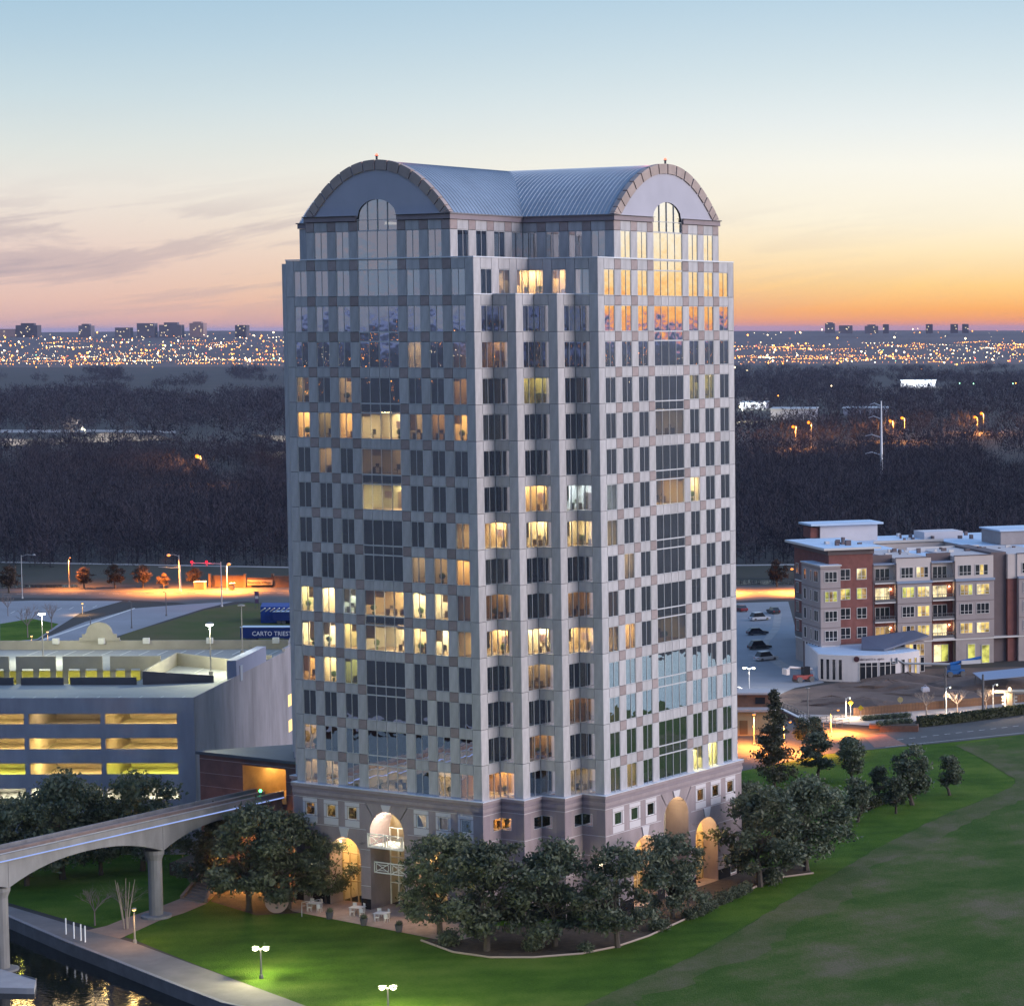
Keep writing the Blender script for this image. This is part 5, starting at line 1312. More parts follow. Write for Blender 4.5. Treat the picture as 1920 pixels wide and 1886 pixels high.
# leafless trees
def bare_mesh(seed, h, spread, m, r0=.11, lv=4, nb=(6, 4, 3, 3), n0=5):
    rg = np.random.default_rng(seed); b = MB(); base = Vector((0, 0, h * .32))
    b.tube([(0, 0, -.1), tuple(base)], [r0 * 1.2, r0 * .8], 6)
    def grow(p, d, L_, r_, lev):
        e = p + d * L_ + Vector((rg.normal(), rg.normal(), 0)) * L_ * .06; b.tube([tuple(p), tuple(e)], [r_, r_ * .6], 4 if lev > 1 else 3, cap=False)
        if lev == 0: return
        for i in range(nb[lv - lev]):
            ax_ = Vector((rg.normal(), rg.normal(), rg.normal())).cross(d)
            if ax_.length < .01: continue
            nd_ = (Matrix.Rotation(rg.uniform(.25, .75), 3, ax_.normalized()) @ d); nd_.z = nd_.z * .8 + .22; nd_.normalize()
            grow(p.lerp(e, rg.uniform(.45, 1)), nd_, L_ * rg.uniform(.55, .8), r_ * .55, lev - 1)
    for i in range(n0):
        a = 2 * math.pi * (i + rg.uniform(-.3, .3)) / n0; el = rg.uniform(.6, 1.2)
        grow(base - Vector((0, 0, .05)), Vector((math.cos(a) * math.cos(el), math.sin(a) * math.cos(el), math.sin(el))), h * .27, r0 * .6, 3)
    return b.mesh('branches', m)
litwood = mat('lit_twig', (.42, .34, .28), .9)  # lamp glow from below is put into the pale twig colour
BT = [bare_mesh(i, 5.3, 2.2, litwood) for i in (2, 9, 14)]
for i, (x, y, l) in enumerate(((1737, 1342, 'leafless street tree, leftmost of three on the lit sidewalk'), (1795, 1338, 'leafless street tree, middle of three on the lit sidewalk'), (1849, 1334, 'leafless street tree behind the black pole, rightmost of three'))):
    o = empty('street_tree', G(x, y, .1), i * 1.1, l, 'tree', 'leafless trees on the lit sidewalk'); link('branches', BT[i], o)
    MB().lathe((0, 0, 0), [(.85, .0), (.85, .03), (.0, .04)], 12).obj('tree_pit', mulch_m, o)
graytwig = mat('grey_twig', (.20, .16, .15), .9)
BG = [bare_mesh(i, 9.0, 3.5, graytwig, .16) for i in (4, 21)]
GRB = 'leafless trees by the far car park'
for i, (x, y, s_, l) in enumerate(((52, 1196, .95, 'leafless tree by the far car park at the left edge'), (97, 1180, .8, 'leafless tree lit amber beside the side street'), (15, 1155, .7, 'dark bare tree at the left picture edge by the avenue'))):
    o = empty('bare_tree', G(x, y), i, l, 'tree', GRB); link('branches', BG[i % 2], o); o.scale = (s_ * .8, s_ * .8, s_)
p = G(236, 1742); o = empty('birch', (p.x, p.y, 0), 1.0, 'pale multi-stemmed leafless birch beside the path lamp', 'tree')
wb_ = MB()
for i in range(5):
    a = i * 1.257; wb_.tube([(math.cos(a) * .2, math.sin(a) * .2, -.05), (math.cos(a) * .5, math.sin(a) * .5, 2.2), (math.cos(a) * 1.1, math.sin(a) * 1.1, 5.5)], [.07, .06, .02], 5)
wb_.obj('stems', palebark_m, o); q_ = link('branches', bare_mesh(33, 6.5, 2, mat('purple_twig', (.17, .13, .14), .9), .05), o)
p = G(178, 1735); o = empty('bare_tree', (p.x, p.y, 0), 0, 'leafless shrubby tree between promenade and path under the bridge', 'tree'); link('branches', bare_mesh(37, 5.2, 2, MATS['purple_twig'], .08), o)
p = G(283, 1668); o = empty('pruned_tree', (p.x, p.y, 0), 0, 'dark cut-back forked trunk under the bridge beside the column', 'tree')
MB().tube([(0, 0, -.1), (.1, 0, 2.3), (.0, 0, 3.0)], [.34, .28, .26], 7).obj('trunk', bark_m, o)
for d in ((-1.2, .2, 1.9), (.9, .1, 1.3)): MB().tube([(0, 0, 2.8), (d[0] * .7, d[1], 2.8 + d[2] * .5), (d[0], d[1], 2.8 + d[2])], [.22, .17, .12], 6).obj('limb', bark_m, o)
# brown trees at the foot of the levee
BRN = [oak_variant(81, 6.5, 2.5, 90, .2, .25, 30)]
brm = BRN[0][1].copy(); brm.materials.clear(); brm.materials.append(brown_leaf); BRN = [(BRN[0][0], brm)]
for i, (x, y, s_, l) in enumerate(((158, 1103, .85, 'small russet tree at the levee foot, leftmost of the row'), (216, 1103, 1.0, 'wide russet tree at the levee foot, second of the row'), (268, 1102, .95, 'russet tree at the levee foot left of the sodium lamp'), (307, 1103, .62, 'smallest amber-lit tree at the levee foot by the sodium lamp'), (1457, 1100, 1.1, 'russet tree by the channel beside the apartment building'), (17, 1112, 1.1, 'dark tree by the avenue at the far left'), (365, 1100, .8, 'dark shrubby tree beside the utility cabinet'))):
    tree('russet_tree', x, y, l, 0, s_, group='russet trees along the levee', meshes=BRN)
# ------------------------------------------------------------------ apartment building at the right
RA = RG + R(22.4); A1v = ER * math.cos(R(22.4)) + EF * math.sin(R(22.4)); A2v = -ER * math.sin(R(22.4)) + EF * math.cos(R(22.4))
brickr_m = mat('red_brick', (.22, .085, .075), .85, var=.22, scale=.8); taupe_m = mat('taupe_render', (.34, .29, .29), .8, var=.1, scale=.3)
cream_m = mat('cream_render', (.56, .49, .47), .8, var=.08, scale=.3); brown_m = mat('brown_render', (.15, .115, .12), .8, var=.12, scale=.4)
basew_m = mat('stone_base', (.36, .31, .30), .8, var=.15, scale=.5); whiter_m = mat('white_render', (.60, .56, .58), .7, var=.07, scale=.3)
memb_m = mat('roof_membrane', (.52, .64, .80), .5, var=.16, scale=.12, detail=7); trimw_m = mat('pale_trim', (.58, .55, .54), .6)
ledge_m = mat('blue_metal_ledge', (.24, .30, .42), .4, metal=.3); rail_dark = mat('dark_railing', (.10, .10, .11), .5)
def pane_mat(name, lit=None, s_=1.0):
    m = bpy.data.materials.new(name); m.use_nodes = True; nt = m.node_tree; b = nt.nodes['Principled BSDF']
    b.inputs['Base Color'].default_value = (.02, .022, .028, 1); b.inputs['Roughness'].default_value = .06; b.inputs['Specular IOR Level'].default_value = .6
    if lit:
        tc = nt.nodes.new('ShaderNodeNewGeometry'); n = nt.nodes.new('ShaderNodeTexNoise'); n.inputs['Scale'].default_value = .55; n.inputs['Detail'].default_value = 4
        nt.links.new(tc.outputs['Position'], n.inputs['Vector'])
        r_ = nt.nodes.new('ShaderNodeMapRange'); r_.inputs[1].default_value = .36; r_.inputs[2].default_value = .62; r_.inputs[3].default_value = .22 * s_; r_.inputs[4].default_value = 1.25 * s_
        nt.links.new(n.outputs[0], r_.inputs[0]); b.inputs['Emission Color'].default_value = (*lit, 1); nt.links.new(r_.outputs[0], b.inputs['Emission Strength'])
    MATS[name] = m; return m
PN = {'.': pane_mat('dark_pane'), 'y': pane_mat('lit_pane_yellow', (1, .70, .20)), 'w': pane_mat('lit_pane_warm', (1, .80, .42), 1.2), 'g': pane_mat('lit_pane_lime', (.80, .78, .16), .8), 'd': pane_mat('lit_pane_dim', (1, .62, .22), .45)}
_sw = {}
def swin(parent, face, u0, u1, z0, z1, n, k='.', fm=None, nz=(), name='window'):
    w_, h = u1 - u0, z1 - z0; key = (round(w_, 2), round(h, 2), n, (fm or trimw_m).name, tuple(nz))
    if key not in _sw:
        b = MB(); f = .09
        b.box(-f, 0, -.10, .02, -f, h + f); b.box(w_, w_ + f, -.10, .02, -f, h + f); b.box(0, w_, -.10, .02, -f, 0); b.box(0, w_, -.10, .02, h, h + f)
        for i in range(1, n): b.box(w_ * i / n - .05, w_ * i / n + .05, -.09, .02, 0, h)
        for z_ in nz: b.box(0, w_, -.08, .02, z_ - .035, z_ + .035)
        _sw[key] = b.mesh('window', fm or trimw_m)
    o = link(name, _sw[key], parent, fp(face, u0, 0, z0), face[1])
    for i in range(n):
        q_ = link('pane', pane_mesh(w_ / n, h, PN[k[i % len(k)]]), o, (w_ * i / n, -.03, 0))
    return o
apt = empty('apartment_building', (0, 0, 0), 0, 'red brick and cream apartment block with pale blue roof at the right', 'apartment building')
d0 = 493.0; AO = E(pxd(1553, d0), d0)
def af(u, y=0.0): return (AO + A1v * u + A2v * y, RA)
def ab(name, u0, u1, y0, y1, z0, z1, m, par=None):
    c = AO + A1v * ((u0 + u1) / 2) + A2v * ((y0 + y1) / 2)
    return MB().obox(c, A1v, A2v, (u1 - u0) / 2, (y1 - y0) / 2, z0, z1).obj(name, m, par or apt)
FZ = [5.2, 9.0, 12.8, 16.6]; TOP = 20.9
ab('wall', 0, 9.1, 0, 20, 5.2, 22.6, brickr_m); ab('base', 0.1, 9.0, .2, 19.8, 0, 5.2, basew_m)
ab('cornice', -.25, 9.3, -.25, 20.2, 22.6, 23.6, brown_m); ab('roof', -1.5, 10.3, -1.5, 21.5, 23.6, 24.0, trimw_m); ab('roof_membrane', -1.4, 10.2, -1.4, 21.4, 24.0, 24.05, memb_m)
F0 = af(0)
for i, z_ in enumerate(FZ):
    for j, u_ in enumerate((2.4, 5.8)):
        k = {(3, 1): 'wy', (2, 0): 'yg', (2, 1): 'gd'}.get((i, j), '.')
        swin(apt, F0, u_, u_ + 1.9, z_ + 1.1, z_ + 3.1, 2, k, nz=(.6,))
# bay at the corner
ab('bay', -2.4, 1.7, -1.9, 9, 5.4, 20.6, taupe_m); ab('bay_ledge', -2.6, 1.9, -2.1, 9.2, 20.6, 20.8, trimw_m); ab('bay_roof', -2.5, 1.8, -2.0, 9.1, 20.8, 20.85, memb_m)
ab('bay_base', -2.2, 1.5, -1.7, 8.8, 0, 5.39, whiter_m)
FBf = (AO + A1v * -2.4 + A2v * -1.9, RA); FBs = (AO + A1v * -2.4 + A2v * 9, RA - math.pi / 2)
for i, z_ in enumerate(FZ):
    swin(apt, FBf, .9, 3.3, z_ + 1.0, z_ + 2.9, 3, 'gdg' if i == 2 else '.', nz=(.55,))
    for u_, w_ in ((1.5, 1.2), (5.2, .6), (7.4, 2.1)): swin(apt, FBs, u_, u_ + w_, z_ + .9, z_ + 2.9, 1 if w_ < 2 else 2)
    for ff, ln in ((FBf, 4.1), (FBs, 10.9)): panel('band', ff, 0, ln, z_ + 3.45, z_ + 3.6, brown_m, apt, y=-.05, t=.06)
for i in range(6): panel('pilaster', FBs, .6 + i * 1.7, 1.0 + i * 1.7, .1, 5.2, brown_m, apt, y=.02, t=.2)
# left end wall
FS = (AO + A2v * 20, RA - math.pi / 2)
for i, z_ in enumerate(FZ):
    ab('balcony', -1.5, 0, 11.5, 15.5, z_ - .1, z_ + .15, trimw_m); ab('railing', -1.5, -1.42, 11.5, 15.5, z_ + .15, z_ + 1.2, rail_dark)
    swin(apt, FS, 5.2, 7.6, z_ + .4, z_ + 2.8, 3, 'g' if i == 2 else '.'); swin(apt, FS, 1.2, 2.6, z_ + 1, z_ + 2.9, 2)
swin(apt, FS, 6.5, 7.6, 1.0, 3.2, 1, 'g')
# balcony bays
def balcony_bay(u0, u1, litk):
    ab('wall', u0, u1, 1.2, 20, 0, 16.6, brickr_m); ab('wall', u0, u1, 1.2, 20, 16.6, 20.2, cream_m); ab('roof', u0 - .1, u1 + .1, .2, 3.5, 20.2, 20.5, ledge_m); ab('parapet', u0, u1, 2.2, 2.6, 20.5, 22.0, brown_m)
    f_ = (AO + A1v * u0 + A2v * 1.2, RA)
    for i, z_ in enumerate(FZ):
        m_ = (u1 - u0)
        swin(apt, f_, .9, .9 + 2.9, z_ + .3, z_ + 2.8, 3, litk[i])
        b_ = ab('balcony', u0 + .3, u1 - .2, -.3, 1.2, z_ - .05, z_ + .2, trimw_m)
        rb = MB()
        for q_ in range(12):
            c = AO + A1v * (u0 + .35 + (m_ - .6) * q_ / 11) + A2v * -.27; rb.obox(c, A1v, A2v, .03, .03, z_ + .2, z_ + 1.25)
        c = AO + A1v * ((u0 + u1) / 2) + A2v * -.27; rb.obox(c, A1v, A2v, m_ / 2 - .3, .05, z_ + 1.2, z_ + 1.3); rb.obox(c, A1v, A2v, m_ / 2 - .3, .04, z_ + .22, z_ + .75)
        rb.obj('railing', rail_dark, apt)
        if litk[i] != '.':
            lp_ = AO + A1v * (u1 - .8) + A2v * .9; lb = MB().ball((lp_.x, lp_.y, z_ + 2.6), .12, 6).obj('porch_lamp', emis('porch_bulb', (1, .75, .4), 20), apt); lamp(lb, (lp_.x, lp_.y, z_ + 2.4), (1, .62, .3), 45, .1)
    for u_ in (u0 + .05, u1 - .05):
        c = AO + A1v * u_ + A2v * -.05; MB().tube([(c.x, c.y, .5), (c.x, c.y, 20.5)], .09, 6).obj('downpipe', brown_m, apt)
balcony_bay(9.15, 14.0, ['d', '.', 'w', '.']); balcony_bay(21.3, 26.4, ['w', '.', 'w', '.'])
# rendered bays
def beige_bay(u0, u1, wins, rows):
    ab('wall', u0, u1, -.6, 20, 5.2, 16.5, taupe_m); ab('wall', u0 - .1, u1 + .1, 0, 20, 16.5, 21.4, cream_m); ab('ledge', u0 - .15, u1 + .15, -.75, .0, 16.5, 16.95, ledge_m)
    ab('parapet_cap', u0 - .15, u1 + .15, -.08, .35, 21.4, 21.55, brown_m); ab('base', u0, u1, -.4, 19, 0, 5.19, basew_m)
    f_ = (AO + A1v * u0 + A2v * -.6, RA); f5 = (AO + A1v * u0, RA)
    for i, z_ in enumerate(FZ):
        for j, (a, w_) in enumerate(wins):
            swin(apt, f5 if i == 3 else f_, a, a + w_, z_ + 1.0, z_ + 2.95, 3, rows[i][j], nz=(.55,))
        if i < 3: panel('band', f_, 0, u1 - u0, z_ + 3.5, z_ + 3.65, brown_m, apt, y=-.05, t=.06)
beige_bay(14.05, 21.25, [(1.0, 2.4), (4.2, 2.4)], [['d.d', 'yyy'], ['.', 'ydy'], ['gyg', 'yyw'], ['.', 'wd.']])
beige_bay(26.45, 34.6, [(.9, 2.5), (4.4, 2.6)], [['ydy', 'wyy'], ['.', '.'], ['ydg', 'wyy'], ['.', '.y.']])
ab('wall', 34.65, 37.9, 1.0, 20, 0, 21.8, brown_m)
beige_bay(40.0, 47.5, [(1.0, 2.4), (4.4, 2.4)], [['.', '.'], ['.', '.'], ['.', '.'], ['.', '.']]); ab('wall', 37.95, 39.9, .3, 20, 0, 16.5, brickr_m); ab('wall', 37.95, 39.9, .25, 20, 16.5, 21.4, cream_m)
balcony_bay(47.6, 52.5, ['.', 'y', '.', '.'])
ab('base_band', 9.2, 53, -.5, 1.1, 4.85, 5.15, trimw_m)
FG = (AO + A2v * -.4, RA)
for u_, w_, k in ((15.0, 3.0, 'ww'), (22.4, 3.0, 'wg'), (29.0, 1.5, 'g')): swin(apt, (AO + A2v * (-.4 if not 21 < u_ < 26 else 1.2), RA), u_, u_ + w_, .6, 3.9, 2 if w_ > 2 else 1, k, fm=trimw_m, name='shop_window')
swin(apt, (AO + A2v * -.4, RA), 32.0, 33.6, .1, 3.6, 1, 'g', name='passage')
# main roof, courtyard rims and roof boxes
ab('roof_membrane', 9.3, 60, 3.6, 19.5, 21.0, 21.1, memb_m); ab('roof_membrane', 15.2, 60, 38, 56, 21.0, 21.1, memb_m); ab('roof_membrane', 9.3, 24, 19.4, 38.1, 20.9, 21.05, memb_m); ab('roof_membrane', 40, 60, 19.4, 38.1, 20.9, 21.05, memb_m)
ab('wall', 15.4, 59.9, 38.2, 55.8, 0, 20.95, cream_m)
ab('wall', 9.3, 23.8, 19.6, 38, 0, 20.8, taupe_m); ab('wall', 40.2, 59.8, 19.6, 38, 0, 20.8, cream_m)
ab('stair_head', 15.0, 28, 46, 52, 21.05, 24.6, whiter_m); ab('stair_head_roof', 12.6, 29, 45, 53, 24.6, 25.0, memb_m); ab('stair_head', 13.0, 15.0, 46.5, 51, 22.0, 24.2, brickr_m)
ab('stair_head', 38, 47, 44, 50, 21.1, 22.6, whiter_m); ab('stair_head', 47, 58, 24, 34, 21.1, 23.9, basew_m); ab('stair_head_roof', 46.6, 58.4, 23.6, 34.4, 23.9, 24.2, memb_m)
ab('parapet', 24, 40, 19.2, 19.5, 21.1, 21.7, trimw_m); ab('parapet', 24, 40, 38.0, 38.3, 21.0, 21.6, trimw_m)
for i in range(60):
    u_, y_ = (rnd.uniform(2, 8), rnd.uniform(3, 12)) if i < 12 else (rnd.uniform(11, 50), rnd.uniform(5, 17)) if i < 46 else (rnd.uniform(30, 50), rnd.uniform(40, 54))
    z_ = 24.05 if i < 12 else 21.1
    ab('roof_unit', u_, u_ + rnd.uniform(.3, 1.1), y_, y_ + rnd.uniform(.3, 1.0), z_, z_ + rnd.uniform(.3, 1.0), brown_m if i % 3 else trimw_m)
# low curved entrance wing
rc = AO + A1v * 4.4 + A2v * -4.0; rad = 13.0; n = 26
a0 = math.atan2(A2v.y, A2v.x)
ang = [RA + R(-146) + R(100) * i / n for i in range(n + 1)]
pin = [(rc.x + rad * math.cos(a), rc.y + rad * math.sin(a)) for a in ang]
wing = [(p_[0], p_[1]) for p_ in pin] + [tuple((AO + A1v * 12 + A2v * .6).xy), tuple((AO + A1v * -3 + A2v * 5).xy)]
MB().prism(wing, 0, 5.0).obj('curved_wing', whiter_m, apt); 
MB().prism([(rc.x + (x - rc.x) * .97, rc.y + (y - rc.y) * .97) for x, y in wing], 5.0, 5.06).obj('wing_roof', memb_m, apt)
def rface(deg):
    a = RA + R(deg); o_ = Vector((rc.x + (rad + .02) * math.cos(a), rc.y + (rad + .02) * math.sin(a), 0)); return (o_, a + math.pi / 2)
for k_ in range(6): swin(apt, rface(-107 + k_ * 5.0 + (1.6 if k_ > 2 else 0)), -.5, .5, .35, 3.6, 1, '.', nz=(2.6,), name='wing_window')
for k_, lit in ((-70, '.'), (-62, 'd'), (-54, 'y')): swin(apt, rface(k_), -.35, .35, .6, 3.8, 1, lit, name='wing_window')
for k_ in range(4): swin(apt, rface(-142 + k_ * 5.5), -.3, .3, .4, 4.2, 1, '.', fm=whiter_m, name='wing_window')
# monopitch roof over the wing
mp = [AO + A1v * 3.0 + A2v * -9.5, AO + A1v * 6.5 + A2v * -12.5, AO + A1v * 17.0 + A2v * -9.0, AO + A1v * 16.0 + A2v * -4.2, AO + A1v * 5.0 + A2v * -4.5]
zz = [5.15, 5.1, 6.9, 7.4, 6.6]
V = [(q_.x, q_.y, z_) for q_, z_ in zip(mp, zz)] + [(q_.x, q_.y, z_ + .35) for q_, z_ in zip(mp, zz)]
MB().add(V, [(4, 3, 2, 1, 0), (5, 6, 7, 8, 9)] + [(i, (i + 1) % 5, 5 + (i + 1) % 5, 5 + i) for i in range(5)]).obj('pitched_roof', mat('slate_metal', (.10, .12, .18), .5), apt)
ab('glazed_wall', 12.4, 16.6, -8.0, -.5, 0, 6.0, taupe_m)
gf = (AO + A1v * 12.4 + A2v * -8.0, RA)
for z0, z1 in ((.2, 2.9), (3.3, 5.5)): swin(apt, gf, .3, 4.1, z0, z1, 5, 'g.gd.' if z0 < 1 else 'dy.yd', nz=((z1 - z0) / 2,), name='glazing')
# sign on the wing: round mark and a dark line of lettering
sf = rface(-112); bd = MB().lathe((0, 0, 0), [(.55, -.04), (.55, .04)], 12); me = bd.mesh('sign_mark', mat('sign_maroon', (.06, .02, .03), .5))
so = link('sign_mark', me, apt, fp(sf, 0, -.1, 4.35)); so.rotation_euler = (math.pi / 2, 0, sf[1])
def text(name, s_, size, loc, rz, m, parent, ext=.02, sx=1.0):
    c = bpy.data.curves.new(name, 'FONT'); c.body = s_; c.size = size; c.extrude = ext; c.align_x = 'LEFT'; c.resolution_u = 2
    o = bpy.data.objects.new(name, c); COL.objects.link(o)
    dg = bpy.context.evaluated_depsgraph_get(); me = bpy.data.meshes.new_from_object(o.evaluated_get(dg)); bpy.data.objects.remove(o)
    me.materials.clear(); me.materials.append(m)
    t_ = link(name, me, parent, loc, None); t_.rotation_euler = (math.pi / 2, 0, rz); t_.scale = (sx, 1, 1); return t_
for i, ch in enumerate('delavilla apts.'):
    if ch == ' ': continue
    fc = rface(-108.5 + i * 1.45); text('sign_letter', ch, .62, fp(fc, -.1, -.06, 4.1), fc[1], MATS['sign_maroon'], apt)

# ------------------------------------------------------------------ lamps
amber = (1, .31, .045)
def street_lamp(name, px, py_head, py_foot, label, col, watts, bulb, arm=2.0, dirx=-1, br=.28, z0=0., group=None, pm=None, twin=False, cat='street lamp', light_dz=.5):
    p = G(px, py_foot, z0); dd = (Vector((p.x, p.y, 0)) - Vector((CAM.x, CAM.y, 0))).dot(EF); h = (py_foot - py_head) * dd / FPX
    o = empty(name, p, 0, label, cat, group)
    MB().lathe((0, 0, 0), [(.22, 0), (.2, .4), (.11, .45), (.07, h)], 8).obj('pole', pm or pole_m, o)
    heads = [ER * (arm * dirx)] if not twin else [ER * arm, ER * -arm]
    for hd in heads:
        if arm: MB().tube([(0, 0, h - .3), tuple(hd * .5 + Vector((0, 0, h + .15))), tuple(hd + Vector((0, 0, h)))], .05, 5).obj('arm', pm or pole_m, o)
        MB().lathe((hd.x, hd.y, h), [(.1, .22), (br * 1.25, .16), (br * 1.3, .04)], 8).obj('lamp_head', pm or pole_m, o)
        if bulb:
            MB().ball((hd.x, hd.y, h - .02), br, 8, sz=.7).obj('bulb', bulb, o)
            if watts and not twin: q_ = hd * 1.15 - EF * .9; lamp(o, (q_.x, q_.y, h - .25), col, watts * 1.25, .25, spot=R(150))
    if twin and watts: lamp(o, (0, 0, h + .8), col, watts * 2, .35)
    return o
sodb = emis('sodium_globe', (1, .27, .03), 3.2); whb = emis('white_globe', (1, .95, .60), 8); warmb = emis('warm_globe', (1, .55, .16), 4)
grey_pole = mat('silver_pole', (.42, .43, .45), .4)
GS_ = 'sodium lamps along the avenue'
street_lamp('street_lamp', 337, 1040, 1107, 'tall sodium street lamp on the avenue, left of the red signals', amber, 100000, sodb, 2.6, -1, .45, group=GS_, pm=grey_pole)
street_lamp('street_lamp', 426, 1057, 1107, 'sodium street lamp on the avenue, right of the red signals', amber, 100000, sodb, .6, 1, .45, group=GS_, pm=grey_pole)
street_lamp('street_lamp', 42, 1040, 1122, 'unlit silver street lamp with curved arm at the far left', amber, 0, None, 3.2, 1, .3, pm=grey_pole)
street_lamp('street_lamp', 640, 1062, 1107, 'added unseen sodium lamp lighting the avenue behind the tower left side', amber, 100000, sodb, 2, -1, .4, group=GS_)  # unseen lamp added so the avenue glows left of the tower
street_lamp('street_lamp', 1340, 1065, 1112, 'added unseen sodium lamp lighting the avenue behind the tower right side', amber, 100000, sodb, 2, 1, .4, group=GS_)  # added out of view to keep the road lit at the tower edge
street_lamp('street_lamp', 1500, 1066, 1110, 'added unseen sodium lamp lighting the avenue behind the apartment building', amber, 70000, sodb, 2, -1, .4, group=GS_)  # unseen lamp put in to light the road beside the parking lot
street_lamp('street_lamp', 130, 1045, 1102, 'sodium lamp over the avenue left of the russet trees', amber, 26000, sodb, .4, 1, .2, group=GS_)
GL_ = 'twin globe lamps on the front lawn'
street_lamp('lawn_lamp', 490, 1776, 1834, 'twin-globe lamp post glowing on the dark front lawn, left one', (1, .95, .50), 2600, whb, .55, 1, .30, group=GL_, twin=True, cat='lamp post', pm=rail_dark)
street_lamp('lawn_lamp', 728, 1849, 1905, 'twin-globe lamp post glowing at the bottom picture edge', (1, .95, .50), 2600, whb, .55, 1, .30, group=GL_, twin=True, cat='lamp post', pm=rail_dark)
street_lamp('path_lamp', 253, 1703, 1768, 'small amber globe lamp beside the clay path and birch', (1, .55, .22), 420, warmb, 0, 1, .20, cat='lamp post')
street_lamp('street_lamp', 1414, 1338, 1398, 'bright sodium lamp before the small amber-lit station house', amber, 26000, sodb, 0, 1, .26)
street_lamp('street_lamp', 1515, 1290, 1352, 'brown unlit mast rising behind small trees at the ramp', amber, 0, None, 0, 1, .3)
street_lamp('street_lamp', 1558, 1330, 1374, 'added slim sodium lamp for the amber glow at the road bend', amber, 30000, sodb, 1.2, 1, .2)  # invented lamp, supplies part of the amber glow on the road
street_lamp('street_lamp', 1470, 1352, 1412, 'added sodium lamp behind the conifer to light the road', amber, 26000, sodb, 1.0, 1, .2)  # added lamp, lights the road near the conifer
street_lamp('street_lamp', 1405, 1252, 1306, 'white floodlight mast with two heads at the parking lot edge', (1, .9, .75), 2600, whb, .9, 1, .2, twin=True, pm=wframe_m)
GW_ = 'white lamp columns along the lit sidewalk'
for x, y0, y1, l in ((1586, 1308, 1346, 'white lamp column at the left end of the lit sidewalk'), (1774, 1288, 1341, 'white lamp column between two leafless street trees'), (1862, 1283, 1336, 'white lamp column right of the leafless trees')):
    street_lamp('lamp_column', x, y0, y1, l, (1, .70, .42), 2600, whb, .7, 1, .13, group=GW_, pm=wframe_m, cat='lamp post')
for x, y0, y1, l in ((1843, 1265, 1348, 'tall black pole in the hedge before the rightmost leafless tree'), (1773, 1250, 1330, 'tall thin black pole behind the middle leafless tree')):
    p = G(x, y1); h = (y1 - y0) * 440 / FPX; o = MB().lathe((0, 0, 0), [(.2, 0), (.18, h), (.1, h + .1)], 8).obj('pole', rail_dark, loc=p); tag(o, l, 'pole')
for x, y0, y1, lit, l in ((60, 1192, 1222, True, 'small amber lantern post at the car park, left one'), (90, 1184, 1212, True, 'small amber lantern post at the car park, right one'), (155, 1131, 1152, True, 'amber lantern post in the pale car park'), (312, 1110, 1155, False, 'black double-arm lamp post by the side street'), (247, 1128, 1178, False, 'black lamp post on the verge of the side street'), (170, 1157, 1180, False, 'short black lamp post by the kerb line')):
    street_lamp('lantern_post', x, y0, y1, l, (1, .55, .2), 1100 if lit else 0, warmb if lit else None, .4 if not lit else 0, -1, .22, group='lantern posts round the car park', pm=rail_dark, cat='lamp post')
# traffic signal masts
def signal_mast(px, py, length, label, reds, dirx=-1, hz_=6.3):
    o = empty('traffic_signal', G(px, py), 0, label, 'traffic signal', 'traffic signals at the avenue')
    MB().lathe((0, 0, 0), [(.3, 0), (.26, .3), (.16, .4), (.1, hz_ + .5)], 8).obj('mast', grey_pole, o)
    e = ER * (dirx * length); MB().tube([(0, 0, hz_), tuple(e + Vector((0, 0, hz_ + .3)))], [.11, .06], 6).obj('arm', grey_pole, o)
    for f in reds:
        c = e * f; b = MB().obox(c - EF * .2, ER, EF, .2, .15, hz_ - .55, hz_ + .75).obj('signal_head', rail_dark, o)
        q_ = c - EF * .42; MB().ball((q_.x, q_.y, hz_ + .5), .30, 8).obj('red_lamp', emis('signal_red', (1, .012, .03), 3.2), b)
        lamp(o, (q_.x - EF.x, q_.y - EF.y, hz_ + .5), (1, .05, .08), 300, .2)
signal_mast(416, 1137, 7.2, 'traffic signal mast with two red lights reaching over the avenue', (.95, .46), -1, 10.3)
signal_mast(339, 1109, 5.5, 'traffic signal mast beside the left sodium lamp', (), -1, 6.0)
# entry wall with lettering, cabinet and boards
ew = empty('entry_wall', (0, 0, 0), 0, 'brick estate entry wall with dark lettering by the avenue', 'wall')
def wbox(par, name, px0, px1, py, h, m, t=.5, z0=0.):
    a, b = G(px0, py), G(px1, py); c = (a + b) / 2; d = (b - a); L_ = d.length; d.normalize(); n_ = Vector((-d.y, d.x, 0))
    return MB().obox(c, d, n_, L_ / 2, t / 2, z0, z0 + h).obj(name, m, par), a, d
wbox(ew, 'wall', 394, 460, 1100, 3.0, mat('entry_brick', (.14, .085, .06), .85, var=.25, scale=.8)); wbox(ew, 'wall', 462, 512, 1100, 2.4, MATS['entry_brick']); wbox(ew, 'wall', 514, 560, 1101, 3.0, MATS['entry_brick'])
pn, a, d = wbox(ew, 'sign_panel', 464, 511, 1101.5, 1.3, mat('sign_stone', (.22, .18, .15), .8), .3, .7)
text('lettering', 'Riverside Village', 1.0, a + Vector((.1, 0, 1.05)) - Vector((-d.y, d.x, 0)) * .3, math.atan2(d.y, d.x), mat('sign_dark', (.03, .02, .02), .6), ew, .03, .92)
for x in (394, 460, 512, 560): wbox(ew, 'pier', x - 2, x + 2, 1100.5, 3.5, MATS['entry_brick'], .9)
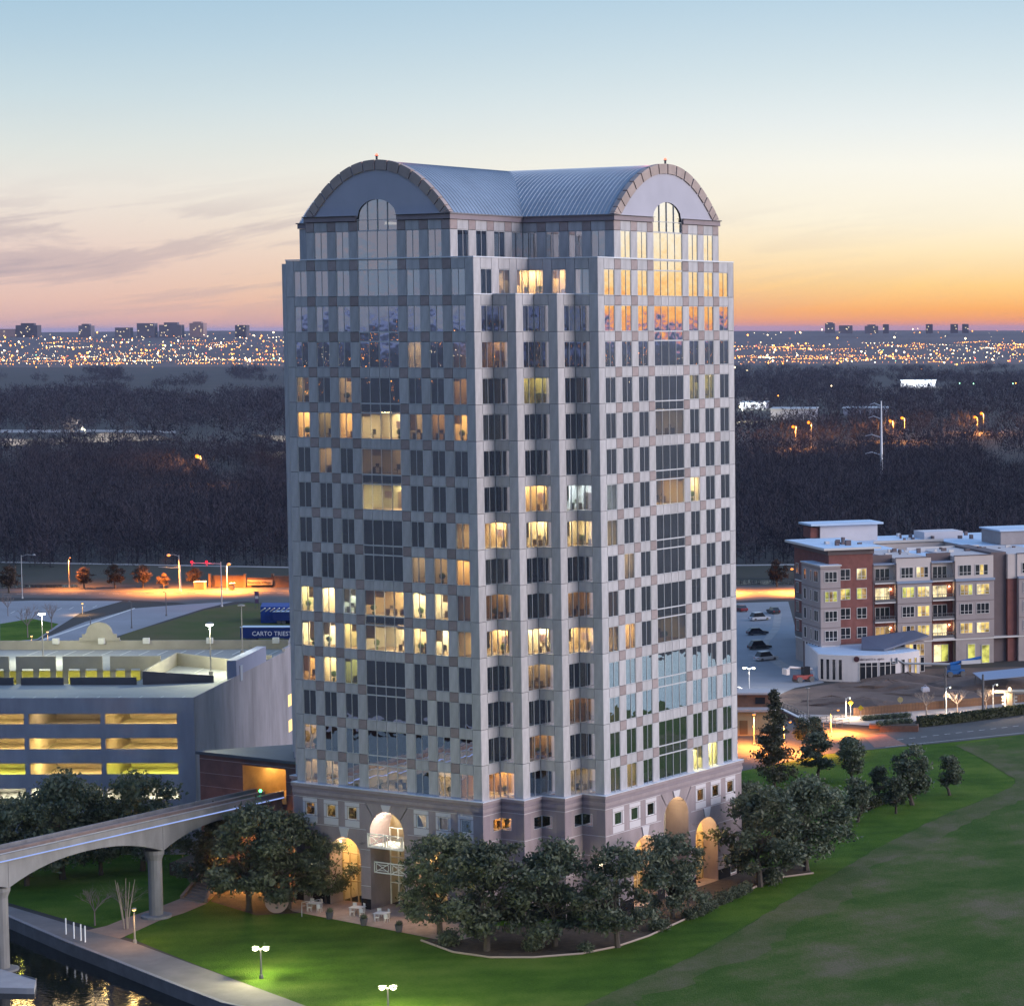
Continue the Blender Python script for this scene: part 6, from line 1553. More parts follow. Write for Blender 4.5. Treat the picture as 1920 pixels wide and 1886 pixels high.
o = empty('utility_cabinet', (0, 0, 0), 0, 'tan utility cabinet with pale top beside the brick entry wall', 'cabinet'); wbox(o, 'body', 366, 385, 1105, 1.9, mat('tan_paint', (.18, .13, .08), .7), 2); wbox(o, 'lid', 365.5, 385.5, 1105, .2, mat('cabinet_lid', (.55, .58, .65), .6), 2.2, 1.9)
o = empty('utility_cabinet', (0, 0, 0), 0, 'narrow tan cabinet in front of the brick entry wall', 'cabinet'); wbox(o, 'body', 431, 439, 1107, 1.8, MATS['tan_paint'], 1); wbox(o, 'lid', 430.6, 439.4, 1107, .12, MATS['cabinet_lid'], 1.1, 1.8)
p = G(482, 1141); o = empty('notice_board', p, 0, 'tall dark notice board on two posts by the avenue', 'sign')
for s_ in (-1, 1): MB().obox(ER * s_ * .45, ER, EF, .06, .06, 0, 4.2).obj('post', rail_dark, o)
for z0, z1, m_ in ((1.3, 2.3, mat('board_purple', (.10, .06, .13), .6)), (2.4, 3.0, mat('board_white', (.5, .48, .5), .6)), (3.1, 4.1, MATS['board_purple'])): MB().obox((0, 0), ER, EF, .4, .05, z0, z1).obj('board', m_, o)
# blue trailers beside the garage
def trailer(px0, px1, py, h, label, txt=None, roof=True, z0=.75):
    o = empty('trailer', (0, 0, 0), 0, label, 'trailer', 'blue trailers on the verge')
    a, b = G(px0, py), G(px1, py); d = (b - a); L_ = d.length; d.normalize(); n_ = Vector((-d.y, d.x, 0)); c = (a + b) / 2 + n_ * 1.3
    MB().obox(c, d, n_, L_ / 2, 1.3, z0, z0 + h).obj('box_body', mat('navy_paint', (.010, .030, .16), .45, var=.1, scale=.4), o)
    MB().obox(c, d, n_, L_ / 2 + .05, 1.36, z0 + h, z0 + h + .12).obj('roof', mat('trailer_roof', (.50, .60, .72), .5), o)
    for f in (.12, .22, .78, .88):
        for s_ in (-1.05, 1.05):
            q_ = a + d * (L_ * f) + n_ * (1.3 + s_); MB().tube([tuple(q_ - n_ * .15 + Vector((0, 0, .48))), tuple(q_ + n_ * .15 + Vector((0, 0, .48)))], .48, 10).obj('wheel', rail_dark, o)
    if txt:
        text('lettering', txt, 1.35, a + d * (L_ * .20) - n_ * .04 + Vector((0, 0, z0 + .55)), math.atan2(d.y, d.x), mat('white_letter', (.8, .8, .85), .6), o, .015, .95)
    return o
trailer(451, 560, 1203, 2.3, 'navy blue trailer with white lettering behind the garage parapet', 'CARTO TRIESTE')
trailer(512, 600, 1170, 2.0, 'bright blue trailer body farther back by the tower', None)
o = empty('awning_rack', (0, 0, 0), 0, 'white slanted canopy ribs on top of the blue load by the tower', 'rack')
for i in range(7):
    a, b = G(489 + i * 9, 1146, 3.9), G(497 + i * 9, 1140, 5.0); MB().tube([tuple(a), tuple(b)], .14, 5).obj('rib', wframe_m, o)
MB().prism([G2(489, 1168), G2(560, 1168), G2(560, 1160), G2(492, 1160)], 0, 3.7).obj('blue_load', mat('tarp_blue', (.012, .05, .26), .6, var=.2, scale=.6), o)
# cars
def car(px, py, rz, colr, label, kind='car', group='vehicles on the parking lot'):
    o = empty(kind, G(px, py), rz, label, 'car', group); m_ = mat('car_paint_' + '%03d' % int(sum(colr) * 100), colr, .3, spec=.6)
    L_, W_, H_ = (4.6, 1.85, 1.5) if kind == 'parked_car' else (4.8, 1.95, 1.85)
    low = .32; pr = [(-L_/2, low), (L_/2, low), (L_/2, .72), (L_/2 - .95, .92), (-L_/2 + .15, .95), (-L_/2, .8)]
    V = [(x, s_ * W_/2, z_) for s_ in (-1, 1) for x, z_ in pr]; n = len(pr)
    MB().add(V, [tuple(range(n)), tuple(n + i for i in range(n - 1, -1, -1))] + [(i, n + i, n + (i + 1) % n, (i + 1) % n) for i in range(n)]).obj('body', m_, o)
    cb = [(-L_/2 + .25, .95), (L_/2 - 1.25, .92), (L_/2 - 2.0, H_), (-L_/2 + .8, H_)]
    V = [(x, s_ * (W_/2 - (.08 if z_ < 1 else .25)), z_) for s_ in (-1, 1) for x, z_ in cb]
    MB().add(V, [(0, 1, 2, 3), (7, 6, 5, 4), (0, 4, 5, 1), (1, 5, 6, 2), (3, 2, 6, 7), (0, 3, 7, 4)]).obj('cabin', PN['.'], o)
    MB().box(-L_/2 + .85, L_/2 - 2.05, -W_/2 + .24, W_/2 - .24, H_, H_ + .05).obj('roof', m_, o)
    for x in (-L_/2 + .85, L_/2 - .9):
        for s_ in (-1, 1): MB().tube([(x, s_ * (W_/2 - .2), .33), (x, s_ * (W_/2 + .02), .33)], .33, 10).obj('wheel', rail_dark, o)
    for s_ in (-1, 1):
        MB().box(L_/2 - .06, L_/2 + .01, s_ * .62 - .18, s_ * .62 + .18, .55, .72).obj('headlight', trimw_m, o); MB().box(-L_/2 - .01, -L_/2 + .05, s_ * .68 - .15, s_ * .68 + .15, .62, .85).obj('tail_light', mat('tail_red', (.3, .01, .01), .3), o)
    return o
car(1450, 1150, RA + 1.6, (.03, .03, .035), 'black car at the far end of the parking lot', 'parked_car'); car(1424, 1163, RA + .2, (.55, .57, .62), 'white pickup in the parking lot near the tower', 'parked_van')
car(1420, 1190, RA, (.02, .025, .04), 'dark blue car in the middle of the parking lot', 'parked_car'); car(1424, 1217, RA + .1, (.02, .02, .02), 'large black van in the parking lot', 'parked_van')
car(1436, 1238, RA + .3, (.45, .46, .50), 'silver off-road car at the near end of the parking lot', 'parked_van'); car(1388, 1146, RA + 1.7, (.16, .02, .03), 'dark red car at the tower edge by the avenue', 'parked_car')
# site machines
def machine_base(o, m_, L_=3.6, W_=2.0):
    MB().box(-L_/2, L_/2, -W_/2 + .3, W_/2 - .3, .55, 1.35).obj('chassis', m_, o)
    for x in (-L_/2 + .5, L_/2 - .5):
        for s_ in (-1, 1): MB().tube([(x, s_ * (W_/2 - .3), .55), (x, s_ * (W_/2 + .1), .55)], .55, 12).obj('wheel', rail_dark, o)
bl = mat('lift_blue', (.010, .10, .32), .4)
o = empty('boom_lift', G(1790, 1268), RA, 'blue boom lift with long folded arm before the lit ground floor', 'boom lift'); machine_base(o, bl)
MB().box(-1.2, .9, -.8, .8, 1.4, 2.3).obj('turret', bl, o); MB().tube([(-1.0, 0, 2.4), (5.5, 0, 3.4)], [.34, .28], 6).obj('boom', bl, o); MB().tube([(-1.0, 0, 2.4), (-10.5, -.3, 3.1), (-12, -.3, 3.9)], [.28, .2, .15], 6).obj('boom', mat('lift_grey', (.25, .27, .30), .5), o)
MB().box(-13.2, -12, -.9, .3, 3.2, 3.35).box(-13.2, -13.1, -.9, .3, 3.35, 4.3).box(-12.1, -12, -.9, .3, 3.35, 4.3).obj('basket', MATS['lift_grey'], o); MB().box(1.2, 5.2, -.6, .6, 2.3, 3.0).obj('counterweight', mat('lift_white', (.5, .5, .52), .5), o)
o = empty('telehandler', G(1506, 1278), RA + .2, 'white and red telehandler standing at the edge of the site', 'telehandler'); machine_base(o, mat('handler_red', (.28, .05, .05), .5))
MB().box(-.4, 1.0, -.9, .1, 1.36, 2.9).obj('cab', PN['.'], o); MB().tube([(2.2, .4, 2.2), (-2.6, .4, 2.9), (-3.2, .4, 2.5)], [.28, .24, .15], 6).obj('boom', mat('handler_white', (.55, .5, .5), .5), o); MB().box(-3.9, -3.2, -.5, 1.2, 1.6, 2.7).obj('fork_carriage', MATS['handler_white'], o)
# heaps of earth and materials on the site
def heap(px, py, r_, h, label):
    p = G(px, py); b = MB(); n = 16; V = []; rgx = random.Random(px)
    for j in range(5):
        t = j / 4
        for i in range(n): a = 2 * math.pi * i / n; q_ = r_ * (1 - t) ** .8 * (1 + rgx.uniform(-.18, .18)); V.append((math.cos(a) * q_ * 1.6, math.sin(a) * q_, h * t ** .9 * (1 + rgx.uniform(-.1, .1))))
    b.add(V, [(j * n + i, j * n + (i + 1) % n, (j + 1) * n + (i + 1) % n, (j + 1) * n + i) for j in range(4) for i in range(n)])
    o = b.obj('earth_heap', dirt_m, loc=(p.x, p.y, 0)); tag(o, label, 'heap', 'earth heaps on the building site'); o.rotation_euler = (0, 0, RG)
heap(1665, 1290, 6, 1.6, 'brown earth heap before the curved entrance wing'); heap(1560, 1318, 5, 1.3, 'earth heap at the left of the building site by the ramp'); heap(1845, 1285, 7, 2.2, 'earth heap right of the blue boom lift'); heap(1740, 1300, 5, 1.2, 'low earth heap behind the leafless trees'); heap(1620, 1318, 4, 1.0, 'small earth heap behind the yellow signs'); heap(1700, 1278, 6, 1.8, 'earth heap under the glazed corner of the wing')
p = G(1735, 1303); o = empty('cement_bag', p, 0, 'white bulk bag standing on the building site', 'bag'); MB().lathe((0, 0, 0), [(.75, 0), (.9, .4), (.92, 1.1), (.8, 1.45), (.3, 1.5)], 4).obj('sack', mat('bag_white', (.48, .46, .52), .8), o); MB().tube([(-.5, 0, 1.4), (0, 0, 1.9), (.5, 0, 1.4)], .05, 5).obj('strap', MATS['bag_white'], o)
# yellow signs
def sign(px, y0, y1, label, shape, m_):
    p = G(px, y1); h = (y1 - y0) * 440 / FPX; o = empty('road_sign', p, 0, label, 'road sign', 'road signs by the sidewalk')
    MB().obox((0, 0), ER, EF, .05, .05, 0, h).obj('post', grey_pole, o)
    r_ = .5; k = 4 if shape == 'diamond' else 10
    V = [tuple(ER * (r_ * math.cos(2 * math.pi * i / k)) - EF * .07 + Vector((0, 0, h + r_ * math.sin(2 * math.pi * i / k)))) for i in range(k)]
    V += [tuple(Vector(v) + EF * .04) for v in V]
    MB().add(V, [tuple(range(k)), tuple(range(2 * k - 1, k - 1, -1))] + [(i, k + i, k + (i + 1) % k, (i + 1) % k) for i in range(k)]).obj('plate', m_, o)
yel = mat('sign_yellow', (.70, .48, .02), .6)
sign(1595, 1317, 1345, 'yellow diamond road sign nearest the white lamp column', 'diamond', yel); sign(1614, 1327, 1350, 'yellow diamond road sign at the planted strip', 'diamond', yel); sign(1688, 1311, 1328, 'round pale yellow sign behind the wooden fence', 'round', mat('sign_cream', (.62, .48, .22), .6)); sign(484 - 260, 1200, 1216, 'small road sign by the side street', 'round', grey_pole)
# wooden fence: separate boards
fo = empty('wooden_fence', (0, 0, 0), 0, 'low brown board fence behind the lit sidewalk', 'fence')
fm_ = mat('fence_board', (.20, .11, .065), .85, var=.3, scale=2); bm_ = MB().box(-.28, .28, -.03, .03, 0, 1.5).mesh('board', fm_)
fa, fb = G(1600, 1343), G(1930, 1316); L_ = (fb - fa).length; fd = (fb - fa).normalized(); k = int(L_ / .6)
for i in range(k): link('board', bm_, fo, fa + fd * (i * .6 + .3) + Vector((0, 0, rnd.uniform(-.03, .03))), math.atan2(fd.y, fd.x))
MB().tube([tuple(fa + Vector((0, 0, 1.2)) + EF * .08), tuple(fb + Vector((0, 0, 1.2)) + EF * .08)], .05, 4).obj('rail', fm_, fo)
# brick planter with plants
po = empty('brick_planter', (0, 0, 0), 0, 'brick planter with green plants at the road corner', 'planter'); pb_ = mat('planter_brick', (.20, .10, .07), .85, var=.25, scale=1.2)
wbox(po, 'wall', 1650, 1722, 1370, 1.0, pb_, 2.6); wbox(po, 'soil', 1652, 1720, 1370, .06, mulch_m, 2.2, 1.0)
for i, (x, l) in enumerate(((1643, 1366), (1656, 1364), (1670, 1363), (1684, 1362), (1698, 1361))): o = link('plant', SH[i % 2], po, G(x + 6, l + 5, 0) + Vector((0, 0, .9)), i); o.scale = (.9, .9, .8)
wbox(po, 'wall', 1630, 1652, 1364, .6, pb_, 2.0)
for i, x in enumerate(range(1622, 1700, 11)): o = link('shrub', SH[i % 2], None, G(x, 1350 - i * .8, .1), i, f'low green plant, number {i + 1} from the left in the strip behind the planter', 'plant', 'plants in the strip behind the planter'); o.scale = (.9, .9, .7); o['label'] = ['low plant at the left end of the strip behind the brick planter', 'second low plant from the left behind the brick planter', 'third low plant from the left behind the brick planter', 'fourth low plant from the left behind the brick planter', 'fifth low plant from the left behind the brick planter', 'sixth low plant from the left behind the brick planter', 'seventh low plant from the left behind the brick planter', 'low plant at the right end of the strip behind the planter'][i]
# railings at the corner
def railing(pts, label, h=1.1, n=None, m_=None, cat='railing'):
    o = empty('railing', (0, 0, 0), 0, label, cat); pts = [Vector(q_) for q_ in pts]
    for z_ in (h, h * .55): MB().tube([tuple(q_ + Vector((0, 0, z_))) for q_ in pts], .045, 5).obj('rail', m_ or rail_dark, o)
    for A, B in zip(pts, pts[1:]):
        k = max(2, int((B - A).length / 1.6))
        for i in range(k + 1):
            q_ = A.lerp(B, i / k); MB().obox(q_, ER, EF, .04, .04, q_.z, q_.z + h).obj('post', m_ or rail_dark, o)
    return o
railing([G(1538, 1356), G(1562, 1352), G(1592, 1349)], 'black railing at the road bend, rear one'); railing([G(1544, 1366), G(1566, 1364), G(1592, 1360)], 'black railing at the road bend, front one')
railing([G(1470, 1330), G(1490, 1338), G(1512, 1350), G(1530, 1358)], 'dark railing along the brick ramp below the parking lot')
rw = empty('ramp_wall', (0, 0, 0), 0, 'brick retaining wall sloping beside the ramp at the right', 'wall'); A, B = G(1383, 1316), G(1520, 1362)
d = (B - A).normalized(); n_ = Vector((-d.y, d.x, 0))
V = [tuple(A - n_ * .3), tuple(A + n_ * .3), tuple(B + n_ * .3), tuple(B - n_ * .3)]; V += [(v[0], v[1], 2.6 if i < 2 else .5) for i, v in enumerate(V)]
MB().add(V, [(0, 3, 2, 1), (4, 5, 6, 7), (0, 1, 5, 4), (1, 2, 6, 5), (2, 3, 7, 6), (3, 0, 4, 7)]).obj('brickwork', mat('ramp_brick', (.22, .11, .075), .85, var=.25, scale=1), rw)
V2 = [(v[0], v[1], v[2] + .02) for v in V[4:]]; V2 += [(v[0], v[1], v[2] + .15) for v in V2]
MB().add(V2, [(0, 3, 2, 1), (4, 5, 6, 7), (0, 1, 5, 4), (1, 2, 6, 5), (2, 3, 7, 6), (3, 0, 4, 7)]).obj('coping', trimw_m, rw)
# small station house lit amber
sh = empty('station_house', (0, 0, 0), 0, 'small amber-lit station house with flat roof at the tower edge', 'building')
c = G(1398, 1380); st_m = mat('station_wall', (.50, .36, .20), .8, var=.12, scale=.5)
MB().obox(c + EF * 3, ER, EF, 4.0, 3, 0, 4.1).obj('wall', st_m, sh); MB().obox(c + EF * 3, ER, EF, 4.9, 3.9, 4.1, 4.5).obj('roof', mat('station_roof', (.42, .38, .38), .7), sh); MB().obox(c + EF * 4, ER, EF, 4.0, 2, 4.5, 6.6).obj('upper_wall', MATS['ramp_brick'], sh); MB().obox(c + EF * 4, ER, EF, 4.7, 2.7, 6.6, 6.9).obj('roof', MATS['station_roof'], sh)
MB().obox(c - ER * .3 - EF * .03, ER, EF, .65, .05, .3, 2.6).obj('door', mat('station_door', (.22, .12, .05), .6), sh); MB().obox(c + ER * 2.3 + EF * 1.97, ER, EF, .8, .05, 5.0, 6.1).obj('window', PN['.'], sh)
# bus shelter with a bright lamp
so_ = empty('tram_shelter', G(1893, 1334, .1), 0, 'pale shelter with flat canopy and bright lamp at the right edge', 'shelter')
for s_ in (-.8, .8):
    MB().obox(ER * s_, ER, EF, .12, .12, 0, 3.4).obj('post', wframe_m, so_)
    for z_ in (.6, 1.2, 1.8, 2.4): MB().obox(ER * s_ * 1.3, ER, EF, .28, .04, z_, z_ + .3).obj('ladder_fin', wframe_m, so_)
MB().obox((0, 0), ER, EF, .5, .5, 0, 3.4).obj('column', mat('shelter_stone', (.45, .36, .27), .7), so_); MB().obox(ER * .8, ER, EF, 3.4, 1.4, 3.4, 3.65).obj('canopy', MATS['shelter_stone'], so_)
MB().ball((0, 0, 3.95), .28, 8).obj('lamp', emis('shelter_lamp', (1, .80, .5), 6), so_); lamp(so_, (-.6, -1.4, 3.0), (1, .75, .45), 900, .3)
o = empty('site_tent', G(1890, 1292), RA, 'pale blue flat tarpaulin roof behind the shelter', 'tent'); MB().add([(-6, -2, 2.2), (6, -2, 2.6), (6, 2.5, 3.4), (-6, 2.5, 3.0), (-6, -2, 2.3), (6, -2, 2.7), (6, 2.5, 3.5), (-6, 2.5, 3.1)], [(3, 2, 1, 0), (4, 5, 6, 7), (0, 1, 5, 4), (1, 2, 6, 5), (2, 3, 7, 6), (3, 0, 4, 7)]).obj('sheet', ledge_m, o)
for x, y in ((-5.6, -1.8), (5.6, -1.8), (-5.6, 2.2), (5.6, 2.2)): MB().box(x - .06, x + .06, y - .06, y + .06, 0, 2.4).obj('post', rail_dark, o)
# ------------------------------------------------------------------ patio furniture
tm = mat('table_white', (.72, .70, .68), .5)
def patio_table(px, py, label, sq=True):
    o = empty('patio_table', G(px, py, .08), R(12), label, 'table', 'tables on the patio')
    MB().box(-.8, .8, -.6, .6, .72, .77).obj('top', tm, o)
    for x in (-.65, .65):
        for y in (-.45, .45): MB().box(x - .03, x + .03, y - .03, y + .03, 0, .72).obj('leg', tm, o)
def patio_chair(px, py, rz, label):
    o = empty('patio_chair', G(px, py, .08), rz, label, 'chair', 'chairs on the patio')
    MB().box(-.24, .24, -.24, .24, .43, .47).obj('seat', tm, o); MB().box(-.24, .24, .2, .24, .5, .92).obj('backrest', tm, o)
    for x in (-.21, .21):
        for y in (-.21, .21): MB().box(x - .02, x + .02, y - .02, y + .02, 0, .43).obj('leg', tm, o)
patio_table(716, 1723, 'white patio table right of the plant pots'); patio_table(670, 1712, 'white patio table before the lit left arch'); patio_table(590, 1704, 'white patio table at the left end of the patio')
ci = 0
for tx, ty, nm in ((716, 1723, 'right'), (670, 1712, 'middle'), (590, 1704, 'left')):
    for dx, dy, rz, w_ in ((-10, 4, 2.6, 'front left of'), (9, 5, 3.4, 'front right of'), (-6, -5, .3, 'behind, left of'), (10, -4, -.4, 'behind, right of')):
        patio_chair(tx + dx, ty + dy, rz, f'small white chair {w_} the {nm} patio table')
potm = mat('pot_dark', (.09, .09, .11), .5)
for x, y, l in ((618, 1722, 'dark plant pot at the left patio edge'), (682, 1734, 'dark plant pot at the middle of the patio edge'), (748, 1746, 'dark plant pot at the right patio edge with small bush')):
    o = empty('plant_pot', G(x, y, .08), 0, l, 'plant pot', 'plant pots along the patio edge'); MB().lathe((0, 0, 0), [(.32, 0), (.45, .75), (.48, .8), (.40, .8), (.38, .7)], 10).obj('pot', potm, o)
    q_ = link('plant', SH[0], o, (0, 0, .65)); q_.scale = (.42, .42, .5)
railing([G(566, 1718, .08), G(566, 1706, .08), G(600, 1700, .08)], 'thin pale railing at the left end of the patio', .9, m_=grey_pole)
o = empty('stone_disc', G(520, 1710), 0, 'round pink stone disc standing under the oak left of the patio', 'sculpture')
MB().lathe((0, 0, 0), [(1.35, 0.0), (1.35, .22)], 22).obj('disc', mat('disc_stone', (.36, .25, .24), .7), o).rotation_euler = (R(78), 0, RG); o.children[0].location = (0, 0, 1.3); MB().box(-.5, .5, -.3, .3, 0, .25).obj('foot', MATS['disc_stone'], o)
# amber ground light behind the left oaks
o = empty('courtyard_lamp', G(470, 1668), 0, 'amber courtyard lamp glowing through the left oak', 'lamp post'); MB().lathe((0, 0, 0), [(.1, 0), (.05, 3.2)], 6).obj('pole', pole_m, o); MB().ball((0, 0, 3.4), .3, 8).obj('globe', warmb, o); lamp(o, (0, 0, 3.0), (1, .48, .12), 3800, .3)

# painted markings on the streets
def dashes(name, A, B, n, on, wd, m_, z):
    d = (B - A); L_ = d.length; d.normalize(); n_ = Vector((-d.y, d.x, 0)); b = MB().box(0, L_ / n * on, -wd / 2, wd / 2, 0, .004).mesh(name, m_)
    for i in range(n): link(name, b, MARK, A + d * (L_ * i / n) + Vector((0, 0, z)), math.atan2(d.y, d.x))
MARK = empty('road_markings', (0, 0, 0)); MARK['kind'] = 'structure'
yelp = mat('yellow_paint', (.50, .34, .06), .7)
dashes('lane_dash', G(1660, 1390), G(1920, 1360), 12, .5, .18, paint_m, .07); dashes('edge_line', G(1660, 1401), G(1920, 1374), 1, 1, .15, paint_m, .07)
dashes('lane_dash', G(-20, 1114), G(545, 1112), 22, .45, .22, paint_m, .07); dashes('centre_line', G(-20, 1110), G(545, 1108), 1, 1, .25, yelp, .07)
dashes('lane_dash', G(1383, 1112), G(1480, 1109), 5, .45, .22, paint_m, .07)
for i in range(9): dashes('stall_line', G(1398 + i * .8, 1150 + i * 13), G(1412 + i * .8, 1151 + i * 13), 1, 1, .15, paint_m, .06)
for i in range(8): dashes('stall_line', G(20 + i * 22, 1150 - i * 1.5), G(28 + i * 22, 1146 - i * 1.5), 1, 1, .2, paint_m, .06)
# ------------------------------------------------------------------ wood, hills and the far town
twig_m = mat('winter_wood', (.012, .012, .022), .95, col2=(.042, .037, .054), scale=.085, detail=3, coords='Object', lo=.34, hi=.68)
def twig_template(seed, n, size, wid, h, w_):
    rg = np.random.default_rng(seed)
    d = rg.normal(size=(n, 3)); d /= np.linalg.norm(d, axis=1)[:, None]
    rr = rg.uniform(.10, 1, n) ** .36
    p = d * rr[:, None] * np.array((w_, w_, h * .40)); p[:, 2] += h * .52
    dirn = d * .7 + np.array((0, 0, .75)) + rg.normal(size=(n, 3)) * .45; dirn /= np.linalg.norm(dirn, axis=1)[:, None]
    s_ = np.cross(dirn, rg.normal(size=(n, 3))); s_ /= np.linalg.norm(s_, axis=1)[:, None]
    L_ = size * rg.uniform(.6, 1.4, n)[:, None]; wd = wid * rg.uniform(.6, 1.4, n)[:, None]
    q_ = np.stack([p - dirn * L_ * .5 - s_ * wd, p - dirn * L_ * .5 + s_ * wd, p + dirn * L_ * .5], 1)
    tr = np.array([[[-.14, 0, 0], [.14, 0, 0], [0, 0, h * .7]], [[0, -.14, 0], [0, .14, 0], [0, 0, h * .7]]])
    return np.concatenate([q_, tr]).astype(np.float32)
def scatter(name, tmpl, pts, zsc, label, seed):
    rg = np.random.default_rng(seed); out = []
    for k, t in enumerate(tmpl):
        sel = pts[k::len(tmpl)]; n = len(sel)
        a = rg.uniform(0, 6.283, n); s_ = zsc * rg.uniform(.55, 1.3, n); c, sn = np.cos(a) * s_, np.sin(a) * s_
        v = t.reshape(-1, 3)
        x = np.outer(c, v[:, 0]) - np.outer(sn, v[:, 1]) + sel[:, 0:1]; y = np.outer(sn, v[:, 0]) + np.outer(c, v[:, 1]) + sel[:, 1:2]
        z = np.outer(s_ * rg.uniform(.85, 1.2, n), v[:, 2]) + sel[:, 2:3]
        out.append(np.stack([x, y, z], -1).reshape(-1, 3))
    me = np_mesh(name, np.concatenate(out), 0, twig_m, 3)
    return link(name, me, None, label=label, cat='wood', kind='stuff')
rgw = np.random.default_rng(99)
EFn, ERn, CAMn = np.array(EF), np.array(ER), np.array((CAM.x, CAM.y, 0))
def pxd(px, d): return (px - PPX) / FPX * d
def ypx(d, z=0): return 617 + (66.1 - z) * FPX / d
def wood_points(d0, d1, step, keep):
    out = []; d = d0
    while d < d1:
        st = step * (d / d0) ** .35
        x0, x1 = pxd(-180, d), pxd(2080, d)
        xs = np.arange(x0, x1, st); xs = xs + rgw.uniform(-.45, .45, len(xs)) * st; ds = d + rgw.uniform(-.5, .5, len(xs)) * st
        px = PPX + FPX * xs / ds
        for x, dd, p in zip(xs, ds, px):
            if keep(p, dd, ypx(dd)): out.append((x, dd))
        d += st
    a = np.array(out); w3 = CAMn[None] + a[:, 0:1] * ERn[None] + a[:, 1:2] * EFn[None]
    return w3
def keep_near(px, d, y):
    if 420 < px < 640 and y > 1000: return True
    if 1440 < px and abs(y - (872 - (px - 1440) * .148)) < 6: return False          # street through the wood
    if px < 640 and 806 < y < 838 and noise.noise(Vector((px * .02, y * .08, 3))) > -.15: return False
    if noise.noise(Vector((px * .006, d * .004, 1.7))) < -.42: return False
    return True
def keep_far(px, d, y):
    if px < 640:
        if y > 842 : return True
        if 804 < y < 840: return noise.noise(Vector((px * .02, y * .1, 5))) > .12
        if y < 738 - 8 * math.sin(px * .012): return noise.noise(Vector((px * .012, y * .12, 8))) > .22
        return True
    if 1383 < px:
        if 768 < y < 800 and px < 1600: return noise.noise(Vector((px * .02, y * .1, 2))) > .1
        if 722 < y < 735 and 1660 < px < 1800: return False
        if y < 712: return noise.noise(Vector((px * .012, y * .15, 9))) > .05
        if abs(y - (872 - (px - 1440) * .148)) < 6: return False
        return noise.noise(Vector((px * .01, y * .06, 4))) > -.38
    return True
T1 = [twig_template(i, 165, 1.7, .085, 12.5, 5.0) for i in range(6)]
T2 = [twig_template(20 + i, 52, 2.4, .26, 12, 6.2) for i in range(5)]
P1 = wood_points(702, 1300, 6.9, keep_near)
P2 = wood_points(1300, 4200, 13.0, keep_far)
scatter('winter_wood', T1, P1, 1.0, 'dark leafless wood beyond the levee behind the tower', 1)
scatter('distant_wood', T2, P2, 1.0, 'far purple-grey leafless woodland below the town lights', 2)

# hills that carry the town
hill_m = mat('far_hill', (.070, .055, .062), .95, col2=(.115, .085, .085), scale=.002, detail=9)
def hz(d, px=900):
    t = min(1, max(0, (d - 4700) / 4600)); return 2 + 62 * t * t * (3 - 2 * t)
hb = MB(); NX, ND = 70, 14; V = []
for j in range(ND + 1):
    d = 4600 + (10800 - 4600) * j / ND
    for i in range(NX + 1):
        px = -700 + 3600 * i / NX
        nz = noise.noise(Vector((px * .004, j * .4, 1))) * 3.5 + noise.noise(Vector((px * .018, j * .6, 4))) * 1.6
        zz = hz(d) + nz * min(1, j / 4) - (max(0, j - 9) * 9 if j > 9 else 0) + (3.5 if px < 700 else -2.0) * min(1, j / 8)
        V.append(tuple(E(pxd(px, d), d, max(.2, zz) if j else -1)))
F = [(j * (NX + 1) + i, j * (NX + 1) + i + 1, (j + 1) * (NX + 1) + i + 1, (j + 1) * (NX + 1) + i) for j in range(ND) for i in range(NX)]
hb.add(V, F).obj('hills', hill_m, kind='structure')
def on_hill(px, py):
    d = 3300.0
    while d < 9800:
        if ypx(d, hz(d) if d > 4700 else 0) <= py: return d
        d += 25
    return 9600
# lights of the town as tiny lamps
OCT = np.array([(1, 0, 0), (-1, 0, 0), (0, 1, 0), (0, -1, 0), (0, 0, 1), (0, 0, -1)], dtype=np.float32)
OF = [(0, 2, 4), (2, 1, 4), (1, 3, 4), (3, 0, 4), (2, 0, 5), (1, 2, 5), (3, 1, 5), (0, 3, 5)]
LT = {'amber': [], 'white': [], 'red': [], 'green': []}
def add_light(kind, p, r_): LT[kind].append((p, r_))
rl = random.Random(5)
def town(px0, px1, n, ys, kinds):
    for _ in range(n):
        px = rl.uniform(px0, px1); py = ys(px); d = on_hill(px, py)
        z = (hz(d) if d > 4700 else 0) + rl.uniform(6, 14)
        k = rl.choices(('amber', 'white', 'red', 'green'), kinds)[0]
        r_ = d / 2566 * rl.choice((.16, .2, .24, .28, .34, .42, .62, .95))
        add_light(k, E(pxd(px, d), d, z), r_)
def street(px0, px1, n, py0, kind):
    xa = rl.uniform(px0, px1); ln = rl.uniform(25, 130); sl = rl.uniform(-.06, .06)
    for i in range(n):
        px = xa + ln * i / n + rl.uniform(-1, 1); py = py0 + sl * (px - xa) + rl.uniform(-.6, .6); d = on_hill(px, py)
        add_light(kind, E(pxd(px, d), d, (hz(d) if d > 4700 else 0) + 9), d / 2566 * rl.choice((.16, .22, .28, .34, .5)))
for _ in range(80): street(-80, 540, rl.randint(6, 16), rl.choice((rl.uniform(632, 690), rl.gauss(683, 4))), rl.choice(('amber', 'amber', 'white')))
for _ in range(75): street(1365, 1960, rl.randint(6, 16), rl.choice((rl.gauss(657, 4), rl.gauss(680, 6))), rl.choice(('amber', 'amber', 'amber', 'white')))
town(-60, 560, 420, lambda x: 626 + 62 * rl.betavariate(2.2, 1.6), (6, 4, .35, .12))
town(-60, 560, 90, lambda x: rl.gauss(684, 5), (6, 4, .5, .1))
town(-60, 560, 60, lambda x: rl.gauss(636, 5), (3, 5, .2, .1))
